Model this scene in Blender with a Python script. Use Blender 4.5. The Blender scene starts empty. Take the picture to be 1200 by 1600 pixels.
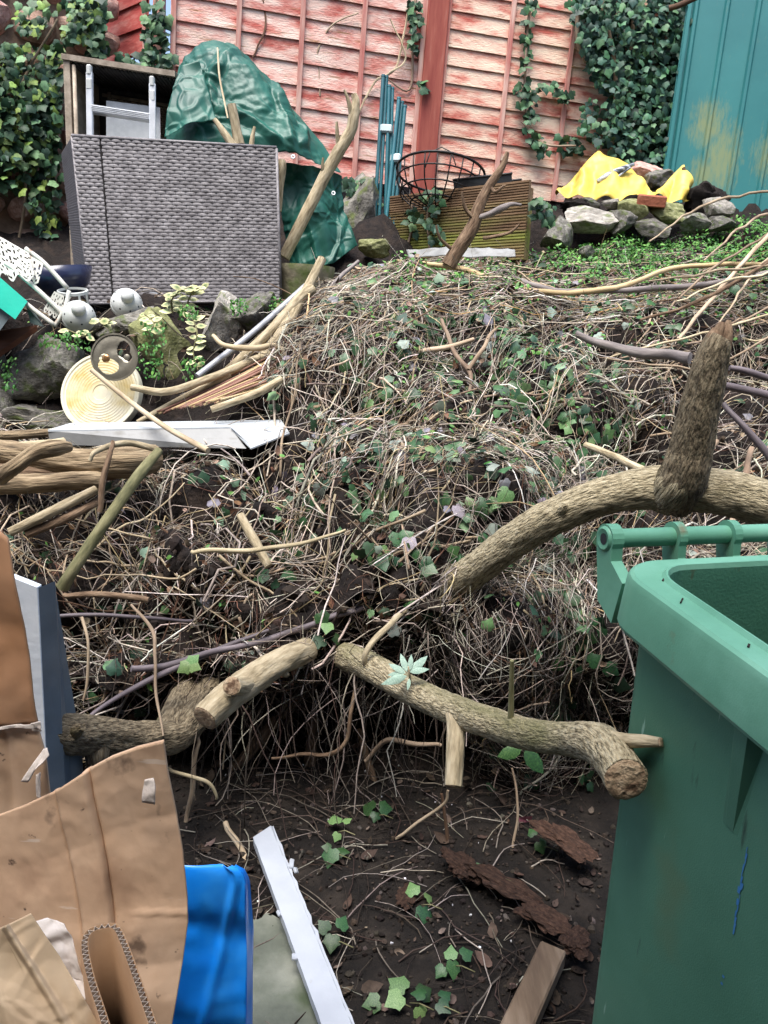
import bpy, bmesh, math, random
import numpy as np
from mathutils import Vector, Matrix, noise, Euler
R = math.radians
rng = np.random.default_rng(7)
random.seed(7)
sc = bpy.context.scene
C = sc.collection

# ------------------------------------------------------------------ camera, sky, sun, exposure
EYE, PITCH, ROLL, FPX = 1.43, R(13), R(3), 1202.0
cp, sp, cr, sr = math.cos(PITCH), math.sin(PITCH), math.cos(ROLL), math.sin(ROLL)
def ray(px, py):
    x, y = px-600, py-800
    xx, yy = (x*cr+y*sr)/FPX, (-x*sr+y*cr)/FPX
    return Vector((xx, cp-yy*sp, -(yy*cp+sp)))
def at(px, py, Y):                       # the point at distance Y in front that stands there in the photo
    d = ray(px, py); d = d*(Y/d.y)
    return Vector((d.x, d.y, d.z+EYE))
def atz(px, py, z):                      # the point of height z
    d = ray(px, py); d = d*((z-EYE)/d.z)
    return Vector((d.x, d.y, z))
cam = bpy.data.cameras.new('camera'); cam.sensor_fit = 'HORIZONTAL'; cam.sensor_width = 36
cam.lens = 36*FPX/1200; cam.clip_start = 0.05; cam.clip_end = 500
co = bpy.data.objects.new('camera', cam); C.objects.link(co); sc.camera = co
o0 = ray(600, 800); rt = (ray(601, 800)-o0).normalized(); up = (ray(600, 799)-o0).normalized()
m = Matrix((rt, up, -o0.normalized())).transposed().to_4x4(); m.translation = (0, 0, EYE); co.matrix_world = m

SUN_EL, SUN_AZ = R(68), R(-155)
w = bpy.data.worlds.new('World'); sc.world = w; w.use_nodes = True
nt = w.node_tree; bg = nt.nodes['Background']
sky = nt.nodes.new('ShaderNodeTexSky'); sky.sky_type = 'NISHITA'; sky.sun_disc = False
sky.sun_elevation = SUN_EL; sky.sun_rotation = SUN_AZ; sky.air_density = 1.0; sky.dust_density = 3.5; sky.ozone_density = 1.0
nt.links.new(sky.outputs[0], bg.inputs[0]); bg.inputs[1].default_value = 0.12
sl = bpy.data.lights.new('sun', 'SUN'); sl.energy = 2.4; sl.angle = R(38); sl.color = (1, .97, .94)
so = bpy.data.objects.new('sun', sl); C.objects.link(so)
sd = Vector((math.sin(SUN_AZ)*math.cos(SUN_EL), math.cos(SUN_AZ)*math.cos(SUN_EL), math.sin(SUN_EL)))
so.rotation_euler = sd.to_track_quat('Z', 'Y').to_euler(); so.location = (0, 3, 8)
vs = sc.view_settings; vs.view_transform = 'Standard'; vs.look = 'None'; vs.gamma = 1; vs.use_curve_mapping = False
vs.exposure = 1.45

# ------------------------------------------------------------------ materials
def srgb(h):
    h = h.lstrip('#'); c = [int(h[i:i+2], 16)/255 for i in (0, 2, 4)]
    return tuple(x/12.92 if x <= .04045 else ((x+.055)/1.055)**2.4 for x in c)
MATS = {}
def mat(name, cols, scale=8, rough=.8, bump=.3, bscale=None, stretch=(1, 1, 1), rand=.15, spec=.3, metal=0,
        detail=6, coord='Object', attr=None, mix=None, bdist=.01, coat=0, hue=0, nrough=.6, wave=None, sss=0):
    """cols: ramp [(pos, colour)]; attr: take the colour from a per-strand colour attribute; mix: list of second stains"""
    m = bpy.data.materials.new(name); m.use_nodes = True; n = m.node_tree.nodes; L = m.node_tree.links
    b = n['Principled BSDF']; b.inputs['Roughness'].default_value = rough; b.inputs['Specular IOR Level'].default_value = spec
    b.inputs['Metallic'].default_value = metal; b.inputs['Coat Weight'].default_value = coat
    if coord in ('Object', 'Generated'):
        src = n.new('ShaderNodeTexCoord').outputs[coord]
    else:
        a = n.new('ShaderNodeAttribute'); a.attribute_name = coord; src = a.outputs['Vector']
    mp = n.new('ShaderNodeMapping'); mp.inputs['Scale'].default_value = stretch; L.new(src, mp.inputs[0])
    oi = n.new('ShaderNodeObjectInfo')
    vm = n.new('ShaderNodeVectorMath'); vm.operation = 'MULTIPLY_ADD'
    L.new(oi.outputs['Random'], vm.inputs[0]); vm.inputs[1].default_value = (31, 17, 53); L.new(mp.outputs[0], vm.inputs[2])
    # offset by the object's own number so that two pieces never carry the same grain
    tx = n.new('ShaderNodeTexNoise'); tx.inputs['Scale'].default_value = scale; tx.inputs['Detail'].default_value = detail
    tx.inputs['Roughness'].default_value = nrough; L.new(vm.outputs[0], tx.inputs['Vector'])
    if attr:
        a = n.new('ShaderNodeAttribute'); a.attribute_name = attr; col = a.outputs['Color']
        mm = n.new('ShaderNodeMix'); mm.data_type = 'RGBA'; mm.blend_type = 'MULTIPLY'; mm.inputs[0].default_value = 1
        rp = n.new('ShaderNodeValToRGB'); rp.color_ramp.elements[0].position = .3; rp.color_ramp.elements[1].position = .7
        rp.color_ramp.elements[0].color = (.55, .55, .55, 1); rp.color_ramp.elements[1].color = (1.25, 1.25, 1.25, 1)
        L.new(tx.outputs['Fac'], rp.inputs[0]); L.new(col, mm.inputs[6]); L.new(rp.outputs[0], mm.inputs[7]); col = mm.outputs[2]
    else:
        rp = n.new('ShaderNodeValToRGB'); e = rp.color_ramp.elements
        while len(e) < len(cols): e.new(.5)
        for k, (p, c) in enumerate(cols): e[k].position = p; e[k].color = (*c, 1)
        L.new(tx.outputs['Fac'], rp.inputs[0]); col = rp.outputs[0]
    for st in (mix or []):               # (colour, scale, lo, hi, stretch[, z_lo, z_hi]): stains with a shape of their own
        t2 = n.new('ShaderNodeTexNoise'); t2.inputs['Scale'].default_value = st[1]; t2.inputs['Detail'].default_value = 5
        m2 = n.new('ShaderNodeVectorMath'); m2.operation = 'MULTIPLY'; m2.inputs[1].default_value = st[4]; L.new(vm.outputs[0], m2.inputs[0])
        L.new(m2.outputs[0], t2.inputs['Vector'])
        mr = n.new('ShaderNodeMapRange'); mr.inputs[1].default_value = st[2]; mr.inputs[2].default_value = st[3]
        L.new(t2.outputs['Fac'], mr.inputs[0]); fac = mr.outputs[0]
        if len(st) > 5:
            sx = n.new('ShaderNodeSeparateXYZ'); L.new(src, sx.inputs[0])
            m3 = n.new('ShaderNodeMapRange'); m3.inputs[1].default_value = st[5]; m3.inputs[2].default_value = st[6]; L.new(sx.outputs[2], m3.inputs[0])
            ml = n.new('ShaderNodeMath'); ml.operation = 'MULTIPLY'; L.new(fac, ml.inputs[0]); L.new(m3.outputs[0], ml.inputs[1]); fac = ml.outputs[0]
        mm = n.new('ShaderNodeMix'); mm.data_type = 'RGBA'; L.new(fac, mm.inputs[0]); L.new(col, mm.inputs[6]); mm.inputs[7].default_value = (*st[0], 1)
        col = mm.outputs[2]
    if rand or hue:
        hs = n.new('ShaderNodeHueSaturation'); mr = n.new('ShaderNodeMapRange'); mr.inputs[3].default_value = 1-rand; mr.inputs[4].default_value = 1+rand
        L.new(oi.outputs['Random'], mr.inputs[0]); L.new(mr.outputs[0], hs.inputs['Value']); L.new(col, hs.inputs['Color']); col = hs.outputs[0]
        if hue:
            fr = n.new('ShaderNodeMath'); fr.operation = 'FRACT'; mu = n.new('ShaderNodeMath'); mu.operation = 'MULTIPLY'; mu.inputs[1].default_value = 7.3
            L.new(oi.outputs['Random'], mu.inputs[0]); L.new(mu.outputs[0], fr.inputs[0])
            mr = n.new('ShaderNodeMapRange'); mr.inputs[3].default_value = .5-hue; mr.inputs[4].default_value = .5+hue
            L.new(fr.outputs[0], mr.inputs[0]); L.new(mr.outputs[0], hs.inputs['Hue'])
    L.new(col, b.inputs['Base Color'])
    if bump:
        tb = n.new('ShaderNodeTexNoise'); tb.inputs['Scale'].default_value = bscale or scale*3; tb.inputs['Detail'].default_value = 5
        L.new(vm.outputs[0], tb.inputs['Vector'])
        bn = n.new('ShaderNodeBump'); bn.inputs['Strength'].default_value = bump; bn.inputs['Distance'].default_value = bdist
        L.new(tb.outputs['Fac'], bn.inputs['Height']); L.new(bn.outputs[0], b.inputs['Normal'])
    if sss:
        b.inputs['Transmission Weight'].default_value = 0
    MATS[name] = m; return m
H = srgb
mat('soil', [(.3, H('#0d0a09')), (.5, H('#191311')), (.7, H('#2c231d'))], 14, .95, .9, 40, rand=0, bdist=.02)
mat('ground', [(.3, H('#0d0b0a')), (.5, H('#1b1714')), (.68, H('#2e2823'))], 9, .95, .8, 45, rand=0, bdist=.015)
mat('slab', [(.3, H('#4a4f47')), (.5, H('#666b60')), (.7, H('#82857a'))], 6, .85, .5, 30, rand=.05, mix=[(H('#3d4a30'), 5, .5, .65, (1, 1, 1))])
mat('rock', [(.3, H('#464540')), (.5, H('#686660')), (.7, H('#8c8a82'))], 9, .9, .8, 30, rand=.22, hue=.012, mix=[(H('#4f5a35'), 6, .52, .66, (1, 1, 1))])
mat('rock_pale', [(.3, H('#6a665f')), (.5, H('#8e8a82')), (.7, H('#b4b0a8'))], 8, .9, .8, 30, rand=.15, mix=[(H('#6c7450'), 5, .55, .7, (1, 1, 1))])
mat('rock_moss', [(.3, H('#55583c')), (.5, H('#73764e')), (.7, H('#9a9a76'))], 8, .9, .8, 30, rand=.15)
mat('rubble', [(.3, H('#8a6a5e')), (.5, H('#b08e80')), (.7, H('#cdb3a4'))], 6, .95, .8, 30, rand=.2, hue=.02)
mat('mortar', [(.3, H('#6b5a4c')), (.7, H('#93806e'))], 12, .95, .7, 40, rand=0)
WOODST = (.8, 3, 2.4)
mat('fence_red', [(.33, H('#a4544b')), (.42, H('#bb7d72')), (.51, H('#cca69a')), (.64, H('#d4c0b3'))], 5.5, .9, .6, 50, WOODST, rand=.1, mix=[(H('#8c6b4d'), 14, .60, .72, (.5, 2, 2))])
mat('fence_faded', [(.33, H('#a8584c')), (.41, H('#bf8474')), (.50, H('#d0ac99')), (.64, H('#d8c4ae'))], 5.5, .9, .6, 50, WOODST, rand=.1, mix=[(H('#a06a52'), 14, .60, .72, (.5, 2, 2))])
mat('fence_deep', [(.3, H('#8e3531')), (.5, H('#a54f48')), (.7, H('#bb857a'))], 5, .85, .35, 22, WOODST, rand=.1)
mat('batten', [(.3, H('#aa625a')), (.5, H('#bb897d')), (.7, H('#cdb0a2'))], 8, .85, .3, 25, (3, 3, .4), rand=.12)
mat('post_red', [(.3, H('#853f38')), (.6, H('#9a5447')), (.8, H('#ab7566'))], 6, .8, .25, 20, (3, 3, .4), rand=.05)
mat('shed_steel', [(.3, H('#296b6d')), (.6, H('#337878')), (.8, H('#468585'))], 1.2, .42, .05, 60, rand=.03, spec=.5)
mat('algae_steel', [(.3, H('#296b6d')), (.6, H('#337878')), (.8, H('#468585'))], 1.2, .45, .05, 60, rand=.03, spec=.5)
mat('dark_trim', [(.3, H('#30302e')), (.7, H('#4b453f'))], 8, .7, .2)
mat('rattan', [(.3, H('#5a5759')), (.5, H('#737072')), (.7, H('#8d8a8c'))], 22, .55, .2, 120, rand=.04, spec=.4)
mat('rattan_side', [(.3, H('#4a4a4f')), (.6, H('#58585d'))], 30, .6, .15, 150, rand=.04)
mat('rattan_brown', [(.3, H('#776c5e')), (.5, H('#95897a')), (.7, H('#b0a493'))], 20, .7, .2, 120, rand=.12)
mat('rattan_dark', [(.3, H('#2b2a2b')), (.6, H('#403d3c'))], 20, .6, .15, 120, rand=.15)
mat('void', [(.3, H('#121112')), (.7, H('#1c1a1a'))], 8, .9, .2)
mat('aluminium', [(.3, H('#c3c8cc')), (.7, H('#e8ebee'))], 10, .35, .05, 60, rand=.04, metal=.35, spec=.5)
mat('plate_steel', [(.3, H('#9ba0a2')), (.7, H('#c0c4c4'))], 10, .4, .05, 60, rand=.03, metal=.4)
mat('tarp', [(.3, H('#12463e')), (.55, H('#175548')), (.75, H('#216456'))], 5, .5, .25, 160, rand=.03, spec=.5, bdist=.002)
mat('tarp_in', [(.3, H('#0a3a34')), (.7, H('#0f4a40'))], 5, .5, .2, 160, rand=.03)
mat('stake_green', [(.3, H('#1a4c54')), (.7, H('#37707a'))], 10, .35, .1, 60, (1, 1, .2), rand=.2, spec=.5)
mat('tape', [(.3, H('#9fb3b5')), (.7, H('#ccd8d8'))], 10, .3, .1, 40)
mat('decking', [(.3, H('#5c4836')), (.5, H('#755d46')), (.7, H('#8e765a'))], 8, .85, .3, 30, (.3, 2, 2), rand=.1, mix=[(H('#7f8440'), 6, .36, .52, (.4, 1, 1), .34, .18)])
mat('black_plastic', [(.3, H('#151617')), (.7, H('#26282a'))], 10, .45, .1, 50, spec=.4)
mat('black_wire', [(.3, H('#141414')), (.7, H('#262424'))], 20, .45, .1, 50)
mat('yellow_sheet', [(.3, H('#bfa444')), (.55, H('#cfb656')), (.75, H('#dcc873'))], 4, .5, .15, 60, rand=.02, spec=.4)
mat('strap', [(.42, H('#3d434a')), (.5, H('#8f979f')), (.6, H('#cfd4d8'))], 30, .5, .1, 60, (.2, 1, 1))
mat('brick', [(.3, H('#7c4634')), (.6, H('#935a45')), (.8, H('#a5755f'))], 12, .9, .5, 60, rand=.1)
mat('black_soil', [(.3, H('#1d1918')), (.6, H('#2f2926')), (.8, H('#443b35'))], 20, .95, 1, 60, rand=0, bdist=.02)
mat('white_paint', [(.3, H('#adaea6')), (.6, H('#c4c3bc'))], 10, .5, .15, 50, rand=.03, mix=[(H('#8a5a34'), 16, .60, .72, (1, 1, 1))])
mat('white_metal', [(.3, H('#b3b7b4')), (.6, H('#c6c9c7'))], 8, .45, .05, 50, rand=.03)
mat('teal', [(.3, H('#0fa28e')), (.7, H('#1cb59d'))], 6, .45, .08, 60, rand=.02, spec=.4)
mat('grey_plastic', [(.3, H('#4a5459')), (.7, H('#647074'))], 6, .5, .1, 50)
mat('navy', [(.3, H('#1d2138')), (.7, H('#2d3350'))], 6, .25, .05, 50, spec=.6)
mat('glass_grey', [(.3, H('#4e5a5c')), (.7, H('#76827f'))], 6, .2, .05, 50, spec=.6)
mat('old_plank', [(.3, H('#4f3022')), (.6, H('#6a4330'))], 8, .85, .4, 30, (.3, 2, 2))
mat('cream_plate', [(.3, H('#c4bfa4')), (.5, H('#d0ccb6')), (.7, H('#d8d4c4'))], 7, .5, .1, 50, rand=.02)
mat('yellow_stain', [(.34, H('#b59c5c')), (.45, H('#beb088')), (.56, H('#bfb9a2')), (.7, H('#b2aea0'))], 6, .55, .1, 50, rand=.02)
mat('old_metal', [(.3, H('#5d5a50')), (.6, H('#7a766a')), (.8, H('#8d897c'))], 10, .45, .15, 60, metal=.5, rand=.05)
mat('copper', [(.3, H('#86603c')), (.7, H('#b89468'))], 10, .25, .05, 60, metal=.8, rand=.1)
mat('upvc', [(.3, H('#a6adb3')), (.6, H('#b8bfc4'))], 5, .4, .05, 50, rand=.02, mix=[(H('#8b8c88'), 9, .58, .74, (1, 3, 3))])
mat('upvc_dimmed', [(.3, H('#767878')), (.6, H('#888a8a'))], 7, .5, .1, 50, rand=.02, mix=[(H('#6b6a66'), 9, .55, .7, (1, 2, 2))])  # darker copy of upvc: shade on the trim board's side put into the colour
mat('panel_white', [(.3, H('#cdd6e0')), (.6, H('#dfe6ec'))], 5, .5, .1, 60, rand=.02)
mat('panel_dark', [(.3, H('#4a5866')), (.6, H('#64727e'))], 5, .3, .05, 60, rand=.02, spec=.5)
BK = (1, 1, .22)
mat('bark', [(.33, H('#564e3c')), (.42, H('#827860')), (.53, H('#a2977c')), (.7, H('#bab096'))], 170, .9, 1.0, 200, (1, 1, .3), rand=.08, coord='tc', bdist=.012, mix=[(H('#6a6848'), 7, .58, .74, (1, 1, 1))])
mat('bark_dark', [(.34, H('#453c30')), (.45, H('#675c4a')), (.57, H('#837761')), (.74, H('#9c917a'))], 150, .9, 1.0, 180, (1, 1, .3), rand=.1, coord='tc', bdist=.012, mix=[(H('#6f6d45'), 7, .58, .74, (1, 1, 1))])
mat('bark_smooth', [(.34, H('#7a6e56')), (.5, H('#a2957a')), (.7, H('#bcb096'))], 70, .85, .8, 110, BK, rand=.12, coord='tc', bdist=.006)
mat('bark_brown', [(.34, H('#4c3c2e')), (.5, H('#6e5a48')), (.72, H('#8e7a64'))], 70, .9, .8, 110, BK, rand=.14, coord='tc', bdist=.008)
mat('bark_log', [(.28, H('#4c4234')), (.45, H('#766650')), (.62, H('#95846a')), (.78, H('#b0a186'))], 70, .9, 1.0, 110, (1, 1, .15), rand=.1, coord='tc', bdist=.012)
mat('bark_green', [(.3, H('#4f5036')), (.5, H('#706e4e')), (.72, H('#908b6a'))], 60, .8, .5, 60, BK, rand=.1, coord='tc', bdist=.006)
mat('cane_purple', [(.3, H('#413a3e')), (.5, H('#5c5458')), (.72, H('#7a7174'))], 30, .6, .3, 60, BK, rand=.12, coord='tc', bdist=.004, spec=.4)
mat('stem_grey', [(.3, H('#575252')), (.5, H('#736c6a')), (.72, H('#918a86'))], 30, .75, .5, 60, BK, rand=.12, coord='tc', bdist=.005)
mat('twig_pale', [(.3, H('#8a7b64')), (.5, H('#ab9b80')), (.75, H('#cabda4'))], 40, .8, .3, 80, BK, rand=.22, hue=.015, coord='tc', bdist=.003)
mat('twig_grey', [(.3, H('#6c5c4b')), (.5, H('#8b7a66')), (.75, H('#a69680'))], 40, .85, .3, 80, BK, rand=.22, hue=.012, coord='tc', bdist=.003)
mat('twig_dark', [(.3, H('#3a2a20')), (.5, H('#553f30')), (.75, H('#6e5645'))], 40, .85, .3, 80, BK, rand=.22, hue=.012, coord='tc', bdist=.003)
mat('cut_wood', [(.3, H('#7f6a54')), (.5, H('#9c876e')), (.7, H('#b5a288'))], 60, .95, .6, 120, rand=.06, mix=[(H('#5c4838'), 40, .56, .66, (1, 1, 1))])
mat('litter', [(0, (1, 1, 1))], 60, .85, .2, 120, rand=0, attr='col')
mat('leafy', [(0, (1, 1, 1))], 40, .55, .1, 90, rand=0, attr='col', spec=.3)
mat('ivy_leaf', [(.3, H('#1c3a24')), (.5, H('#2b4d2c')), (.72, H('#4a6b3c'))], 18, .38, .15, 70, rand=.35, hue=.03, spec=.45)
mat('ivy_pale', [(.3, H('#46633a')), (.5, H('#5f7f4c')), (.72, H('#7d9666'))], 18, .45, .15, 70, rand=.25, hue=.02, spec=.4)
mat('dead_leaf', [(.3, H('#6a564a')), (.5, H('#8f7b6c')), (.72, H('#b0a090'))], 18, .8, .3, 60, rand=.3, hue=.02)
mat('leaf_lilac', [(.3, H('#77707a')), (.5, H('#948c95')), (.72, H('#b0aab0'))], 18, .6, .2, 60, rand=.2, hue=.02)
mat('silver_leaf', [(.3, H('#7f9c8d')), (.55, H('#9db8a8')), (.75, H('#bccdbf'))], 20, .55, .15, 60, rand=.12)
mat('vinca', [(0, (1, 1, 1))], 30, .45, .1, 90, rand=.12, attr='col', spec=.4)
mat('bin_green', [(.3, H('#406c57')), (.5, H('#487761')), (.7, H('#53836d'))], 3, .5, .2, 420, rand=.0, spec=.4, bdist=.002, detail=10, mix=[(H('#586a4c'), 4, .55, .74, (1, 1, 1)), (H('#7fa493'), 60, .70, .74, (.4, 1, .12)), (H('#2f4a3e'), 26, .66, .72, (1, 1, .25))])
mat('bin_rim', [(.3, H('#538871')), (.5, H('#5d937c')), (.7, H('#6da28c'))], 6, .4, .1, 320, rand=.0, spec=.45, bdist=.002, mix=[(H('#6b6148'), 14, .64, .76, (1, 1, 1))])
mat('bin_inside', [(.3, H('#3f7560')), (.5, H('#487f68')), (.7, H('#528870'))], 5, .55, .12, 200, rand=.0, mix=[(H('#5a4a30'), 22, .60, .68, (1, 1, .6)), (H('#4a3b28'), 9, .62, .7, (1, 1, .7))])
mat('blue_paint', [(.3, H('#2f6ca8')), (.7, H('#4a86b8'))], 30, .5, .1)
mat('card', [(.3, H('#b8987c')), (.5, H('#c4a588')), (.7, H('#ceb297'))], 5, .9, .12, 160, rand=.03, bdist=.0015, detail=10, mix=[(H('#93745c'), 6, .56, .74, (1, 1, 1)), (H('#5f4c40'), 45, .68, .73, (1, 1, 1)), (H('#786454'), 11, .64, .70, (1, 1, 1)), (H('#d0bca8'), 30, .69, .73, (.3, 1, 2))])
mat('card_tape', [(.3, H('#99704f')), (.5, H('#ab8262')), (.7, H('#bb9576'))], 3, .35, .12, 50, rand=.03, spec=.5, bdist=.003)
mat('card_dark', [(.3, H('#86694e')), (.7, H('#9c8064'))], 6, .9, .15, 100, rand=.03, bdist=.002)
mat('card_edge', [(.3, H('#a3968a')), (.7, H('#c5b8aa'))], 60, .95, .2, 150, rand=.05)
mat('torn_paper', [(.3, H('#b9aea4')), (.7, H('#d8cfc6'))], 40, .95, .2, 100, rand=.05)
mat('kraft', [(.3, H('#ac9274')), (.5, H('#bba486')), (.7, H('#c8b498'))], 4, .75, .15, 60, rand=.03, bdist=.003)
mat('white_paper', [(.3, H('#bdb4ad')), (.7, H('#d9d2cb'))], 5, .8, .15, 60, rand=.03)
mat('blue_bag', [(.3, H('#1080fa')), (.5, H('#1490ff')), (.7, H('#40a8ff'))], 4, .32, .12, 30, rand=.02, spec=.5, bdist=.004)
mat('white_trim', [(.3, H('#a2a8b1')), (.6, H('#b4bac2'))], 5, .45, .06, 60, rand=.02, mix=[(H('#9a978f'), 18, .66, .76, (1, 1, 1))])
mat('old_batten', [(.3, H('#4f4136')), (.5, H('#6b5b4b')), (.7, H('#837363'))], 10, .9, .4, 40, (2, .3, 2), rand=.05)
mat('red_bark', [(.3, H('#33251e')), (.5, H('#4c372c')), (.7, H('#6a5042'))], 12, .95, .8, 40, rand=.12, bdist=.02)
mat('reed_red', [(.3, H('#60443a')), (.5, H('#79594c')), (.7, H('#907264'))], 20, .7, .3, 60, BK, rand=.2, hue=.01, coord='tc')
mat('reed_tan', [(.3, H('#94805c')), (.5, H('#ad9872')), (.7, H('#c2b08c'))], 20, .7, .3, 60, BK, rand=.15, coord='tc')
mat('steel_pole', [(.3, H('#888b90')), (.7, H('#a9acb0'))], 15, .45, .1, 60, metal=.3, rand=.05)
mat('terracotta_grey', [(.3, H('#6e6a58')), (.5, H('#86806c')), (.7, H('#9c967f'))], 10, .9, .4, 40, rand=.05, mix=[(H('#5c7032'), 6, .5, .62, (1, 1, 1))])
mat('pink_flower', [(.3, H('#8a5060')), (.7, H('#a06a78'))], 20, .6, .1)
mat('hole', [(.3, H('#24262a')), (.7, H('#33363a'))], 10, .8, 0)

# yellow algae smear on the steel sheet: a patch with a place of its own on the wall
def algae(m, c, cen, rad):
    n = m.node_tree.nodes; L = m.node_tree.links; b = n['Principled BSDF']
    src = b.inputs['Base Color'].links[0].from_socket
    tc = n.new('ShaderNodeTexCoord'); fac = None
    for ce, ra in zip(cen, rad):
        s1 = n.new('ShaderNodeVectorMath'); s1.operation = 'SUBTRACT'; s1.inputs[1].default_value = ce; L.new(tc.outputs['Object'], s1.inputs[0])
        s2 = n.new('ShaderNodeVectorMath'); s2.operation = 'DIVIDE'; s2.inputs[1].default_value = ra; L.new(s1.outputs[0], s2.inputs[0])
        ln = n.new('ShaderNodeVectorMath'); ln.operation = 'LENGTH'; L.new(s2.outputs[0], ln.inputs[0])
        mr = n.new('ShaderNodeMapRange'); mr.inputs[1].default_value = 1.15; mr.inputs[2].default_value = .2; L.new(ln.outputs['Value'], mr.inputs[0])
        if fac is None: fac = mr.outputs[0]
        else:
            mx = n.new('ShaderNodeMath'); mx.operation = 'MAXIMUM'; L.new(fac, mx.inputs[0]); L.new(mr.outputs[0], mx.inputs[1]); fac = mx.outputs[0]
    mp = n.new('ShaderNodeMapping'); mp.inputs['Scale'].default_value = (9, 9, 2.0); L.new(tc.outputs['Object'], mp.inputs[0])
    t = n.new('ShaderNodeTexNoise'); t.inputs['Scale'].default_value = 5; t.inputs['Detail'].default_value = 9; t.inputs['Roughness'].default_value = .72; L.new(mp.outputs[0], t.inputs['Vector'])
    fm = n.new('ShaderNodeMath'); fm.operation = 'MULTIPLY'; fm.inputs[1].default_value = .42; L.new(fac, fm.inputs[0])
    ad = n.new('ShaderNodeMath'); ad.operation = 'ADD'; L.new(fm.outputs[0], ad.inputs[0]); L.new(t.outputs['Fac'], ad.inputs[1])
    mr = n.new('ShaderNodeMapRange'); mr.inputs[1].default_value = .60; mr.inputs[2].default_value = .92; mr.inputs[4].default_value = .45; L.new(ad.outputs[0], mr.inputs[0])
    mm = n.new('ShaderNodeMix'); mm.data_type = 'RGBA'; L.new(mr.outputs[0], mm.inputs[0]); L.new(src, mm.inputs[6]); mm.inputs[7].default_value = (*c, 1)
    L.new(mm.outputs[2], b.inputs['Base Color'])

# ------------------------------------------------------------------ builders
def tag(o, label=None, cat=None, group=None, kind=None):
    if label: o['label'] = label
    if cat: o['category'] = cat
    if group: o['group'] = group
    if kind: o['kind'] = kind
    return o
def empty(name, loc, label, cat, group=None, rot=None):
    o = bpy.data.objects.new(name, None); o.empty_display_size = .1; C.objects.link(o); o.location = loc
    if rot: o.rotation_euler = rot
    return tag(o, label, cat, group)
def link(name, me, parent=None):
    o = bpy.data.objects.new(name, me); C.objects.link(o)
    if parent: o.parent = parent
    return o
def fast(name, V, F, mt, smooth=True, attrs=None):
    """mesh from arrays; F is (n,3) or (n,4)"""
    V = np.asarray(V, np.float32); F = np.asarray(F, np.int32); k = F.shape[1]
    me = bpy.data.meshes.new(name); me.vertices.add(len(V)); me.vertices.foreach_set('co', V.ravel())
    me.loops.add(F.size); me.loops.foreach_set('vertex_index', F.ravel())
    me.polygons.add(len(F)); me.polygons.foreach_set('loop_start', np.arange(0, F.size, k, dtype=np.int32))
    me.polygons.foreach_set('use_smooth', np.full(len(F), smooth))
    me.update(calc_edges=True); me.validate()
    for n_, (ty, data) in (attrs or {}).items():
        a = me.attributes.new(n_, ty, 'POINT')
        a.data.foreach_set('color' if ty == 'FLOAT_COLOR' else 'vector', np.asarray(data, np.float32).ravel())
    me.materials.append(MATS[mt]); return me
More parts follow.
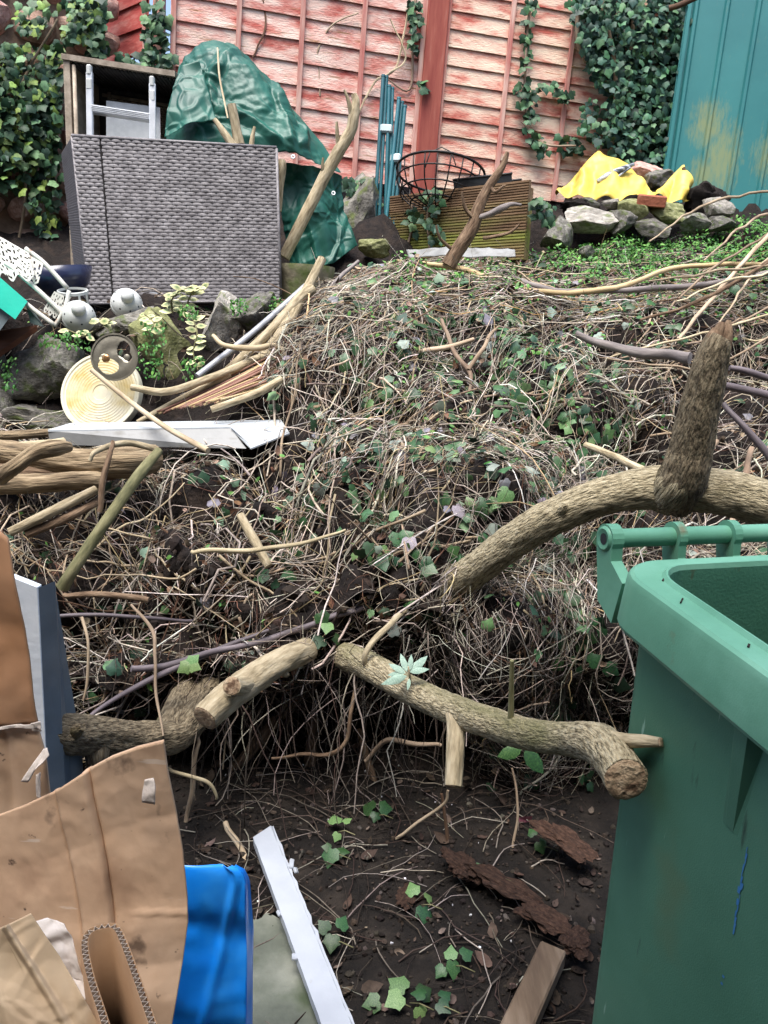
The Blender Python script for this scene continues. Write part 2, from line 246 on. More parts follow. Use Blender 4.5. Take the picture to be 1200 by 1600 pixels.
class MB:
    def __init__(s): s.v = []; s.f = []; s.tc = []
    def add(s, v, f, tc=None):
        k = len(s.v); s.v += [Vector(p) for p in v]; s.f += [tuple(i+k for i in q) for q in f]
        s.tc += [Vector(t) for t in (tc or v)]
    def box(s, c, d, rot=None, bev=0):
        c = Vector(c); r = rot or Matrix.Identity(3); x, y, z = [a/2 for a in d]
        if bev:
            bm = bmesh.new(); bmesh.ops.create_cube(bm, size=1)
            for q in bm.verts: q.co = Vector((q.co.x*d[0], q.co.y*d[1], q.co.z*d[2]))
            bmesh.ops.bevel(bm, geom=bm.edges[:], offset=bev, segments=1, affect='EDGES')
            bm.verts.index_update(); s.add([c+r@q.co for q in bm.verts], [[l.index for l in f.verts] for f in bm.faces]); bm.free(); return
        p = [c+r@Vector((i*x, j*y, k*z)) for i in (-1, 1) for j in (-1, 1) for k in (-1, 1)]
        s.add(p, [(0, 1, 3, 2), (4, 6, 7, 5), (0, 4, 5, 1), (2, 3, 7, 6), (0, 2, 6, 4), (1, 5, 7, 3)])
    def quadbox(s, q0, q1):                       # two matching quads -> a solid
        s.add(list(q0)+list(q1), [(0, 1, 2, 3), (7, 6, 5, 4), (0, 4, 5, 1), (1, 5, 6, 2), (2, 6, 7, 3), (3, 7, 4, 0)])
    def tube(s, pts, rad, n=8, cap=True, ripple=0, seed=0, close=False):
        pts = [Vector(p) for p in pts]; m = len(pts)
        if not hasattr(rad, '__len__'): rad = [rad]*m
        t = [(pts[(i+1) % m if close else min(i+1, m-1)]-pts[(i-1) % m if close else max(i-1, 0)]).normalized() for i in range(m)]
        ref = Vector((0, 0, 1)) if abs(t[0].z) < .9 else Vector((1, 0, 0))
        nn = (ref-t[0]*ref.dot(t[0])).normalized(); L = 0; V = []; T = []; F = []
        for i in range(m):
            nn = (nn-t[i]*nn.dot(t[i])).normalized(); b = t[i].cross(nn)
            if i: L += (pts[i]-pts[i-1]).length
            for k in range(n):
                a = 2*math.pi*k/n; d = nn*math.cos(a)+b*math.sin(a); r = rad[i]
                if ripple: r *= 1+ripple*noise.noise(Vector((math.cos(a)*1.7+seed, math.sin(a)*1.7, L*9)))+ripple*.5*noise.noise(Vector((math.cos(a)*4+seed, math.sin(a)*4, L*22)))
                if ripple and n >= 30: r *= 1+.05*(1-2.4*abs(noise.noise(Vector((math.cos(a)*5.5+seed, math.sin(a)*5.5, L*16)))))+.02*noise.noise(Vector((math.cos(a)*14+seed, math.sin(a)*14, L*60)))
                V.append(pts[i]+d*r); T.append((math.cos(a)*rad[i]+seed*.37, math.sin(a)*rad[i], L))
        for i in range(m if close else m-1):
            j = (i+1) % m
            for k in range(n): F.append((i*n+k, i*n+(k+1) % n, j*n+(k+1) % n, j*n+k))
        if cap and not close:
            F.append(tuple(range(n-1, -1, -1))); F.append(tuple((m-1)*n+k for k in range(n)))
        s.add(V, F, T)
    def lathe(s, prof, M, n=32):                   # profile (r, h) about the local z of matrix M
        V = []; F = []
        for r, h in prof:
            for k in range(n):
                a = 2*math.pi*k/n; V.append(M@Vector((r*math.cos(a), r*math.sin(a), h)))
        for i in range(len(prof)-1):
            for k in range(n): F.append((i*n+k, i*n+(k+1) % n, (i+1)*n+(k+1) % n, (i+1)*n+k))
        s.add(V, F)
    def make(s, name, mt, parent=None, smooth=False, local=False, origin=None, auto=None):
        off = Vector((0, 0, 0))
        if not local:
            off = parent.matrix_basis.translation if parent else None
            if parent and parent.parent: off = off+parent.parent.matrix_basis.translation
            if off is None:
                lo = [min(v[i] for v in s.v) for i in range(3)]; hi = [max(v[i] for v in s.v) for i in range(3)]
                off = origin or Vector(((lo[0]+hi[0])/2, (lo[1]+hi[1])/2, lo[2]))
        me = bpy.data.meshes.new(name); me.from_pydata([v-off for v in s.v], [], s.f)
        a = me.attributes.new('tc', 'FLOAT_VECTOR', 'POINT'); a.data.foreach_set('vector', [c for t in s.tc for c in t])
        me.materials.append(MATS[mt])
        if smooth: me.polygons.foreach_set('use_smooth', [True]*len(me.polygons))
        if auto: me.set_sharp_from_angle(angle=R(auto))
        me.update(); o = link(name, me, parent)
        if not parent: o.location = off
        return o
def spline(P, per=8):
    """Catmull-Rom through rows of numbers"""
    P = [np.array(p, float) for p in P]
    if len(P) == 2: return [P[0]+(P[1]-P[0])*t for t in np.linspace(0, 1, per+1)]
    Q = [2*P[0]-P[1]]+P+[2*P[-1]-P[-2]]; out = []
    for i in range(1, len(Q)-2):
        a, b, c, d = Q[i-1:i+3]
        for t in np.arange(per)/per:
            out.append(.5*(2*b+(c-a)*t+(2*a-5*b+4*c-d)*t*t+(3*b-a-3*c+d)*t**3))
    return out+[P[-1]]
def pixpath(rows, per=8):
    """(px,py,Y,half width in px) -> smooth path in the place, with radii in metres"""
    q = []
    for px, py, Y, hw in rows:
        p = at(px, py, Y); q.append((*p, hw*(p-Vector((0, 0, EYE))).length/FPX*.97))
    s = spline(q, per); return [Vector(a[:3]) for a in s], [max(.0006, a[3]) for a in s]
def branch(name, rows, mt, label, cat='branch', group=None, n=14, per=8, ripple=.08, stubs=(), cut=None, cut0=False, wob=0):
    """a limb with its side stubs; sawn ends carry a face of their own"""
    p, r = pixpath(rows, per); sd = random.random()*50
    if wob:
        for i in range(1, len(p)-1): p[i] = p[i]+Vector(noise.noise_vector(p[i]*9+Vector((sd, 0, 0))))*wob
    base = Vector((sum(q.x for q in p)/len(p), sum(q.y for q in p)/len(p), min(q.z for q in p)))
    if stubs or cut or cut0:
        e = empty(name, base, label, cat, group); b = MB(); b.tube(p, r, n, True, ripple, sd); b.make('limb', mt, e, True, auto=70)
        for st in stubs:
            q, s_ = pixpath(st[0], per); b = MB(); b.tube(q, s_, n if max(s_) > .012 else 10, True, ripple, sd+3); so_ = b.make(st[2] if len(st) > 2 else 'stub', mt if len(st) < 4 else st[3], e, True, auto=70)
            if st[1]: sawn(q, s_, so_)
        if cut: sawn(p, r, e)
        if cut0: sawn(p[::-1], r[::-1], e)
        return e
    b = MB(); b.tube(p, r, n, True, ripple, sd)
    return tag(b.make(name, mt, None, True, auto=70, origin=base), label, cat, group)
def sawn(p, r, parent):
    d = (p[-1]-p[-2]).normalized(); b = MB(); n = 20
    u = d.orthogonal().normalized(); v = d.cross(u); V = []; F = []
    for j, (k, h) in enumerate(((1.0, .0005), (.9, .003), (.6, .0025), (.25, .0035))):
        for i in range(n):
            a = 2*math.pi*i/n; rr = r[-1]*k*(1+.05*noise.noise(Vector((math.cos(a)*2, math.sin(a)*2, p[-1].x*9))))
            V.append(p[-1]+d*h+u*math.cos(a)*rr+v*math.sin(a)*rr)
    for j in range(3):
        for i in range(n): F.append((j*n+i, j*n+(i+1) % n, (j+1)*n+(i+1) % n, (j+1)*n+i))
    F.append(tuple(3*n+i for i in range(n))); b.add(V, F); return b.make('sawn_end', 'cut_wood', parent, True)
def resample(rows, n):
    P = [np.array(at(*r)) if len(r) == 3 else np.array(r) for r in rows]
    if n < 2: return P
    L = np.concatenate([[0], np.cumsum([np.linalg.norm(P[i+1]-P[i]) for i in range(len(P)-1)])]); P = np.array(P)
    t = np.linspace(0, L[-1], n); return np.stack([np.interp(t, L, P[:, k]) for k in range(3)], 1)
def sheet(name, top, bottom, left, right, n, m, mt, parent=None, disp=None, thick=.0015, smooth=True, label=None, cat=None, sub=0):
    """cloth, film or card spanned between four edges (px,py,Y), with folds pushed along its normal"""
    T, B, Lf, Rt = resample(top, n), resample(bottom, n), resample(left, m), resample(right, m)
    V = []
    for j in range(m):
        v = j/(m-1)
        for i in range(n):
            u = i/(n-1)
            p = (1-v)*T[i]+v*B[i]+(1-u)*Lf[j]+u*Rt[j]-((1-u)*(1-v)*T[0]+u*(1-v)*T[-1]+(1-u)*v*B[0]+u*v*B[-1])
            V.append(p)
    V = np.array(V).reshape(m, n, 3); du = np.gradient(V, axis=1); dv = np.gradient(V, axis=0)
    N = np.cross(du, dv); N /= (np.linalg.norm(N, axis=2, keepdims=True)+1e-9)
    if N[..., 1].mean() > 0: N = -N
    if disp:
        D = np.array([[disp(i/(n-1), j/(m-1), Vector(V[j, i])) for i in range(n)] for j in range(m)])
        V = V+N*D[..., None]
    F = [(j*n+i, j*n+i+1, (j+1)*n+i+1, (j+1)*n+i) for j in range(m-1) for i in range(n-1)]
    b = MB(); b.add([Vector(p) for p in V.reshape(-1, 3)], F); o = b.make(name, mt, parent, smooth)
    md = o.modifiers.new('thickness', 'SOLIDIFY'); md.thickness = thick; md.offset = 0
    if label: tag(o, label, cat)
    return o
def ridged(p, sc_, oc=4):
    a = 1; s = 0; q = p*sc_
    for k in range(oc):
        s += a*(1-2*abs(noise.noise(q))); q = q*2.03+Vector((7.1, 3.3, 1.7)); a *= .5
    return s

def crease(p, sc_):
    q = p*sc_; q = q+Vector(noise.noise_vector(q*.7))*.5; d = noise.voronoi(q)[0]
    return d[0]*.9-.35*max(0, 1-(d[1]-d[0])*5)
# ------------------------------------------------------------------ the ground and the bank
def gz(X, Y):
    return -.035*max(0, min(1, (1.35-Y)/.5))+.018*noise.noise(Vector((X*3, Y*3, 0)))+.010*noise.noise(Vector((X*11, Y*11, 4)))
b = MB(); nx, ny = 90, 80; xs = np.linspace(-1.8, 1.8, nx); ys = np.linspace(-.6, 3.0, ny)
V = [(x, y, gz(x, y)) for y in ys for x in xs]; F = [(j*nx+i, j*nx+i+1, (j+1)*nx+i+1, (j+1)*nx+i) for j in range(ny-1) for i in range(nx-1)]
k = len(V); V += [(-60, -60, -.04), (60, -60, -.04), (60, 90, -.04), (-60, 90, -.04)]
c0, c1, c2, c3 = 0, nx-1, (ny-1)*nx+nx-1, (ny-1)*nx
F += [tuple([k, k+1]+list(range(nx-1, -1, -1))), tuple([k+1, k+2]+[j*nx+nx-1 for j in range(ny-1, -1, -1)]),
      tuple([k+2, k+3]+[(ny-1)*nx+i for i in range(nx)]), tuple([k+3, k]+[j*nx for j in range(ny)])]
b.add(V, F); tag(b.make('ground', 'ground', None, True, origin=Vector((0, 0, 0))), kind='structure')

# unseen, made-up house wall, added to keep sky off the lower ground
mat('blocker_brick', [(.3, H('#6e5a4e')), (.6, H('#86705f'))], 9, .9, .4, 40, rand=.05)
b = MB()
for x0_, x1_, z0_, z1_ in ((-6, -2.6, -.05, 5.6), (-2.6, -1.4, -.05, .9), (-2.6, -1.4, 2.1, 5.6), (-1.4, .6, -.05, 5.6), (.6, 1.5, 2.1, 5.6), (1.5, 6, -.05, 5.6)):
    b.box(((x0_+x1_)/2, -1.35, (z0_+z1_)/2), (x1_-x0_, .3, z1_-z0_))
hw = tag(b.make('sky_blocker', 'blocker_brick', None), kind='structure')
b = MB(); b.box((-2.0, -1.38, 1.5), (1.2, .05, 1.2)); b.make('blocker_window', 'glass_grey', hw)
b = MB(); b.box((1.05, -1.4, 1.02), (.9, .05, 2.14)); b.make('blocker_door', 'white_metal', hw)
b = MB(); b.box((0, -1.25, 5.66), (12.4, .8, .1)); b.make('blocker_eaves', 'dark_trim', hw)
W_ = lambda Y, z: ('w', Y, z)
COLS = [
 (-420, [W_(2.2, -.05), W_(2.25, .15), W_(2.3, .3), W_(2.4, .45), W_(2.5, .6), W_(2.65, .75), W_(2.8, .9), W_(3.3, 1.0), W_(3.6, 1.25), W_(3.7, 1.5), W_(4.5, 1.55), W_(6.8, 2.6)]),
 (60, [W_(1.98, -.05), W_(2.02, .12), W_(2.06, .25), (1065, 2.1), (965, 2.2), (870, 2.35), (785, 2.55), (715, 3.0), (655, 3.4), (500, 3.75), (474, 4.4), W_(6.8, 2.6)]),
 (250, [W_(2.45, -.05), W_(2.45, .22), W_(2.3, .40), (1080, 2.1), (965, 2.2), (870, 2.35), (790, 2.6), (715, 2.95), (640, 3.4), (498, 3.72), (478, 4.4), W_(6.8, 2.6)]),
 (450, [W_(2.7, -.05), W_(2.65, .28), W_(2.35, .45), (1040, 2.1), (940, 2.2), (835, 2.4), (745, 2.65), (650, 3.0), (575, 3.4), (492, 3.95), (474, 4.6), W_(6.7, 2.7)]),
 (530, [W_(2.72, -.05), W_(2.65, .3), W_(2.35, .46), (1025, 2.1), (925, 2.2), (815, 2.43), (715, 2.73), (615, 3.1), (528, 3.5), (455, 4.0), (430, 4.6), W_(6.7, 2.7)]),
 (650, [W_(2.75, -.05), W_(2.65, .32), W_(2.35, .48), (1000, 2.1), (900, 2.22), (785, 2.5), (675, 2.85), (575, 3.3), (492, 3.75), (440, 4.3), (418, 4.9), W_(6.7, 2.72)]),
 (800, [W_(2.35, -.05), W_(2.25, .2), W_(2.18, .36), (1060, 2.12), (930, 2.22), (800, 2.45), (685, 2.85), (575, 3.3), (494, 3.8), (438, 4.4), (405, 5.0), W_(6.8, 2.75)]),
 (1000, [W_(2.4, -.05), W_(2.35, .2), W_(2.28, .36), (1050, 2.22), (930, 2.35), (810, 2.6), (705, 2.95), (595, 3.4), (510, 3.9), (440, 4.5), (368, 5.2), W_(6.9, 2.85)]),
 (1200, [W_(2.4, -.05), W_(2.35, .2), W_(2.3, .36), (1060, 2.25), (945, 2.4), (835, 2.65), (725, 3.0), (612, 3.4), (524, 3.9), (446, 4.5), (364, 5.3), W_(7, 2.9)]),
 (1750, [W_(2.4, -.05), W_(2.35, .2), W_(2.3, .4), W_(2.35, .6), W_(2.5, .8), W_(2.7, 1.0), W_(3.0, 1.2), W_(3.4, 1.45), W_(3.9, 1.7), W_(4.5, 1.95), W_(5.3, 2.3), W_(7, 2.9)])]
K = []
for px, kn in COLS:
    row = []
    for k_, q in enumerate(kn):
        if q[0] == 'w':
            s = ray(px, 1100 if k_ < 5 else 500); row.append((s.x/s.y*q[1], q[1], q[2]))
        else: row.append(tuple(at(px, q[0], q[1])))
    K.append(row)
K = np.array(K); NU, NV = 220, 180
tv = np.linspace(0, K.shape[1]-1, NV)
K1 = np.stack([np.array(spline(list(K[i]), 24)) for i in range(len(K))])           # (cols, 24*11+1, 3)
K1 = K1[:, np.round(np.linspace(0, K1.shape[1]-1, NV)).astype(int)]
cpx = np.array([c[0] for c in COLS], float); tu = np.linspace(cpx[0], cpx[-1], NU)
def pch(xs_, ys_, t):                                    # monotone-ish smooth interpolation along the columns
    i = np.clip(np.searchsorted(xs_, t)-1, 0, len(xs_)-2); h = (t-xs_[i])/(xs_[i+1]-xs_[i]); s = h*h*(3-2*h)*.5+h*.5
    return ys_[i]*(1-s)[:, None, None]+ys_[i+1]*s[:, None, None]
G = pch(cpx, K1, tu)
def grid_normals(G):
    N = np.cross(np.gradient(G, axis=0), np.gradient(G, axis=1)); return N/(np.linalg.norm(N, axis=2, keepdims=True)+1e-9)
GN = grid_normals(G)
D = np.array([[.11*noise.noise(Vector(p)*2.6)+.10*noise.noise(Vector(p)*5.8+Vector((4, 0, 0)))+.05*noise.noise(Vector(p)*13) for p in r] for r in G])
def project(P):
    X, Y, Z = P[..., 0], P[..., 1], P[..., 2]-EYE
    fw = Y*cp-Z*sp; dn = -Z*cp-Y*sp; x, y = X/fw*FPX, dn/fw*FPX
    return 600+x*cr-y*sr, 800+x*sr+y*cr
GPX, GPY = project(G); HOLE = np.zeros_like(GPX)
for hx, hy, hr in ((640, 645, 42), (500, 712, 34), (410, 745, 30), (345, 835, 34), (520, 885, 36), (850, 655, 34), (1010, 690, 50), (1130, 790, 70), (300, 960, 34), (890, 1085, 44), (690, 960, 34), (150, 990, 50), (770, 590, 26), (960, 860, 40), (600, 800, 28), (440, 840, 28), (730, 660, 24), (560, 610, 26), (900, 740, 30), (240, 800, 30), (800, 880, 30), (700, 520, 24), (850, 520, 28), (1080, 640, 40), (560, 980, 34), (380, 900, 30), (210, 880, 30), (470, 790, 26), (1180, 560, 34), (950, 560, 26)):
    HOLE = np.maximum(HOLE, np.exp(-((GPX-hx)**2+((GPY-hy)*1.25)**2)/(2*hr*hr)))
for hx, hy, hr, am in ((470, 600, 45, .07), (560, 490, 55, .06), (780, 500, 60, .05), (720, 760, 70, .07), (270, 900, 50, .06), (880, 950, 50, .06), (430, 960, 50, .06)): D = D+am*np.exp(-((GPX-hx)**2+(GPY-hy)**2)/(2*hr*hr))
D = D-.27*HOLE
G = G+GN*D[..., None]; GN = grid_normals(G)
F = [(i*NV+j, (i+1)*NV+j, (i+1)*NV+j+1, i*NV+j+1) for i in range(NU-1) for j in range(NV-1)]
o = link('bank', fast('bank', G.reshape(-1, 3), F, 'soil')); tag(o, kind='structure')
SU = np.linalg.norm(np.gradient(G, axis=0), axis=2); SV = np.linalg.norm(np.gradient(G, axis=1), axis=2)
def bil(A, a, b_):
    a = np.clip(a, 0, NU-1.001); b_ = np.clip(b_, 0, NV-1.001); i = a.astype(int); j = b_.astype(int); f = (a-i); g = (b_-j)
    if A.ndim == 3: f = f[:, None]; g = g[:, None]
    return A[i, j]*(1-f)*(1-g)+A[i+1, j]*f*(1-g)+A[i, j+1]*(1-f)*g+A[i+1, j+1]*f*g
def project(P):
    X, Y, Z = P[..., 0], P[..., 1], P[..., 2]-EYE
    fw = Y*cp-Z*sp; dn = -Z*cp-Y*sp; x, y = X/fw*FPX, dn/fw*FPX
    return 600+x*cr-y*sr, 800+x*sr+y*cr
GPX, GPY = project(G)
AREA = SU*SV
def sample_bank(n, wfun):
    """points of the bank, weighted by area and by a density given over the bank"""
    W = AREA*wfun(GPX, GPY, G); W[-1] = 0; W[:, -1] = 0; W[:, -18:] = 0; W = np.clip(W, 0, None).ravel(); W /= W.sum()
    k = rng.choice(len(W), n, p=W); return k//NV+rng.random(n), k % NV+rng.random(n)
def on_bank(px, py):
    """bank point whose place in the photo is nearest"""
    d = (GPX-px)**2+(GPY-py)**2; d[:, -18:] = 1e9; d[:, :30] = 1e9; i, j = np.unravel_index(np.argmin(d), d.shape); return Vector(G[i, j]), Vector(GN[i, j])
MATS_OK = True
# ------------------------------------------------------------------ leaves
IVY = [(0, 0), (-.2, -.1), (-.42, .02), (-.46, .2), (-.53, .43), (-.36, .54), (-.2, .74), (0, 1.0), (.2, .74), (.36, .54), (.53, .43), (.46, .2), (.42, .02), (.2, -.1)]
def leaf_arrays(outline, cen=(0, .33), fold=.07, droop=.16):
    V = [(cen[0], cen[1], fold)]+[(x, y, -droop*(x*x+max(0, y-.3)**2)) for x, y in outline]
    n = len(outline); F = [(0, 1+k, 1+(k+1) % n) for k in range(n)]
    return np.array(V), np.array(F)
OVAL = [(0, 0), (-.16, .12), (-.27, .38), (-.22, .68), (0, 1), (.22, .68), (.27, .38), (.16, .12)]
LANCE = [(0, 0), (-.10, .15), (-.17, .4), (-.12, .72), (0, 1), (.12, .72), (.17, .4), (.10, .15)]
LEAFV = {'ivy': leaf_arrays(IVY), 'oval': leaf_arrays(OVAL, (0, .45), .04, .2), 'lance': leaf_arrays(LANCE, (0, .45), .03, .25),
         'dead': leaf_arrays([(0, 0), (-.2, .1), (-.34, .4), (-.2, .75), (.02, 1), (.26, .7), (.3, .35), (.14, .08)], (0.03, .4), -.14, -.5)}
def frames(N, Tn, twist):
    """leaf frames from facing N and tip direction Tn"""
    N = N/np.linalg.norm(N, axis=1, keepdims=True); T = Tn-N*(N*Tn).sum(1, keepdims=True); T /= np.linalg.norm(T, axis=1, keepdims=True)+1e-9
    B = np.cross(T, N); c, s = np.cos(twist)[:, None], np.sin(twist)[:, None]
    return B*c+T*s, T*c-B*s, N
def leaves_mesh(name, kind, P, N, T, size, cols, mt, twist=.6):
    LV, LF = LEAFV[kind]; n = len(P); bx_, by_, bz_ = frames(N, T, rng.normal(0, twist, n)); size = np.asarray(size)[:, None, None]
    V = P[:, None, :]+size*(LV[None, :, 0:1]*bx_[:, None]+LV[None, :, 1:2]*by_[:, None]+LV[None, :, 2:3]*bz_[:, None]*rng.uniform(.3, 2.2, n)[:, None, None])
    F = LF[None]+(np.arange(n)*len(LV))[:, None, None]
    col = np.ones((n, len(LV), 4)); col[..., :3] = cols[:, None]
    return fast(name, V.reshape(-1, 3), F.reshape(-1, 3), mt, True, {'col': ('FLOAT_COLOR', col.reshape(-1, 4))})
def palette(n, hexes, var=.25):
    c = np.array([H(h) for h in hexes])[rng.integers(0, len(hexes), n)]; return c*rng.uniform(1-var, 1+var, (n, 1))*rng.uniform(.93, 1.07, (n, 3))
def inpoly(poly, n):
    out = []; P = np.array(poly, float); lo, hi = P.min(0), P.max(0)
    while len(out) < n:
        q = lo+rng.random(2)*(hi-lo); c = False; j = len(P)-1
        for i in range(len(P)):
            if (P[i, 1] > q[1]) != (P[j, 1] > q[1]) and q[0] < (P[j, 0]-P[i, 0])*(q[1]-P[i, 1])/(P[j, 1]-P[i, 1])+P[i, 0]: c = not c
            j = i
        if c: out.append(q)
    return np.array(out)
IVYC = ['#274531', '#325238', '#3d5e42', '#2c483a', '#476a48', '#5d7d54']
def ivy_plant(name, label, areas, Yf, size, hexes=IVYC, stems=(), cat='ivy', group=None, depth=.12, kind='ivy'):
    """areas: [(polygon in the photo, leaf count)]; Yf gives the distance of what it climbs on"""
    Q = np.concatenate([inpoly(p, n) for p, n in areas]); n = len(Q)
    P = np.array([at(q[0], q[1], Yf(q[0], q[1])-random.random()**1.5*depth) for q in Q])
    N = np.stack([rng.normal(0, .5, n), -1+rng.normal(0, .3, n), rng.normal(.35, .45, n)], 1); T = np.stack([rng.normal(0, .6, n), rng.normal(-.2, .3, n), -np.ones(n)], 1)
    base = Vector((P[:, 0].mean(), P[:, 1].mean(), P[:, 2].min())); e = empty(name, base, label, cat, group)
    o = link('foliage', leaves_mesh('foliage', kind, P-np.array(base), N, T, rng.uniform(.6, 1.35, n)*size, palette(n, hexes, .35), 'leafy'), e); tag(o, kind='stuff')
    for rows in stems:
        p, r = pixpath(rows, 6); b = MB(); b.tube(p, r, 6, True, .1, random.random()*9); b.make('stem', 'twig_grey', e, True)
    return e

# ------------------------------------------------------------------ fences
def fence_panel(a, b_, zb, height, mt, label, nb, lean=1.7, battens=5, exposed=.155):
    a, b_ = Vector(a), Vector(b_); d = b_-a; d.z = 0; wd = d.length; yaw = math.atan2(d.y, d.x)
    e = empty('garden_fence', (a.x, a.y, zb), label, 'fence', None, (0, R(lean), yaw))
    for k in range(nb):
        z0 = k*exposed; m_ = MB(); n = 14; V = []; sd = random.random()*90; tilt = random.uniform(-.004, .004)
        for i in range(n+1):
            x = wd*i/n; wv = .006*noise.noise(Vector((x*2.2, sd, 0)))+tilt*(i/n-.5)*2
            V += [(x, -.026, z0+wv), (x, -.009, z0+exposed+.028), (x, -.003, z0+exposed+.028), (x, -.017, z0+wv)]
        F = []
        for i in range(n):
            q = 4*i
            for c in range(4): F.append((q+c, q+(c+1) % 4, q+4+(c+1) % 4, q+4+c))
        F += [(0, 3, 2, 1), (4*n, 4*n+1, 4*n+2, 4*n+3)]
        m_.add(V, F); m_.make('board', mt, e, local=True)
    for k in range(battens):
        m_ = MB(); x = .02+(wd-.04)*k/(battens-1); m_.box((x, -.036, height/2), (.034, .019, height), bev=.002); m_.make('batten', 'batten', e, local=True)
    for z in (.0, ):
        m_ = MB(); m_.box((wd/2, .012, z+.03), (wd, .02, .04)); m_.make('bottom_rail', 'batten', e, local=True)
    return e
zf = at(540, 272, 6.0).z
A1, B1 = at(262, 150, 5.72), at(652, 150, 6.1)
fence_panel(A1, B1, zf, 1.85, 'fence_red', 'faded red overlap fence panel behind the green tarpaulin', 13, exposed=.142)
A2, B2 = at(680, 150, 6.14), at(1150, 150, 6.62)
fence_panel(A2, B2, zf-.03, 1.85, 'fence_faded', 'pale peeling overlap fence panel partly covered by ivy on its right', 16, exposed=.118, battens=6)
m_ = MB(); pc = (B1+A2)/2; yaw = math.atan2(A2.y-B1.y, A2.x-B1.x)
pst = empty('fence_post', (pc.x, pc.y-.03, zf-.35), 'dark red square fence post between the two large panels', 'post', None, (0, R(1.7), yaw))
m_.box((0, 0, 1.2), (.155, .085, 2.4), bev=.006); m_.make('shaft', 'post_red', pst, local=True)
fence_panel(at(140, 95, 6.35), at(236, 80, 5.82), at(200, 92, 6.0).z, 1.3, 'fence_deep', 'short deep red fence panel at the top left corner', 8, 0, 2)
m_ = MB(); q = at(244, 60, 5.78); pst = empty('fence_post', (q.x, q.y, at(244, 250, 5.78).z), 'slim weathered corner post wrapped in ivy', 'post', None, (0, R(1.5), 0))
m_.box((0, 0, .9), (.07, .07, 1.8), bev=.005); m_.make('shaft', 'batten', pst, local=True)
fy = lambda x, y: np.interp(x, [266, 645, 684, 1010], [5.72, 6.1, 6.14, 6.5])-.06

# ------------------------------------------------------------------ rubble wall at the left, clad in ivy
e = empty('garden_wall', at(20, 470, 5.2), 'pinkish rubble wall at the top left half hidden under ivy', 'wall')
m_ = MB(); a0, a1 = at(-420, 480, 4.6), at(170, 480, 5.75)
zt = 3.9; dx = (a1-a0); dx.z = 0; nrm = Vector((dx.y, -dx.x, 0)).normalized()
m_.quadbox([Vector((a0.x, a0.y, 1.3)), Vector((a1.x, a1.y, 1.3)), Vector((a1.x, a1.y, zt)), Vector((a0.x, a0.y, zt))],
           [Vector((a0.x, a0.y, 1.3))-nrm*.3, Vector((a1.x, a1.y, 1.3))-nrm*.3, Vector((a1.x, a1.y, zt))-nrm*.3, Vector((a0.x, a0.y, zt))-nrm*.3])
m_.make('core', 'mortar', e)
def rock_mesh(seed, flat=9, sub=3, rough=.12, lo_h=.28, hi_h=.44):
    r_ = random.Random(seed); bm = bmesh.new(); bmesh.ops.create_icosphere(bm, subdivisions=sub, radius=.5)
    pl = []
    for k in range(flat):
        d = Vector((r_.gauss(0, 1), r_.gauss(0, 1), r_.gauss(0, 1))).normalized(); pl.append((d, r_.uniform(lo_h, hi_h)))
    for v in bm.verts:
        p = v.co.copy()
        for d, h in pl:
            s = p.dot(d)
            if s > h: p -= d*(s-h)*.93
        p += p.normalized()*rough*(noise.noise(p*3+Vector((seed*1.7, 0, 0)))*.6+noise.noise(p*8+Vector((seed, 5, 0)))*.35+noise.noise(p*18)*.15); v.co = p
    me = bpy.data.meshes.new('stone'); bm.to_mesh(me); bm.free(); me.polygons.foreach_set('use_smooth', [True]*len(me.polygons)); me.set_sharp_from_angle(angle=R(38))
    mx = np.array([v.co[:] for v in me.vertices]); lo, hi = mx.min(0), mx.max(0)
    for v in me.vertices: v.co = Vector(((np.array(v.co)-lo)/(hi-lo)-.5))
    return me
wall_stones = []
for k in range(5):
    me = rock_mesh(k+40, 9, 2); me.materials.append(MATS['rubble']); wall_stones.append(me)
for row in range(11):
    z = 1.45+row*.225; t = random.uniform(0, .1)
    while t < .99:
        wd = random.uniform(.2, .42); f = t*dx.length
        o = link('stone', random.choice(wall_stones), e); o.location = Vector((a0.x, a0.y, z))+dx.normalized()*(f+wd/2)+nrm*.01-e.location
        o.scale = (wd*.97, .16, .215); o.rotation_euler = (random.uniform(-.05, .05), random.uniform(-.06, .06), math.atan2(dx.y, dx.x)+random.choice((0, math.pi))); t += wd/dx.length
wy = lambda x, y: np.interp(x, [-420, 170], [4.6, 5.75])-.08
ivy_plant('ivy', 'dense ivy with yellowish flower heads climbing the rubble wall at the left', [([(-60, 60), (60, 70), (160, 60), (160, 0), (110, -10), (95, 60), (92, 220), (70, 260), (-60, 270)], 1050),
    ([(-60, 170), (95, 120), (92, 390), (60, 380), (40, 300), (-60, 280)], 700), ([(120, -20), (165, -20), (165, 90), (140, 90)], 150), ([(30, 0), (100, 0), (60, 60), (10, 50)], 50)], wy, .054,
    IVYC+['#6f8a48', '#7f9a4c'], [[(20, 420, 5.3, 2), (40, 300, 5.3, 2), (30, 150, 5.3, 2), (90, 30, 5.4, 1.5)], [(60, 380, 5.4, 2), (80, 250, 5.45, 1.5), (120, 100, 5.5, 1.5)]], depth=.22)
ivy_plant('ivy', 'thin ivy strand winding up the slim corner post', [([(222, 0), (262, 0), (266, 95), (225, 95)], 75), ([(170, 85), (270, 80), (275, 105), (200, 100)], 40)], lambda x, y: 5.68, .062, stems=[[(240, 110, 5.7, 3), (236, 50, 5.7, 2), (246, -10, 5.7, 2)]], depth=.1)

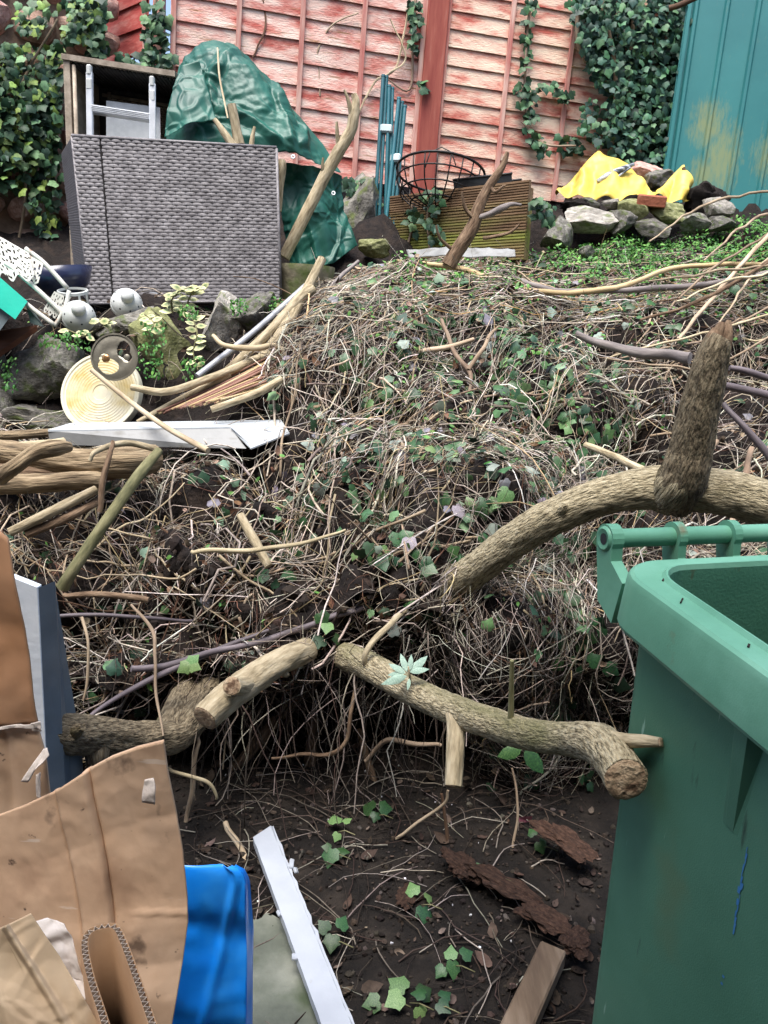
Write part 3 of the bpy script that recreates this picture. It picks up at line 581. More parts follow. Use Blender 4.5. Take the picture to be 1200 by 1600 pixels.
# ------------------------------------------------------------------ ivy on the right-hand fence
ivy_plant('ivy', 'thick mass of dark green ivy between the pale fence and the teal shed',
    [([(895, -20), (1085, -20), (1062, 110), (1035, 290), (1010, 268), (960, 245), (945, 215), (950, 150), (925, 120), (905, 60)], 2600), ([(885, 0), (960, 0), (930, 110), (910, 80)], 70), ([(910, 150), (950, 160), (945, 235), (905, 205)], 60)],
    lambda x, y: fy(x, y)-.02, .050, ['#274639', '#315443', '#3d634b', '#2b4a40', '#497352', '#557d56'],
    [[(1005, 270, 6.25, 4), (985, 150, 6.3, 4), (990, 20, 6.3, 3)], [(955, 250, 6.25, 3), (962, 120, 6.25, 3), (940, 0, 6.2, 3)], [(905, 0, 6.15, 3), (902, 60, 6.15, 3), (915, 98, 6.15, 2)]], depth=.28)
for nm, areas, st in (
    ('narrow ivy strand running down the pale fence with a bushy lower end', [([(822, 0), (836, 0), (826, 150), (812, 170), (815, 90)], 60), ([(800, 130), (840, 140), (838, 190), (822, 190)], 40), ([(835, 120), (905, 140), (880, 165), (840, 130)], 26)], [(829, -10, 6.2, 2), (820, 120, 6.2, 2), (822, 180, 6.2, 1.5)]),
    ('small hanging ivy clump near the foot of the pale fence', [([(815, 195), (850, 215), (862, 245), (845, 245), (820, 210)], 34), ([(875, 205), (910, 220), (912, 240), (875, 235)], 34)], [(815, 190, 6.2, 1.5), (850, 225, 6.2, 1.5), (900, 228, 6.2, 1.5)]),
    ('sparse ivy strand climbing the fence beside the red post', [([(640, 0), (662, 0), (655, 80), (640, 80)], 38), ([(655, 120), (668, 120), (668, 140), (655, 140)], 8)], [(650, -10, 6.05, 2), (645, 60, 6.05, 2), (640, 140, 6.05, 1.5), (600, 120, 6.0, 1)])):
    ivy_plant('ivy', nm, areas, lambda x, y: fy(x, y)-.02, .05, stems=[st], depth=.06)
# dead creepers over the left fence panel
for k, rows in enumerate(([(500, 150, 5.93, 1.4), (498, 80, 5.93, 1.4), (520, 40, 5.93, 1.2), (560, 20, 5.95, 1)], [(545, 215, 5.95, 1.2), (585, 130, 5.98, 1.5), (620, 105, 6.0, 1.5), (640, 10, 6.02, 1.5)],
                          [(395, 90, 5.82, 1.2), (415, 40, 5.84, 1.4), (408, -10, 5.84, 1.4)], [(600, 120, 5.98, 1.2), (635, 90, 6.0, 1.2), (610, 30, 6.0, 1)])):
    branch('dead_creeper', rows, 'twig_pale' if k != 2 else 'twig_dark', 'thin dry creeper stem hanging across the red fence panel', 'creeper', 'dry creepers on the fence', 5, 8, 0, wob=.02)

# ------------------------------------------------------------------ teal steel shed
sx0, sx1 = at(1036, 290, 6.15), at(1420, 330, 5.75)
e = empty('steel_shed', sx0, 'teal profiled steel shed with yellow algae smear at the top right', 'shed', None, (0, R(1.2), math.atan2(sx1.y-sx0.y, sx1.x-sx0.x)))
wd = (sx1-sx0).length; hg = 2.2
q = Vector(sx0)
algae(MATS['algae_steel'], H('#a89c4a'), [(.37, 0, .18), (.75, 0, .22), (.28, 0, .08), (.25, 0, .42)], [(.17, 1, .33), (.2, 1, .25), (.14, 1, .2), (.16, 1, .22)])
prof = [(0, 0)]; x = .03
while x < wd-.1:
    prof += [(x, 0), (x+.012, -.018), (x+.03, -.018), (x+.042, 0)]; x += .205
prof += [(wd, 0)]
cuts = [0, 9, 17, len(prof)-1]
for c in range(3):
    seg = prof[cuts[c]:cuts[c+1]+1]; m_ = MB(); V = []; F = []; rows_ = 12
    for j in range(rows_+1):
        for (x, y) in seg: V.append((x, y-.002*c, hg*j/rows_-.25))
    n = len(seg)
    for j in range(rows_):
        for i in range(n-1): F.append((j*n+i, j*n+i+1, (j+1)*n+i+1, (j+1)*n+i))
    m_.add(V, F); m_.make('wall_sheet', 'algae_steel', e, local=True)
m_ = MB(); m_.box((.0, .75, hg/2-.25), (.03, 1.5, hg)); m_.make('side_wall', 'shed_steel', e, local=True)
m_ = MB(); m_.box((.006, -.012, hg/2-.25), (.028, .03, hg), bev=.003); m_.make('corner_trim', 'shed_steel', e, local=True)
m_ = MB(); m_.box((wd/2-.05, .7, hg-.22), (wd+.2, 1.7, .05)); m_.make('roof', 'dark_trim', e, local=True)
branch('shed_edge_pole', [(1045, 13, 5.95, 3.5), (1062, 8, 5.93, 3.5), (1090, -5, 5.9, 3.5)], 'twig_dark', 'dark stick resting across the top of the ivy against the shed', 'stick')

# ------------------------------------------------------------------ rattan furniture
def weave(m_, q, rows, cols, bulge, hfrac=.86):
    """basketwork on the quad q (tl, tr, br, bl): each strand passes over two uprights and under the next"""
    tl, tr, br, bl = [Vector(a) for a in q]; nn = (tr-tl).cross(bl-tl).normalized()
    if nn.y > 0: nn = -nn
    P = lambda u, v, h: (tl*(1-u)+tr*u)*(1-v)+(bl*(1-u)+br*u)*v+nn*h
    for r in range(rows):
        v0, v1 = (r+.5-hfrac/2)/rows, (r+.5+hfrac/2)/rows; off = (r % 2)*.5; jit = random.uniform(-.07, .07); bl_ = bulge*random.uniform(.7, 1.2)
        for c in range(-1, cols+1):
            V = []; F = []; ss = 5
            for i in range(ss+1):
                u = (c+off+jit+i/ss*.98)/cols; uu = min(1, max(0, u)); h = bl_*(math.sin(math.pi*i/ss)**.6)
                dv = (v1-v0)*.12*(1-math.sin(math.pi*i/ss))
                V += [P(uu, v0+dv, h*.55), P(uu, (v0+v1)/2, h), P(uu, v1-dv, h*.55)]
            if (c+off+1)/cols <= 0.002 or (c+off)/cols >= .998: continue
            for i in range(ss):
                for k in range(2): F.append((3*i+k, 3*i+k+1, 3*i+k+4, 3*i+k+3))
            m_.add(V, F)
TL, TR, BR, BL = at(112, 213, 4.16), at(432, 232, 4.08), at(439, 470, 4.0), at(140, 474, 4.0)
bTL, bBL = at(96, 240, 4.5), at(120, 452, 4.3)
off = ((bTL-TL)+(bBL-BL))/2
bTR, bBR = TR+(bTL-TL)*1.0+Vector((.05, .05, 0)), BR+(bBL-BL)+Vector((.05, .05, 0))
e = empty('rattan_sofa', (BL+BR+bBL+bBR)/4, 'grey woven rattan sofa section stood on end above the stone wall', 'sofa')
lp = lambda a, c, t: a*(1-t)+c*t
t0, t1, b0_, b1_ = .138, .146, .122, .130
fz = Vector((0, .012, 0))
m_ = MB(); m_.quadbox([p+fz for p in (TL, TR, BR, BL)], [bTL, bTR, bBR, bBL]); m_.make('carcass', 'rattan_dark', e)
m_ = MB(); weave(m_, (lp(TL, TR, t1), TR, BR, lp(BL, BR, b1_)), 46, 17, .0065); o = m_.make('front_panel', 'rattan', e, True)
m_ = MB(); weave(m_, (TL, lp(TL, TR, t0), lp(BL, BR, b0_), BL), 44, 3, .009); m_.make('arm_panel', 'rattan', e, True)
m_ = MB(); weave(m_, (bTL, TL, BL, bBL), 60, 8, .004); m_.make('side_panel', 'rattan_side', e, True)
m_ = MB(); m_.tube([TL+Vector((0, 0, .004)), TR+Vector((0, 0, .004))], .008, 8); m_.tube([TR, BR], .007, 8); m_.tube([TL, BL], .006, 8); m_.tube([BL, BR], .007, 8); m_.make('edge_roll', 'rattan', e, True)
m_ = MB(); m_.quadbox([lp(TL, TR, t0)+Vector((0, .009, 0)), lp(TL, TR, t1)+Vector((0, .009, 0)), lp(BL, BR, b1_)+Vector((0, .009, 0)), lp(BL, BR, b0_)+Vector((0, .009, 0))],
                      [lp(TL, TR, t0)+Vector((0, .016, 0)), lp(TL, TR, t1)+Vector((0, .016, 0)), lp(BL, BR, b1_)+Vector((0, .016, 0)), lp(BL, BR, b0_)+Vector((0, .016, 0))]); m_.make('seam', 'void', e)

# open rattan frame behind it
Fl, Ft = at(98, 425, 4.62), at(98, 84, 4.62); Fr = at(283, 113, 4.62)
zt, zb = Ft.z, Fl.z; x0, x1 = Ft.x, at(274, 113, 4.62).x; y0, y1 = 4.62, 5.05
e = empty('rattan_cabinet', ((x0+x1)/2, 4.85, zb), 'brown rattan frame on end behind the sofa, its slatted underside showing', 'cabinet')
tl_ = (at(283, 113, 4.62).z-at(98, 84, 4.62).z)/(Fr.x-Ft.x)         # it leans: its top runs down to the right
zz = lambda x: zt+(x-x0)*tl_
m_ = MB(); m_.quadbox([Vector((x0, y0, zb)), Vector((x0+.035, y0, zb)), Vector((x0+.035, y0, zt-.02)), Vector((x0, y0, zt-.02))], [Vector((x0, y1, zb)), Vector((x0+.035, y1, zb)), Vector((x0+.035, y1, zt-.02)), Vector((x0, y1, zt-.02))]); m_.make('side_panel', 'rattan_brown', e)
m_ = MB(); m_.quadbox([Vector((x0-.005, y0-.01, zz(x0)-.028)), Vector((x1, y0-.01, zz(x1)-.028)), Vector((x1, y0-.01, zz(x1))), Vector((x0-.005, y0-.01, zz(x0)))], [Vector((x0-.005, y1+.03, zz(x0)-.028)), Vector((x1, y1+.03, zz(x1)-.028)), Vector((x1, y1+.03, zz(x1))), Vector((x0-.005, y1+.03, zz(x0)))]); m_.make('top_panel', 'rattan_brown', e)
for k in range(26):
    x = x0+.05+(x1-x0-.06)*k/25; m_ = MB(); m_.tube([Vector((x, y0+.015, zz(x)-.036)), Vector((x, (y0+y1)/2, zz(x)-.040)), Vector((x, y1-.01, zz(x)-.036))], .0085, 6); m_.make('slat', 'rattan_dark', e, True)
m_ = MB(); m_.quadbox([Vector((x0+.03, y1, zb)), Vector((x1, y1, zb)), Vector((x1, y1, zz(x1)-.03)), Vector((x0+.03, y1, zz(x0)-.03))], [Vector((x0+.03, y1+.03, zb)), Vector((x1, y1+.03, zb)), Vector((x1, y1+.03, zz(x1)-.03)), Vector((x0+.03, y1+.03, zz(x0)-.03))]); m_.make('back_board', 'rattan_dark', e)
m_ = MB(); weave(m_, (Vector((x0+.11, y1-.006, zz(x0)-.10)), Vector((x1, y1-.006, zz(x1)-.10)), Vector((x1, y1-.006, zb+.5)), Vector((x0+.11, y1-.006, zb+.5))), 40, 26, .007); m_.make('back_panel', 'rattan_brown', e, True)
for z_ in (.06, ):
    m_ = MB(); m_.tube([Vector((x0+.06, y1-.012, zz(x0)-.085)), Vector((x1, y1-.012, zz(x1)-.085))], .010, 8); m_.tube([Vector((x0+.10, y1-.012, zz(x0)-.07)), Vector((x0+.10, y1-.012, zb+.3))], .012, 8); m_.tube([Vector((x0+.055, y0+.01, zz(x0)-.05)), Vector((x0+.055, y0+.01, zb))], .011, 8); m_.make('frame_rail', 'rattan_brown', e, True)

# ladder and punched plate
e = empty('ladder', at(190, 470, 4.5), 'short aluminium ladder standing in the rattan frame', 'ladder')
for (xt, yt, xb) in ((140, 113, 142), (238, 131, 240)):
    a, c = at(xt, yt, 4.5), at(xb, 330, 4.46); m_ = MB(); d = (c-a)
    m_.box((a+c)/2, (.034, .022, d.length), rot=d.to_track_quat('Z', 'Y').to_matrix(), bev=.003); rl = m_.make('rail', 'aluminium', e)
    m_ = MB(); m_.box(a+Vector((0, -.002, .01)), (.026, .03, .05), bev=.006); m_.box(a+Vector((0, -.014, -.06)), (.03, .008, .05), bev=.003); m_.make('end_cap', 'white_metal', rl)
a, c = at(144, 170, 4.5), at(236, 184, 4.5)
m_ = MB(); V = []; F = []
for p in (a, c):
    for y, z in ((-.02, .018), (-.02, -.018), (.028, -.022), (.03, .02)): V.append(p+Vector((0, y, z)))
F = [(0, 1, 5, 4), (1, 2, 6, 5), (2, 3, 7, 6), (3, 0, 4, 7)]; m_.add(V, F)
for k in range(4): m_.tube([a+Vector((0, -.021, .012-.008*k)), c+Vector((0, -.021, .012-.008*k))], .0022, 5)
m_.make('rung', 'aluminium', e)
e = empty('punched_plate', at(208, 330, 4.7), 'grey steel plate with two rows of holes leaning behind the ladder', 'plate')
q = [at(166, 157, 4.75), at(250, 168, 4.75), at(252, 330, 4.68), at(166, 330, 4.68)]; m_ = MB(); m_.quadbox(q, [p+Vector((0, .006, 0)) for p in q]); psh = m_.make('sheet', 'plate_steel', e)
for j, yy in enumerate((189, 208)):
    for xx in (183, 201, 219):
        m_ = MB(); p = at(xx, yy+(xx-183)*.12, 4.742); m_.lathe([(.0001, 0), (.0075, 0), (.009, -.002), (.011, 0)], Matrix.Translation(p)@Matrix.Rotation(R(90), 4, 'X'), 12); m_.make('hole', 'hole', psh, True)

# ------------------------------------------------------------------ green tarpaulin
e = empty('tarpaulin', at(430, 420, 4.85), 'crumpled dark green tarpaulin draped over a tall heap behind the sofa', 'tarpaulin')
def crump(u, v, p):
    ed = min(1, 6*min(u, 1-u, 1-v+.1), 2.2*v+.02)
    return (.06*ridged(p, 1.6, 2)-.13*crease(Vector((p.x*1.5+p.z*.6, p.y, p.z*.8)), 2.2)-.045*crease(Vector((p.x*.8+p.z*1.2, p.y, p.z*1.1-p.x*.5))+Vector((5, 2, 1)), 5)*max(0, min(1, .3+1.2*noise.noise(p*3)))-.045*crease(p+Vector((8, 2, 1)), 10)*max(0, min(1, .45+noise.noise(p*4+Vector((2, 2, 2)))*1.5))-.012*crease(p+Vector((1, 7, 1)), 24))*ed+.16*math.sin(math.pi*u)*ed
tp = sheet('upper_sheet', [(298, 92, 4.95), (316, 76, 4.95), (334, 74, 4.95), (354, 84, 4.95)], [(268, 262, 4.62), (340, 240, 4.55), (436, 252, 4.62), (480, 258, 4.66), (533, 270, 4.8)],
      [(298, 92, 4.95), (290, 97, 4.9), (280, 102, 4.82), (273, 135, 4.74), (264, 180, 4.68), (259, 222, 4.65), (268, 262, 4.62)], [(354, 84, 4.95), (372, 90, 4.95), (392, 98, 4.95), (425, 138, 4.92), (468, 182, 4.88), (505, 226, 4.85), (533, 270, 4.8)],
      130, 120, 'tarp', e, crump)
sheet('lower_sheet', [(425, 250, 4.7), (480, 262, 4.72), (535, 275, 4.86)], [(455, 415, 4.75), (490, 418, 4.7), (515, 416, 4.7), (558, 385, 4.8)],
      [(425, 250, 4.7), (436, 310, 4.72), (445, 360, 4.74), (455, 415, 4.75)], [(535, 275, 4.86), (536, 300, 4.86), (540, 330, 4.85), (558, 385, 4.8)], 90, 100, 'tarp', e, lambda u, v, p: (.05*ridged(p+Vector((9, 0, 2)), 2.6, 2)-.08*crease(Vector((p.x*1.6, p.y, p.z*.8)), 3.4)-.02*crease(p, 9))*min(1, 6*min(u+.1, 1-u+.1))+.05*math.sin(math.pi*u))
sheet('flap', [(262, 190, 4.5), (272, 135, 4.55), (284, 103, 4.6), (312, 98, 4.62)], [(258, 216, 4.48), (295, 196, 4.45), (338, 190, 4.5)], [(262, 190, 4.5), (258, 216, 4.48)], [(312, 98, 4.62), (328, 150, 4.55), (338, 190, 4.5)], 60, 50, 'tarp', e, lambda u, v, p: .02*ridged(p+Vector((1, 4, 2)), 4, 2)-.03*crease(p, 8))
for (xx, yy, Y) in ((458, 245, 4.52), (521, 302, 4.72)):
    m_ = MB(); m_.lathe([(.005, 0), (.006, .003), (.011, .003), (.013, 0)], Matrix.Translation(at(xx, yy, Y))@Matrix.Rotation(R(80), 4, 'X'), 14); m_.make('eyelet', 'aluminium', tp, True)
branch('string_tie', [(340, 75, 4.7, 1.2), (343, 120, 4.55, 1.3), (352, 165, 4.4, 1.3), (356, 185, 4.35, 1.2)], 'twig_pale', 'pale stalk hanging down the front of the tarpaulin', 'stalk', None, 5, 8, 0)
# sticks poking up from behind the sofa
for rows, lb in (([(374, 226, 4.3, 8), (368, 195, 4.3, 7), (362, 163, 4.3, 6)], 'thickest broken branch end sticking up behind the sofa top'),
                 ([(364, 228, 4.25, 6), (350, 208, 4.25, 5), (335, 186, 4.25, 3)], 'splintered stick leaning left behind the sofa top'),
                 ([(393, 230, 4.3, 4), (395, 212, 4.3, 3), (398, 198, 4.3, 2)], 'short thin twig stump behind the sofa top')):
    branch('broken_stick', rows, 'bark_smooth', lb, 'stick', 'sticks poking up behind the sofa', 9, 6, .12)
branch('broken_stick', [(437, 330, 4.2, 3), (438, 290, 4.2, 5), (440, 262, 4.2, 7), (439, 250, 4.2, 6)], 'bark_smooth', 'blunt stick rising beside the right edge of the sofa', 'stick', 'sticks poking up behind the sofa', 9, 6, .12)
branch('leaning_branch', [(444, 402, 4.25, 9), (470, 350, 4.27, 9), (505, 280, 4.3, 9), (530, 235, 4.3, 9), (548, 205, 4.3, 8), (552, 185, 4.3, 8), (556, 160, 4.3, 6), (553, 147, 4.3, 4)], 'bark_smooth',
       'long peeled branch leaning up in front of the tarpaulin and fence', 'branch', None, 12, 7, .12,
       stubs=[([(530, 240, 4.3, 4), (527, 210, 4.28, 3), (526, 190, 4.27, 2)], None, 'side_twig'), ([(508, 278, 4.3, 3), (504, 262, 4.28, 2.5), (505, 246, 4.27, 1.5)], None, 'side_twig'), ([(551, 190, 4.3, 4), (545, 160, 4.28, 3), (538, 140, 4.27, 1.5)], None, 'side_twig')])

# half round mossy planter by the sofa
e = empty('planter', at(478, 470, 4.5), 'weathered ribbed planter with moss on its rim beside the sofa', 'planter')
m_ = MB(); q = at(474, 416, 4.2); r0 = .165
m_.lathe([(r0*.8, -.28), (r0*.86, -.2), (r0*.87, -.195), (r0*.9, -.12), (r0*.91, -.115), (r0*.95, -.05), (r0, -.03), (r0, 0), (r0*.93, .0), (r0*.9, -.03), (.001, -.035)], Matrix.Translation(q), 36); m_.make('bowl', 'terracotta_grey', e, True, auto=40)

# ------------------------------------------------------------------ bundles of green stakes
def stakes(top, bot, n, label, tape):
    e = empty('stake_bundle', bot, label, 'stakes', 'green garden stakes leaning on the fence')
    for k in range(n):
        dx_, dy_ = (k-(n-1)/2)*.021, (k % 2)*.02; j = random.uniform(-.02, .02)
        a, c = top+Vector((dx_, dy_, random.uniform(-.04, .03))), bot+Vector((dx_*1.3+j, dy_, 0))
        m_ = MB(); m_.tube([c, (a+c)/2, a], .0125, 10); m_.tube([a, a+(a-c).normalized()*.012], .0145, 10); m_.make('stake', 'stake_green', e, True, auto=50)
    if tape:
        m_ = MB(); p = lp(bot, top, tape); m_.box(p+Vector((0, .008, 0)), (n*.019+.012, .05, .055), rot=(top-bot).to_track_quat('Z', 'Y').to_matrix(), bev=.01); m_.make('tape', 'tape', e)
stakes(at(606, 128, 5.55), at(594, 390, 5.35), 4, 'taller bundle of green coated stakes taped together against the fence', .72)
stakes(at(628, 160, 5.5), at(603, 390, 5.3), 3, 'shorter bundle of green coated stakes beside the red post', .62)

# ------------------------------------------------------------------ grooved decking planter, basket and tray
a, c = at(612, 392, 5.35), at(812, 400, 4.72); d = c-a; d.z = 0
ztop = [at(615, 318, 5.35).z, at(835, 277, 4.72).z]
e = empty('decking_planter', (a+c)/2, 'planter box of grooved decking boards, green with algae along the bottom', 'planter', None, (0, 0, 0))
e.location.z = min(a.z, c.z)-.03; base = e.location
yaw = math.atan2(d.y, d.x); e.rotation_euler = (0, -R(1.0), yaw)
wd = d.length+.07; hh = .5
for k in range(3):
    m_ = MB(); z0 = k*.152; hb = .149 if k < 2 else .13; ng = 9; P = []
    for g in range(ng):
        zz0 = z0+hb*g/ng; st = hb/ng; P += [(-.014, zz0+st*.1), (-.014, zz0+st*.62), (-.0085, zz0+st*.70), (-.0085, zz0+st*.98)]
    P += [(.012, z0+hb), (.012, z0)]
    V = [(-wd/2, y, z) for y, z in P]+[(wd/2, y, z) for y, z in P]; n = len(P); F = [(i, (i+1) % n, n+(i+1) % n, n+i) for i in range(n)]+[tuple(range(n-1, -1, -1)), tuple(range(n, 2*n))]
    m_.add(V, F); o = m_.make('board', 'decking', e, local=True)
m_ = MB(); m_.box((wd/2-.16, .27, .2), (.026, .5, .40), rot=Matrix.Rotation(R(32), 3, 'Z'), bev=.003); m_.make('end_board', 'decking', e, local=True)
m_ = MB(); m_.box((wd/2-.03, .036, .2), (.045, .045, .40), bev=.003); m_.make('corner_post', 'decking', e, local=True)
m_ = MB(); m_.box((-.2, .22, .17), (wd-.5, .36, .30)); m_.make('soil_fill', 'black_soil', e, local=True)
ivy_plant('ivy', 'little ivy plant growing up the grooved decking planter', [([(655, 300), (688, 290), (690, 380), (668, 388), (660, 330)], 46), ([(636, 330), (650, 325), (652, 370), (640, 372)], 12), ([(835, 310), (870, 320), (862, 350), (838, 345)], 40)], lambda x, y: np.interp(x, [612, 812], [5.35, 4.72])-.04, .045, stems=[[(672, 395, 5.12, 2), (668, 340, 5.13, 2), (675, 300, 5.1, 1.5)], [(634, 395, 5.22, 2), (645, 350, 5.22, 2), (642, 320, 5.2, 1.5)]], depth=.07)
# wire basket lying on its side
e = empty('wire_basket', at(690, 320, 5.15), 'black wire hanging basket lying in the decking planter', 'basket')
cb = at(685, 300, 5.2); rb = .28; Mb = Matrix.Translation(cb)@Matrix.Rotation(R(4), 4, 'Y')@Matrix.Rotation(R(-14), 4, 'X')
ring = lambda r, h, n=36: [Mb@Vector((r*math.cos(2*math.pi*k/n), r*math.sin(2*math.pi*k/n), h)) for k in range(n)]
for r, h, t in ((rb, .12, .008), (rb*.97, .05, .005), (rb*.86, -.03, .005), (rb*.6, -.09, .005)):
    m_ = MB(); m_.tube(ring(r, h), t, 7, close=True); m_.make('hoop', 'black_wire', e, True)
for k in range(22):
    a_ = 2*math.pi*k/22; m_ = MB(); m_.tube([Mb@Vector((r*math.cos(a_), r*math.sin(a_), h)) for r, h in ((rb, .12), (rb*.97, .05), (rb*.86, -.03), (rb*.6, -.09), (rb*.2, -.12))], .0042, 6); m_.make('wire', 'black_wire', e, True)
m_ = MB(); m_.tube([at(664, 262, 5.3), at(672, 238, 5.35), at(690, 230, 5.38), at(706, 238, 5.35), at(712, 258, 5.3)], .004, 6); m_.make('handle', 'black_wire', e, True)
e = empty('seed_tray', at(750, 296, 4.95), 'black plastic trough wedged in the planter beside the wire basket', 'tray')
m_ = MB(); q0 = [at(708, 281, 5.08), at(800, 271, 4.8), at(800, 292, 4.8), at(710, 300, 5.08)]; ofs = Vector((.08, .16, 0)); q1 = [p+ofs for p in q0]
m_.quadbox(q0, [p+Vector((0, .004, 0)) for p in q0]); m_.quadbox(q1, [p+Vector((0, .004, 0)) for p in q1]); m_.quadbox([q0[3], q0[2], q1[2], q1[3]], [p+Vector((0, 0, .004)) for p in (q0[3], q0[2], q1[2], q1[3])]); m_.quadbox([q0[0], q0[3], q1[3], q1[0]], [p+Vector((.004, .004, 0)) for p in (q0[0], q0[3], q1[3], q1[0])]); m_.make('trough', 'black_plastic', e)
m_ = MB(); m_.tube([q0[0], q0[1]], .007, 6); m_.tube([q1[0], q1[1]], .007, 6); m_.make('lip', 'black_plastic', e, True)

sheet('plastic_strip', [(636, 392, 4.85), (700, 388, 4.7), (805, 393, 4.55)], [(640, 406, 4.8), (700, 402, 4.65), (806, 405, 4.5)], [(636, 392, 4.85), (640, 406, 4.8)], [(805, 393, 4.55), (806, 405, 4.5)], 50, 8, 'upvc_dimmed', None, lambda u, v, p: .012*ridged(p, 5, 3), label='bluish white plastic strip lying in front of the decking planter', cat='plastic')
# ------------------------------------------------------------------ yellow sheet, stones, brick on the right
e = empty('yellow_sheet', at(970, 318, 5.35), 'crumpled yellow plastic sheet slumped on the low stone wall', 'sheet')
topy = [(870, 306, 5.35), (890, 285, 5.4), (910, 262, 5.45), (928, 242, 5.5), (936, 235, 5.5), (946, 245, 5.48), (966, 250, 5.46), (982, 257, 5.42), (992, 270, 5.4), (1002, 288, 5.35), (1014, 299, 5.3), (1026, 301, 5.3), (1042, 285, 5.35), (1056, 268, 5.4), (1068, 257, 5.42), (1073, 285, 5.4), (1076, 313, 5.35)]
boty = [(870, 310, 5.3), (900, 316, 5.22), (940, 319, 5.15), (980, 318, 5.12), (1010, 318, 5.12), (1045, 318, 5.15), (1078, 317, 5.3)]
sheet('sheet', topy, boty, [topy[0], boty[0]], [topy[-1], boty[-1]], 90, 24, 'yellow_sheet', e, lambda u, v, p: (.03*ridged(p, 5, 3)+.025*math.sin(u*37+v*2))*min(1, 3*v+.15))
sheet('far_side', [(936, 235, 5.5), (982, 257, 5.42), (1002, 288, 5.35)], [(900, 300, 5.8), (960, 300, 5.8), (1005, 300, 5.75)], [(936, 235, 5.5), (900, 300, 5.8)], [(1002, 288, 5.35), (1005, 300, 5.75)], 12, 8, 'yellow_sheet', e, lambda u, v, p: .02*ridged(p, 4, 3))
for rows in ([(934, 284, 5.3, 3.5), (950, 274, 5.28, 4.5), (972, 264, 5.3, 4), (990, 257, 5.34, 2.5)], [(938, 286, 5.3, 1.5), (960, 279, 5.27, 1.5), (985, 262, 5.31, 1.5)]):
    p, r = pixpath(rows, 6); m_ = MB(); m_.tube(p, r, 8); m_.make('strap', 'strap', e, True)
branch('bent_stick', [(1068, 262, 5.36, 2.5), (1074, 285, 5.33, 3), (1079, 316, 5.3, 3)], 'twig_dark', 'short dark stick upright at the right end of the yellow sheet', 'stick', None, 7, 5, .1)
rid = [0]
def stone(px, py, w_, h_, Y, mt, label, depth=None, group='stones of the low wall', tilt=0, rough=.12, name='stone', cat='stone', sub=3):
    rid[0] += 1; me = rock_mesh(rid[0]*3.7, 16 if rough < .2 else 9, 4, rough*.8, .2, .36); me.materials.append(MATS[mt]); o = link(name, me)
    s = Y/FPX*1.03; o.location = at(px, py, Y); o.scale = (w_*s, (depth or .5*(w_+h_))*s, h_*s); o.rotation_euler = (random.uniform(-.15, .15), R(tilt), random.uniform(-.3, .3))
    tag(o, label, cat, group); return o
for px, py, w_, h_, Y, mt, lb in (
    (925, 345, 95, 46, 5.05, 'rock_pale', 'large pale stone at the left end of the low wall by the yellow sheet'), (988, 328, 50, 38, 5.08, 'rock_moss', 'mossy wedge-shaped stone beneath the red brick'),
    (1042, 333, 66, 36, 5.1, 'rock_moss', 'flat greenish stone right of the red brick in the low wall'), (1122, 323, 46, 34, 5.12, 'rock_pale', 'rounded pale boulder in front of the black soil mound'),
    (968, 350, 56, 44, 5.0, 'rock', 'grey stone wedged low in the middle of the low wall'), (1085, 350, 60, 36, 5.1, 'rock', 'dark stone under the pale boulder in the low wall'),
    (1018, 356, 60, 30, 5.0, 'rock', 'half buried stone under the flat greenish one'), (872, 362, 54, 56, 4.95, 'rock', 'brownish stone standing against the decking planter end'),
    (922, 318, 40, 18, 5.15, 'rock', 'thin grey stone chip under the left yellow corner'), (956, 318, 30, 18, 5.1, 'rock_pale', 'small pale stone chip below the yellow sheet'),
    (1030, 282, 50, 36, 5.55, 'rock', 'grey rock propped behind the dip of the yellow sheet'), (918, 393, 32, 20, 4.7, 'rock', 'lone small stone in the weeds below the low wall'),
    (1128, 348, 46, 28, 5.05, 'rock', 'low dull stone at the right end of the low wall'), (1005, 268, 60, 34, 5.9, 'rubble', 'reddish rubble at the foot of the ivy mass')):
    stone(px, py, w_*.9, h_*.86, Y, mt, lb)
stone(1105, 312, 62, 48, 5.3, 'black_soil', 'dark heap of soil beside the shed foot', group=None, rough=.25, name='soil_mound', cat='soil')
stone(903, 325, 62, 26, 5.2, 'black_soil', 'dark gravelly soil under the left corner of the yellow sheet', group=None, rough=.25, name='soil_mound', cat='soil')
m_ = MB(); m_.box(at(1018, 314, 5.03), (.17, .1, .065), rot=Euler((.2, .08, -.25)).to_matrix(), bev=.006); tag(m_.make('brick', 'brick'), 'single red brick lying on the low wall under the yellow sheet', 'brick')
stone(585, 388, 46, 26, 4.75, 'rock_moss', 'rounded mossy stone at the foot of the green stakes', group=None)
# ivy and bank under the fence between tarp and stakes
ivy_plant('ivy', 'dark ivy patch under the fence bottom between tarpaulin and stakes', [([(535, 276), (592, 282), (592, 345), (560, 345), (540, 310)], 110)], lambda x, y: 5.5, .05, depth=.1)
stone(560, 340, 80, 120, 5.55, 'rock', 'rough grey block of stone under the fence bottom', group=None)
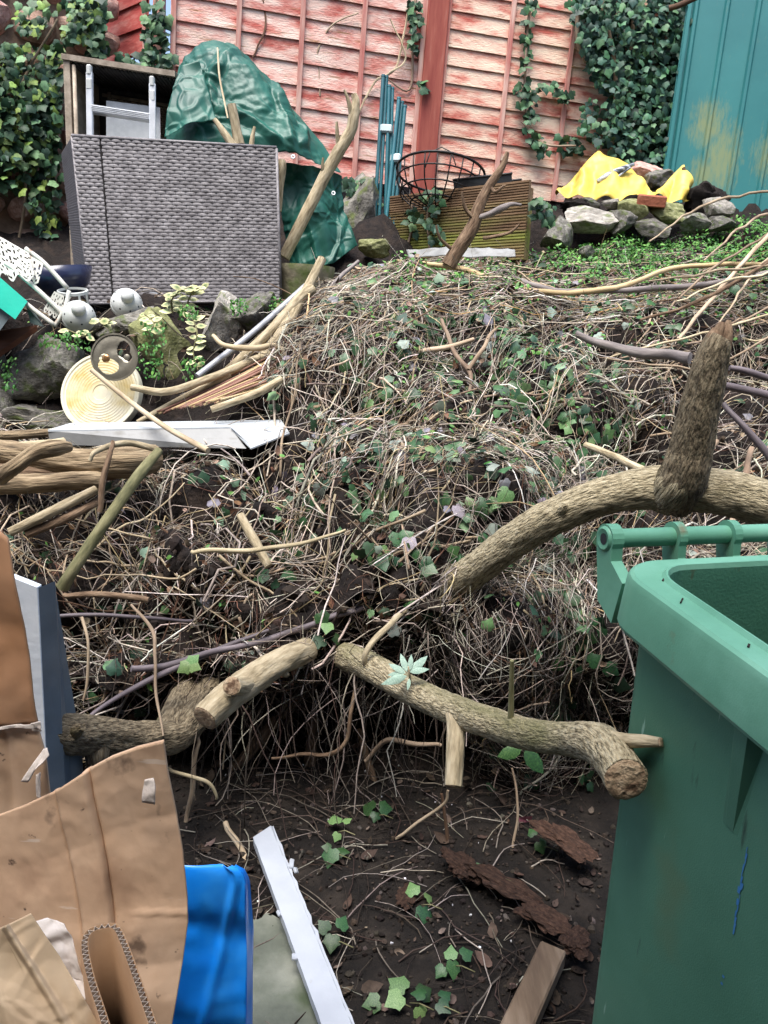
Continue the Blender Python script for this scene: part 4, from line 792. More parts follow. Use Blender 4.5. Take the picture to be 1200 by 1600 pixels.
# ------------------------------------------------------------------ left retaining wall: its boulders
for px, py, w_, h_, Y, mt, lb in (
    (78, 578, 118, 105, 3.42, 'rock', 'biggest dark grey boulder of the left wall'), (68, 655, 130, 52, 3.38, 'rock', 'long low stone beneath the biggest boulder'),
    (-5, 570, 60, 100, 3.45, 'rock', 'grey boulder cut off by the left edge of the photo'), (5, 640, 60, 70, 3.38, 'rock', 'lower left stone at the photo edge'),
    (348, 502, 62, 92, 3.62, 'rock_pale', 'upright whitish jagged rock in front of the sofa'), (262, 545, 110, 120, 3.62, 'rock_moss', 'mossy brown boulder behind the trailing plants'),
    (392, 490, 70, 70, 3.66, 'rock', 'dull stone between the white rock and the steel pole'), (200, 515, 100, 70, 3.62, 'rock', 'shadowed stone below the two white lamps'),
    (330, 590, 110, 80, 3.6, 'rock_moss', 'dark stone low in the wall beside the round lid'), (428, 492, 60, 34, 3.85, 'rock_moss', 'stone beneath the weathered planter'), (140, 505, 60, 50, 3.6, 'rock', 'stone under the left white lamp')):
    stone(px, py, w_, h_, Y, mt, lb, group='boulders of the left wall', rough=.16)

# ------------------------------------------------------------------ white lace metal chair, crate, lamps
e = empty('metal_chair', at(90, 510, 3.5), 'white lace-cut metal chair tipped over at the left edge', 'chair')
# perforated apron: a plate with rows of holes and a scalloped lower edge
P0, P1, P2, P3 = at(-60, 345, 3.5), at(8, 372, 3.45), at(112, 445, 3.4), at(15, 500, 3.42)
def lace(nm, a, b_, c, d, nu, nv, scal=.18):
    V = []; F = []; T = lambda u, v: (a*(1-u)+b_*u)*(1-v)+(d*(1-u)+c*u)*v
    mN = (b_-a).cross(d-a).normalized()
    for s in (0, 1):
        for j in range(nv+1):
            for i in range(nu+1):
                v = j/nv; v = v*(1-scal*(.5+.5*math.cos(i/nu*math.pi*8))) if j > nv*.5 else v
                V.append(T(i/nu, v)+mN*(.003*s))
    n = (nu+1)*(nv+1); keep = set()
    for j in range(nv):
        for i in range(nu):
            if (i % 3 == 1 and j % 3 == 1) or ((i+j*2) % 7 == 3 and j > 1): continue
            keep.add((i, j))
    for i, j in keep:
        q = j*(nu+1)+i; F.append((q, q+1, q+nu+2, q+nu+1)); F.append((n+q, n+q+nu+1, n+q+nu+2, n+q+1))
        for di, dj, x, y in ((0, -1, 0, 1), (0, 1, nu+2, nu+1), (-1, 0, nu+1, 0), (1, 0, 1, nu+2)):
            if (i+di, j+dj) not in keep: F.append((q+x, q+y, n+q+y, n+q+x))
    m_ = MB(); m_.add(V, F); return m_.make(nm, 'white_paint', e)
lace('lace_seat', at(-70, 330, 3.5), at(45, 395, 3.45), at(56, 440, 3.38), at(-40, 440, 3.4), 33, 18)
lace('lace_apron', at(25, 385, 3.46), at(68, 412, 3.44), at(58, 448, 3.4), at(20, 425, 3.42), 15, 9)
lace('lace_foot', at(85, 455, 3.42), at(100, 462, 3.42), at(95, 505, 3.4), at(65, 488, 3.4), 12, 12)
for rows in ([(40, 388, 3.46, 3), (70, 412, 3.45, 3.5), (105, 450, 3.44, 3.5)], [(8, 410, 3.42, 3), (50, 445, 3.41, 3.5), (88, 480, 3.4, 3.5), (96, 490, 3.4, 3.5)], [(0, 440, 3.38, 3), (45, 478, 3.38, 3.5), (85, 508, 3.38, 3.5)]):
    p, r = pixpath(rows, 5); m_ = MB(); m_.tube(p, r, 8); m_.make('leg', 'white_paint', e, True)
p, r = pixpath([(85, 510, 3.38, 3), (94, 496, 3.39, 3), (102, 480, 3.4, 3), (108, 455, 3.43, 3)], 5); m_ = MB(); m_.tube(p, r, 8); m_.make('stretcher', 'white_paint', e, True)
m_ = MB(); p = at(90, 425, 3.7); m_.lathe([(.001, -.12), (.08, -.11), (.13, -.06), (.155, .01), (.145, .01), (.12, -.05), (.001, -.1)], Matrix.Translation(p)@Matrix.Rotation(R(-10), 4, 'Y'), 30); tag(m_.make('bowl', 'navy', None, True), 'glossy dark blue bowl behind the white chair', 'bowl')
e = empty('teal_crate', at(0, 520, 3.25), 'grey plastic crate with a bright teal lid at the left edge', 'crate')
q = [at(-80, 390, 3.25), at(-5, 428, 3.25), at(43, 472, 3.2), at(24, 498, 3.2), at(-80, 440, 3.2)]
m_ = MB(); a_, b_, c_, d_ = at(-90, 385, 3.3), at(-2, 428, 3.26), at(42, 472, 3.22), at(20, 496, 3.22)
m_.quadbox([at(-120, 370, 3.3), at(-2, 428, 3.3), at(-10, 470, 3.2), at(-120, 400, 3.2)], [at(-120, 370, 3.5), at(-2, 428, 3.5), at(-10, 470, 3.4), at(-120, 400, 3.4)])
m_.quadbox([at(-4, 430, 3.22), at(43, 471, 3.2), at(24, 499, 3.18), at(-26, 462, 3.2)], [at(-4, 430, 3.4), at(43, 471, 3.4), at(24, 499, 3.38), at(-26, 462, 3.4)]); m_.make('lid', 'teal', e)
m_ = MB(); m_.quadbox([at(-60, 440, 3.24), at(18, 492, 3.22), at(-10, 530, 3.2), at(-60, 510, 3.2)], [at(-60, 440, 3.45), at(18, 492, 3.45), at(-10, 530, 3.42), at(-60, 510, 3.42)]); m_.make('body', 'grey_plastic', e)
m_ = MB(); m_.quadbox([at(40, 475, 3.4), at(52, 490, 3.4), at(66, 510, 3.38), at(48, 505, 3.38)], [p+Vector((0, .02, 0)) for p in (at(40, 475, 3.4), at(52, 490, 3.4), at(66, 510, 3.38), at(48, 505, 3.38))]); tag(m_.make('glass_shard', 'glass_grey'), 'grey glass pane piece between crate and chair leg', 'glass')
m_ = MB(); m_.quadbox([at(-40, 545, 3.35), at(-10, 518, 3.4), at(58, 508, 3.38), at(-5, 552, 3.3)], [p-Vector((0, 0, .025)) for p in (at(-40, 545, 3.35), at(-10, 518, 3.4), at(58, 508, 3.38), at(-5, 552, 3.3))]); tag(m_.make('brown_plank', 'old_plank'), 'dark reddish brown plank under the crate', 'plank')
def lamp(px, py, rp, Y, label, cyl=None):
    e = empty('perforated_lamp', at(px, py+rp, Y), label, 'lamp', 'white perforated lamps'); s = Y/FPX; r = rp*s
    M = Matrix.Translation(at(px, py, Y))@Matrix.Rotation(R(22), 4, 'Z')@Matrix.Rotation(R(62), 4, 'X')
    m_ = MB(); pr = [(r*math.cos(t), r*math.sin(t)*.9) for t in np.linspace(0, R(58), 9)]; rk = r*.43
    h0 = pr[-1][1]; pr += [(rk, h0+.001), (rk, h0+r*.25)]+[(rk*math.cos(t), h0+r*.25+rk*math.sin(t)*.7) for t in np.linspace(R(15), R(89), 6)]
    m_.lathe([(r*.93, -.02), (r*1.02, -.02), (r*1.02, 0)]+pr, M, 32); dome = m_.make('dome', 'white_metal', e, True, auto=45)
    for k in range(8):
        a_ = 2*math.pi*k/8+.2; t = R(34); p = M@Vector((r*math.cos(t)*math.cos(a_), r*math.cos(t)*math.sin(a_), r*math.sin(t)*.85)); nn = (M.to_3x3()@Vector((math.cos(t)*math.cos(a_), math.cos(t)*math.sin(a_), math.sin(t)))).normalized()
        h = MB(); h.lathe([(.0001, .0012), (.0042, .0012), (.0052, -.001)], Matrix.Translation(p)@nn.to_track_quat('Z', 'Y').to_matrix().to_4x4(), 10); h.make('hole', 'hole', dome, True)
    if cyl:
        q = at(*cyl); m_ = MB(); Mq = Matrix.Translation(q)@Matrix.Rotation(R(15), 4, 'X'); rr = 23*s
        m_.lathe([(rr*.9, .0), (rr, 0), (rr, .012), (rr*.9, .014), (rr*.88, .004)], Mq, 28); m_.lathe([(rr*.9, -.085), (rr, -.085), (rr, -.073), (rr*.9, -.073)], Mq, 28)
        for k in range(4):
            a_ = R(45+90*k); m_.tube([Mq@Vector((rr*.93*math.cos(a_), rr*.93*math.sin(a_), -.075)), Mq@Vector((rr*.93*math.cos(a_), rr*.93*math.sin(a_), .005))], .005, 6)
        m_.make('cage', 'white_metal', e, True, auto=45)
lamp(123, 494, 24, 3.42, 'left white perforated lamp with open cage top, beside the chair foot', (114, 458, 3.5))
lamp(198, 474, 23, 3.62, 'right white perforated lamp at the corner of the sofa')

# cream lid and ornament
e = empty('round_lid', at(157, 668, 3.2), 'round cream plastic lid stained yellow leaning on the stone wall', 'lid')
M = Matrix.Translation(at(157, 613, 3.2))@Matrix.Rotation(R(-6), 4, 'Z')@Matrix.Rotation(R(68), 4, 'X'); s = 3.2/FPX*1.02; r = 63*s
m_ = MB(); m_.lathe([(r*.97, -.03), (r, -.028), (r, 0), (r*.985, .006), (r*.93, .006), (r*.9, .001), (r*.87, .001)], M, 56); m_.make('rim', 'cream_plate', e, True, auto=35)
m_ = MB(); pr = [(r*.87, .001)]
for k, f in enumerate(np.linspace(.84, .3, 9)): pr += [(r*(f+.02), .001), (r*f, .0026), (r*(f-.02), .001)]
m_.lathe(pr+[(r*.2, .001), (r*.18, -.002), (.0001, -.002)], M, 56); m_.make('stained_face', 'yellow_stain', e, True, auto=35)
e = empty('yin_yang_plaque', at(180, 595, 3.12), 'round grey metal plaque in two swirling halves with copper eyes, in front of the lid', 'plaque')
M = Matrix.Translation(at(179, 558, 3.12))@Matrix.Rotation(R(4), 4, 'Y')@Matrix.Rotation(R(80), 4, 'X'); r = 36*3.12/FPX
def ext(nm, loop, mt, th=.003):
    m_ = MB(); n = len(loop); V = [M@Vector((x, y, 0)) for x, y in loop]+[M@Vector((x, y, th)) for x, y in loop]
    m_.add(V, [tuple(range(n-1, -1, -1)), tuple(range(n, 2*n))]+[(i, (i+1) % n, n+(i+1) % n, n+i) for i in range(n)]); return m_.make(nm, mt, e)
m_ = MB(); ng = 88; gp_ = {}; V = []; F = []
def solid(x, y):
    return x*x+y*y < 1 and ((x-.36)**2*1.5+(y-.34)**2*.8 > .12 and (x-.52)**2+(y-.06)**2 > .05 or x*x+y*y > .66) and (((x+.22)**2*.75+(y+.42)**2*1.4 > .15) and (x+.42)**2+(y+.12)**2 > .045 or x*x+y*y > .66)
for jj in range(ng):
    for ii in range(ng):
        x, y = (ii+.5)/ng*2-1, (jj+.5)/ng*2-1
        if not solid(x, y): continue
        q = []
        for (a_, c_) in ((ii, jj), (ii+1, jj), (ii+1, jj+1), (ii, jj+1)):
            if (a_, c_) not in gp_:
                X_, Y_ = a_/ng*2-1, c_/ng*2-1; l_ = math.hypot(X_, Y_); X_, Y_ = (X_/l_, Y_/l_) if l_ > .985 else (X_, Y_)
                gp_[(a_, c_)] = len(V); V.append(M@Vector((X_*r, Y_*r, .0015*math.cos(l_*9))))
            q.append(gp_[(a_, c_)])
        F.append(tuple(q))
m_.add(V, F); o = m_.make('swirl_plate', 'old_metal', e, True); md = o.modifiers.new('thickness', 'SOLIDIFY'); md.thickness = .003; md.offset = 0
m_ = MB(); m_.lathe([(r*.94, -.002), (r*1.01, -.002), (r*1.01, .005), (r*.94, .005), (r*.94, -.002)], M, 48); m_.make('ring', 'old_metal', e, True, auto=40)
for sx_, sz_, mt_, k_ in ((-.36, -.10, 'copper', 1.3), (.52, .06, 'old_metal', 1.0)):
    m_ = MB(); m_.lathe([(.0001, .003), (r*.07*k_, .0025), (r*.13*k_, .001), (r*.14*k_, -.002)], M@Matrix.Translation((sx_*r, sz_*r, .002)), 20); m_.make('raised_eye', mt_, e, True)
branch('garden_cane', [(143, 578, 2.95, 3.5), (200, 625, 2.9, 4), (260, 668, 2.75, 4.5), (325, 704, 2.6, 5)], 'twig_pale', 'straight stick slanting across the round lid and the white trim', 'stick', None, 8, 6, .05)

# white uPVC trim board lying across
e = empty('white_trim_board', at(230, 690, 2.85), 'white plastic trim board lying below the round lid, its outer side coloured grey for shade', 'board')
q0 = [at(74, 673, 2.86), at(225, 669, 2.86), at(360, 668, 2.86)]; top_b = [at(78, 668, 2.98), at(250, 648, 3.05), at(442, 650, 3.1)]; bot = [at(80, 695, 2.86), at(225, 698, 2.84), at(384, 701, 2.8)]
m_ = MB(); V = []; F = []
for row in (q0, bot): V += row
th = Vector((0, .012, 0)); m_.quadbox([q0[0], q0[2], bot[2], bot[0]], [p+th for p in (q0[0], q0[2], bot[2], bot[0])]); m_.make('side', 'upvc_dimmed', e)
m_ = MB(); dn = Vector((0, 0, .006)); f0, f1, f2 = q0[0]+Vector((0, -.003, .002)), q0[2]+Vector((0, -.003, .002)), bot[2]+Vector((.02, -.003, .004))
g0, g1, g2 = q0[0]+Vector((.02, .16, .012)), q0[2]+Vector((.16, .20, .016)), bot[2]+Vector((.14, .16, .045))
for qd in ((f0, f1, g1, g0), (f1, f2, g2, g1)): m_.quadbox(qd, [p-dn for p in qd])
m_.make('face', 'upvc', e)
m_ = MB(); m_.tube([at(362, 667, 2.85), at(378, 682, 2.83), at(392, 699, 2.81)], .005, 6); m_.make('lip', 'upvc', e, True)

# roll of reeds, poles
e = empty('reed_screen', at(345, 640, 3.2), 'unrolled reddish reed screen lying between the lid and the heap', 'reed screen')
for k in range(34):
    t = k/33; a = (235+110*t, 648-22*t+random.uniform(-3, 3)); b_ = (440+28*random.random(), 540+52*t+random.uniform(-4, 4)); Y0 = 3.12-.12*t; md = ((a[0]+b_[0])/2+random.uniform(-4, 4), (a[1]+b_[1])/2+random.uniform(-3, 6))
    p, r = pixpath([(a[0], a[1], Y0, 1.7), (md[0], md[1], Y0+.08, 1.8), (b_[0], b_[1], Y0+.2, 1.6)], 4); m_ = MB(); m_.tube(p, r, 6); m_.make('reed', 'reed_red' if random.random() < .72 else 'reed_tan', e, True)
branch('steel_pole', [(308, 588, 3.2, 5), (395, 520, 3.45, 5), (478, 447, 3.75, 5)], 'steel_pole', 'grey metal pole slanting up beside the white rock', 'pole', None, 12, 3, 0)
for rows, mt, lb in (([(405, 565, 3.35, 9), (440, 520, 3.4, 9), (478, 455, 3.6, 8), (503, 405, 3.7, 7)], 'bark_smooth', 'stout peeled pole with a sawn top beside the steel pole'),
                 ([(355, 580, 3.3, 7), (420, 520, 3.4, 8), (470, 465, 3.55, 9), (488, 452, 3.6, 9)], 'bark_smooth', 'pale pole just behind the stout peeled one'),
                 ([(205, 605, 3.1, 5), (260, 612, 3.1, 6), (330, 590, 3.15, 6), (400, 562, 3.3, 7), (440, 545, 3.4, 5)], 'bark_smooth', 'crooked tan stick running along the top of the reed screen'),
                 ([(330, 640, 2.95, 5), (400, 615, 3.0, 6), (440, 592, 3.05, 6)], 'bark_smooth', 'pale straight stick along the lower edge of the reed screen'),
                 ([(215, 660, 3.1, 4), (280, 625, 3.14, 5), (360, 585, 3.2, 5)], 'bark_smooth', 'thin tan stick among the upper reeds'),
                 ([(333, 524, 3.3, 3), (352, 540, 3.25, 4), (400, 544, 3.25, 5), (430, 540, 3.3, 4), (456, 558, 3.3, 3)], 'twig_pale', 'hooked stick crossing the steel pole')):
    branch('pole_stick', rows, mt, lb, 'stick', None, 10, 7, .08, cut=('sawn' in lb) or None)

# ------------------------------------------------------------------ plants on the left wall
def leaf_mesh(kind, mt, two=None):
    LV, LF = LEAFV[kind]; at_ = None
    if two:
        c = np.ones((len(LV), 4)); c[:, :3] = H(two[1]); c[0, :3] = H(two[0]); at_ = {'col': ('FLOAT_COLOR', c)}
    return fast('leaf', LV, LF, mt, True, at_)
ML = {k: leaf_mesh('ivy', k) for k in ('ivy_leaf', 'ivy_pale')}
ML['vinca'] = leaf_mesh('oval', 'vinca', ('#3f6a34', '#d8d6a0')); ML['silver_leaf'] = leaf_mesh('lance', 'silver_leaf'); ML['oval_green'] = leaf_mesh('oval', 'ivy_leaf')
ML['leaf_lilac'] = leaf_mesh('ivy', 'leaf_lilac'); ML['dead_leaf'] = leaf_mesh('dead', 'dead_leaf')
def place_leaf(me, parent, P, N, T, s, name='leaf', lift=1):
    N = Vector(N).normalized(); T = Vector(T); T = (T-N*T.dot(N)).normalized(); B = T.cross(N); o = link(name, me, parent)
    q = Matrix((B, T, N)).transposed().to_quaternion(); o.rotation_mode = 'QUATERNION'; o.rotation_quaternion = q
    o.location = Vector(P)-(parent.location if parent else Vector((0, 0, 0))); o.scale = (s, s, s*random.uniform(.5, 1.8)*lift); return o
def vinca(rows, label, nl, size=.05):
    p, r = pixpath(rows, 8); e = empty('variegated_periwinkle', p[0], label, 'plant', 'variegated plants on the left wall'); m_ = MB(); m_.tube(p, r, 5); m_.make('stem', 'bark_green', e, True)
    for k in range(nl):
        i = 1+int((len(p)-2)*k/nl); s_ = 1 if k % 2 else -1
        place_leaf(ML['vinca'], e, p[i], (random.gauss(0, .3), -1, .7+random.gauss(0, .3)), (s_*1.0, random.gauss(-.2, .2), random.gauss(.25, .4)), size*random.uniform(.7, 1.2))
for rows, nl, lb in (([(270, 490, 3.5, 1.2), (268, 470, 3.48, 1.2), (280, 455, 3.45, 1), (300, 448, 3.45, 1)], 16, 'cream-edged plant tuft against the sofa foot, left half'), ([(290, 490, 3.5, 1.2), (295, 468, 3.48, 1.2), (305, 452, 3.45, 1), (318, 450, 3.45, 1)], 16, 'cream-edged plant tuft against the sofa foot, right half'),
                 ([(300, 495, 3.45, 1.2), (308, 520, 3.4, 1.2), (302, 550, 3.38, 1), (310, 580, 3.36, 1)], 14, 'cream-edged trailing stem hanging below the white rock'), ([(225, 490, 3.45, 1.2), (240, 505, 3.4, 1.2), (232, 520, 3.38, 1)], 8, 'cream-edged shoot right of the lower white lamp'),
                 ([(155, 500, 3.4, 1), (165, 505, 3.38, 1), (175, 500, 3.36, 1)], 5, 'cream-edged sprig between the two white lamps'), ([(105, 515, 3.35, 1), (130, 525, 3.33, 1), (145, 518, 3.32, 1)], 5, 'cream-edged sprig under the left white lamp')):
    vinca(rows, lb, nl)
HERB = ['#3f7030', '#4f8038', '#5d8f42', '#447a3c', '#38642f']
for ar, n, Y, lb in (([(220, 500), (262, 500), (255, 590), (215, 590)], 160, 3.42, 'fresh green ferny herb hanging between lamp and lid'), ([(285, 560), (320, 555), (315, 590), (290, 592)], 70, 3.38, 'small green herb tuft above the reed screen'),
                 ([(355, 470), (385, 462), (385, 490), (358, 490)], 80, 3.6, 'bright herb tuft right of the white rock'), ([(392, 462), (440, 460), (438, 486), (395, 485)], 120, 3.7, 'wide bright herb tuft at the sofa right foot'), ([(280, 475), (312, 478), (305, 500), (280, 498)], 60, 3.45, 'green herb under the cream-edged tuft'),
                 ([(60, 520), (140, 515), (140, 545), (60, 540)], 110, 3.34, 'low green weeds on the biggest boulder'), ([(0, 560), (30, 550), (28, 610), (5, 610)], 60, 3.3, 'weeds between the left edge boulders')):
    ivy_plant('herb', lb, [(ar, n)], lambda x, y: Y, .017, HERB, cat='plant', depth=.09, kind='oval')

# ------------------------------------------------------------------ the heap: loose stems, roots and leaf litter that nobody could count
def inside(x0, x1, y0, y1, soft=40):
    return lambda X, Y: np.clip((X-x0)/soft+.5, 0, 1)*np.clip((x1-X)/soft+.5, 0, 1)*np.clip((Y-y0)/soft+.5, 0, 1)*np.clip((y1-Y)/soft+.5, 0, 1)
def strands(name, n, wf, length, radius, ang, hexes, K_=7, lift=.05, curl=.5, sides=3, arch=.03, grav=0, label=None):
    a, b_ = sample_bank(n, wf); px0, py0 = bil(GPX, a, b_), bil(GPY, a, b_)
    phi = ang(px0, py0, n); L = rng.uniform(length[0], length[1], n)*rng.uniform(.5, 1, n); rad = np.exp(rng.uniform(math.log(radius[0]), math.log(radius[1]), n))
    far = np.clip((4.5-bil(G, a, b_)[:, 1])/1.3, .25, 1); h0 = rng.random(n)**2*lift*far; ar = rng.uniform(0, 1, n)**2*arch*2*far; k1 = rng.normal(0, curl, n); P = np.zeros((n, K_, 3)); ds = L/(K_-1)
    for k in range(K_):
        t = k/(K_-1); q = bil(G, a, b_); nn = bil(GN, a, b_); nn /= np.linalg.norm(nn, axis=1, keepdims=True)
        P[:, k] = q+nn*(h0+ar*math.sin(math.pi*t)*1.3+.002)[:, None]+rng.normal(0, .0012, (n, 3))
        P[:, k, 2] -= grav*t*t*L
        phi = phi+k1/(K_-1)*1.6+rng.normal(0, curl*.35, n)+(rng.random(n) < .10)*rng.normal(0, .7, n)
        a = np.clip(a+np.cos(phi)*ds/bil(SU, a, b_), 1, NU-2); b_ = np.clip(b_+np.sin(phi)*ds/bil(SV, a, b_), 1, NV-2)
    tt = np.linspace(0, 1, K_)[None, :, None]; ch = P[:, :1]*(1-tt)+P[:, -1:]*tt; st_ = rng.uniform(.3, .95, (n, 1, 1)); P = P*(1-st_)+ch*st_; P[:, :, 1] -= .012; P[:, :, 2] += .008
    tube_mesh(name, P, rad[:, None]*np.linspace(1, .55, K_)[None], sides, palette(n, hexes, .35), label=label); return P
def tube_mesh(name, P, rad, sides, cols, mt='litter', label=None):
    n, K_, _ = P.shape; T = np.gradient(P, axis=1); T /= np.linalg.norm(T, axis=2, keepdims=True)+1e-9
    ref = rng.normal(size=(n, 1, 3)); n1 = np.cross(T, ref); n1 /= np.linalg.norm(n1, axis=2, keepdims=True)+1e-9; n2 = np.cross(T, n1)
    an = np.arange(sides)*2*np.pi/sides
    V = P[:, :, None]+rad[..., None, None]*(np.cos(an)[None, None, :, None]*n1[:, :, None]+np.sin(an)[None, None, :, None]*n2[:, :, None])
    i = np.arange(n)[:, None, None]*K_*sides+np.arange(K_-1)[None, :, None]*sides; s = np.arange(sides)[None, None]; s2 = (s+1) % sides
    F = np.stack([i+s, i+s2, i+sides+s2, i+sides+s], -1).reshape(-1, 4)
    col = np.ones((n, K_, sides, 4)); col[..., :3] = cols[:, None, None]
    o = link(name, fast(name, V.reshape(-1, 3), F, mt, True, {'col': ('FLOAT_COLOR', col.reshape(-1, 4))})); o['kind'] = 'stuff'
    if label: o['label'] = label
    o['category'] = 'debris'; return o
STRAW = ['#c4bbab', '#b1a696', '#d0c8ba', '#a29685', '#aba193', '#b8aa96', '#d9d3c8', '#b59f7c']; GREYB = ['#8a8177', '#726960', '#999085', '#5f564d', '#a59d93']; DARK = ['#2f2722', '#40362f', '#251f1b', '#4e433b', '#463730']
ALLW = [(-60, 1260, 400, 1300)]
PATCH = np.array([[noise.noise(Vector(p)*4.5+Vector((9, 2, 4)))+.6*noise.noise(Vector(p)*11) for p in r] for r in G]); PATCH = np.clip(.6+PATCH*1.4, .08, 1.3)
def heapw(X, Y, g):
    w = .55*inside(-80, 1280, 395, 1330)(X, Y)+.45*inside(-340, 1650, 395, 1330)(X, Y)
    w *= 1-.85*np.maximum(inside(-100, 420, 380, 690)(X, Y), inside(-100, 490, 380, 560)(X, Y))                    # the stone wall at the left
    w *= 1-.95*inside(40, 470, 625, 712, 30)(X, Y)
    w *= 1-.8*inside(850, 1400, 300, 425, 30)(X, Y)
    w *= 1-.9*inside(270, 690, 1070, 1400)(X, Y)                    # the hollow
    return w*PATCH*(1-.9*HOLE)
rnd = lambda x, y, n: rng.uniform(0, 2*np.pi, n)
def mixed(x, y, n):
    """long stems lie level on the crest, hang down the front and cross at random between"""
    crest = np.clip((520-y)/90, 0, 1); hang = inside(690, 990, 880, 1330, 60)(x, y); u = rng.random(n)
    p = rng.uniform(0, 2*np.pi, n); lv = rng.normal(0, .35, n)+np.pi*(rng.random(n) < .5); hg = -np.pi/2+rng.normal(0, .45, n); dg = rng.normal(R(52), .4, n)
    p = np.where(u < crest*.8, lv, p); p = np.where(u < hang*.75, hg, p); p = np.where((u > .62) & (y > 560) & (x > 380), dg, p); return p
strands('fine_straw', 5600, lambda X, Y, g: heapw(X, Y, g)*(.35+inside(600, 960, 640, 940, 60)(X, Y)+.8*inside(400, 640, 440, 700, 60)(X, Y)+.6*inside(60, 330, 760, 900, 60)(X, Y)), (.08, .38), (.0006, .0014), mixed, STRAW+GREYB[:3]+['#9a8468'], 7, .07, .12, arch=.04, label='fine matted straw over the middle of the heap')
strands('straw_stems', 3300, heapw, (.15, .75), (.0009, .0034), mixed, STRAW, 9, .11, .13, arch=.06, label='pale straw stems tangled all over the heap')
strands('grey_stems', 2800, heapw, (.12, .6), (.0008, .0030), mixed, GREYB, 8, .08, .2, arch=.05, label='grey-brown dry stems tangled all over the heap')
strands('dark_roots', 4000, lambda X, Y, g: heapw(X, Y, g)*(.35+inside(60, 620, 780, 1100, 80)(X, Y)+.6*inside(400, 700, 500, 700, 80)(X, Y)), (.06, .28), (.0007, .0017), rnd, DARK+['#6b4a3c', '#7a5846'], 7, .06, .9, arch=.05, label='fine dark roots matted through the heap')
strands('fallen_twigs', 800, heapw, (.15, .65), (.0024, .0060), mixed, GREYB+GREYB+DARK[1:4]+STRAW, 9, .10, .11, 5, arch=.05, label='small fallen twigs lying over the heap')
strands('hanging_grass', 1700, lambda X, Y, g: inside(690, 1000, 800, 1300, 60)(X, Y)+.5*inside(640, 900, 700, 900, 60)(X, Y), (.14, .45), (.0008, .0018), lambda x, y, n: -np.pi/2+rng.normal(0, .5, n), STRAW[:3]+GREYB+GREYB+DARK, 8, .08, .3, arch=.05, label='dry grass hanging down beside the bin')
strands('crest_stems', 1100, lambda X, Y, g: inside(480, 1300, 400, 490, 30)(X, Y)*(1-.6*inside(880, 1400, 300, 430, 30)(X, Y)), (.2, .8), (.0013, .0032), lambda x, y, n: rng.normal(.05, .3, n)+np.pi*(rng.random(n) < .5), STRAW+GREYB+['#b08a58'], 8, .09, .25, arch=.06, label='dry stems lying level along the crest of the heap')
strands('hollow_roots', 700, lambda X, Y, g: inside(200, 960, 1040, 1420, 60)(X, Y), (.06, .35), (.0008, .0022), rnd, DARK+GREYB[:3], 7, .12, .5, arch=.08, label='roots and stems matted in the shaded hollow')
# leaf litter and small weeds on the heap
def leaf_scatter(name, kind, n, wf, size, hexes, mt, lift=.03, var=.3, up_=.4, cat='leaves'):
    a, b_ = sample_bank(n, wf); q = bil(G, a, b_); nn = bil(GN, a, b_); P = q+nn*(rng.random(n)*lift+.003)[:, None]
    N = nn+rng.normal(0, up_, (n, 3))+np.array([0, -.25, .25]); T = rng.normal(0, 1, (n, 3))
    o = link(name, leaves_mesh(name, kind, P, N, T, rng.uniform(.55, 1.25, n)*size, palette(n, hexes, var), mt, .5)); o['kind'] = 'stuff'; o['category'] = cat; return o
leaf_scatter('dead_leaf_litter', 'dead', 3400, lambda X, Y, g: heapw(X, Y, g)+.4*inside(250, 960, 1100, 1500)(X, Y), .034, ['#6f5a4a', '#8a7462', '#4d3b30', '#a08c78', '#59463c', '#7a5a44'], 'litter', .04, .3, .7)
leaf_scatter('small_green_weeds', 'oval', 2600, lambda X, Y, g: heapw(X, Y, g)*(inside(560, 1000, 420, 720, 80)(X, Y)*1.4+.12), .024, HERB+['#55803c', '#6a9048'], 'leafy', .05, .3, .7, 'weeds')
leaf_scatter('ground_cover', 'oval', 14000, lambda X, Y, g: inside(845, 1600, 345, 432, 25)(X, Y)+.35*inside(600, 1300, 395, 470, 30)(X, Y)+.12*inside(1000, 1300, 420, 520, 30)(X, Y), .024, HERB+['#6c9a4c', '#5c8a40'], 'leafy', .06, .3, .8, 'weeds')
leaf_scatter('ivy_litter', 'ivy', 2100, lambda X, Y, g: heapw(X, Y, g)*(.25+inside(540, 960, 500, 860, 80)(X, Y)+inside(440, 620, 640, 780, 60)(X, Y)), .043, IVYC+['#3f5f40', '#4e6f4c', '#27402c', '#6f8a72', '#8d9a90', '#7d7a84'], 'leafy', .06, .3, .6, 'leaves')

# crumbs of soil
cr_me = [rock_mesh(90+k, 6, 1, .2) for k in range(1)]
def crumbs(name, P, s, hexes):
    bm = bmesh.new(); bmesh.ops.create_icosphere(bm, subdivisions=1, radius=.5); LV = np.array([v.co[:] for v in bm.verts]); LF = np.array([[v.index for v in f.verts] for f in bm.faces]); bm.free()
    n = len(P); V = P[:, None]+LV[None]*s[:, None, None]*rng.uniform(.6, 1.3, (n, 1, 3))+rng.normal(0, .08, (n, len(LV), 3))*s[:, None, None]
    F = LF[None]+(np.arange(n)*len(LV))[:, None, None]; col = np.ones((n, len(LV), 4)); col[..., :3] = palette(n, hexes, .4)[:, None]
    o = link(name, fast(name, V.reshape(-1, 3), F.reshape(-1, 3), 'litter', False, {'col': ('FLOAT_COLOR', col.reshape(-1, 4))})); o['kind'] = 'stuff'; o['category'] = 'soil'
a, b_ = sample_bank(2600, lambda X, Y, g: heapw(X, Y, g)+.3); crumbs('soil_crumbs', bil(G, a, b_)+bil(GN, a, b_)*.006, rng.uniform(.006, .028, 2600), ['#2e241d', '#3f3228', '#241b16', '#4b3d31'])
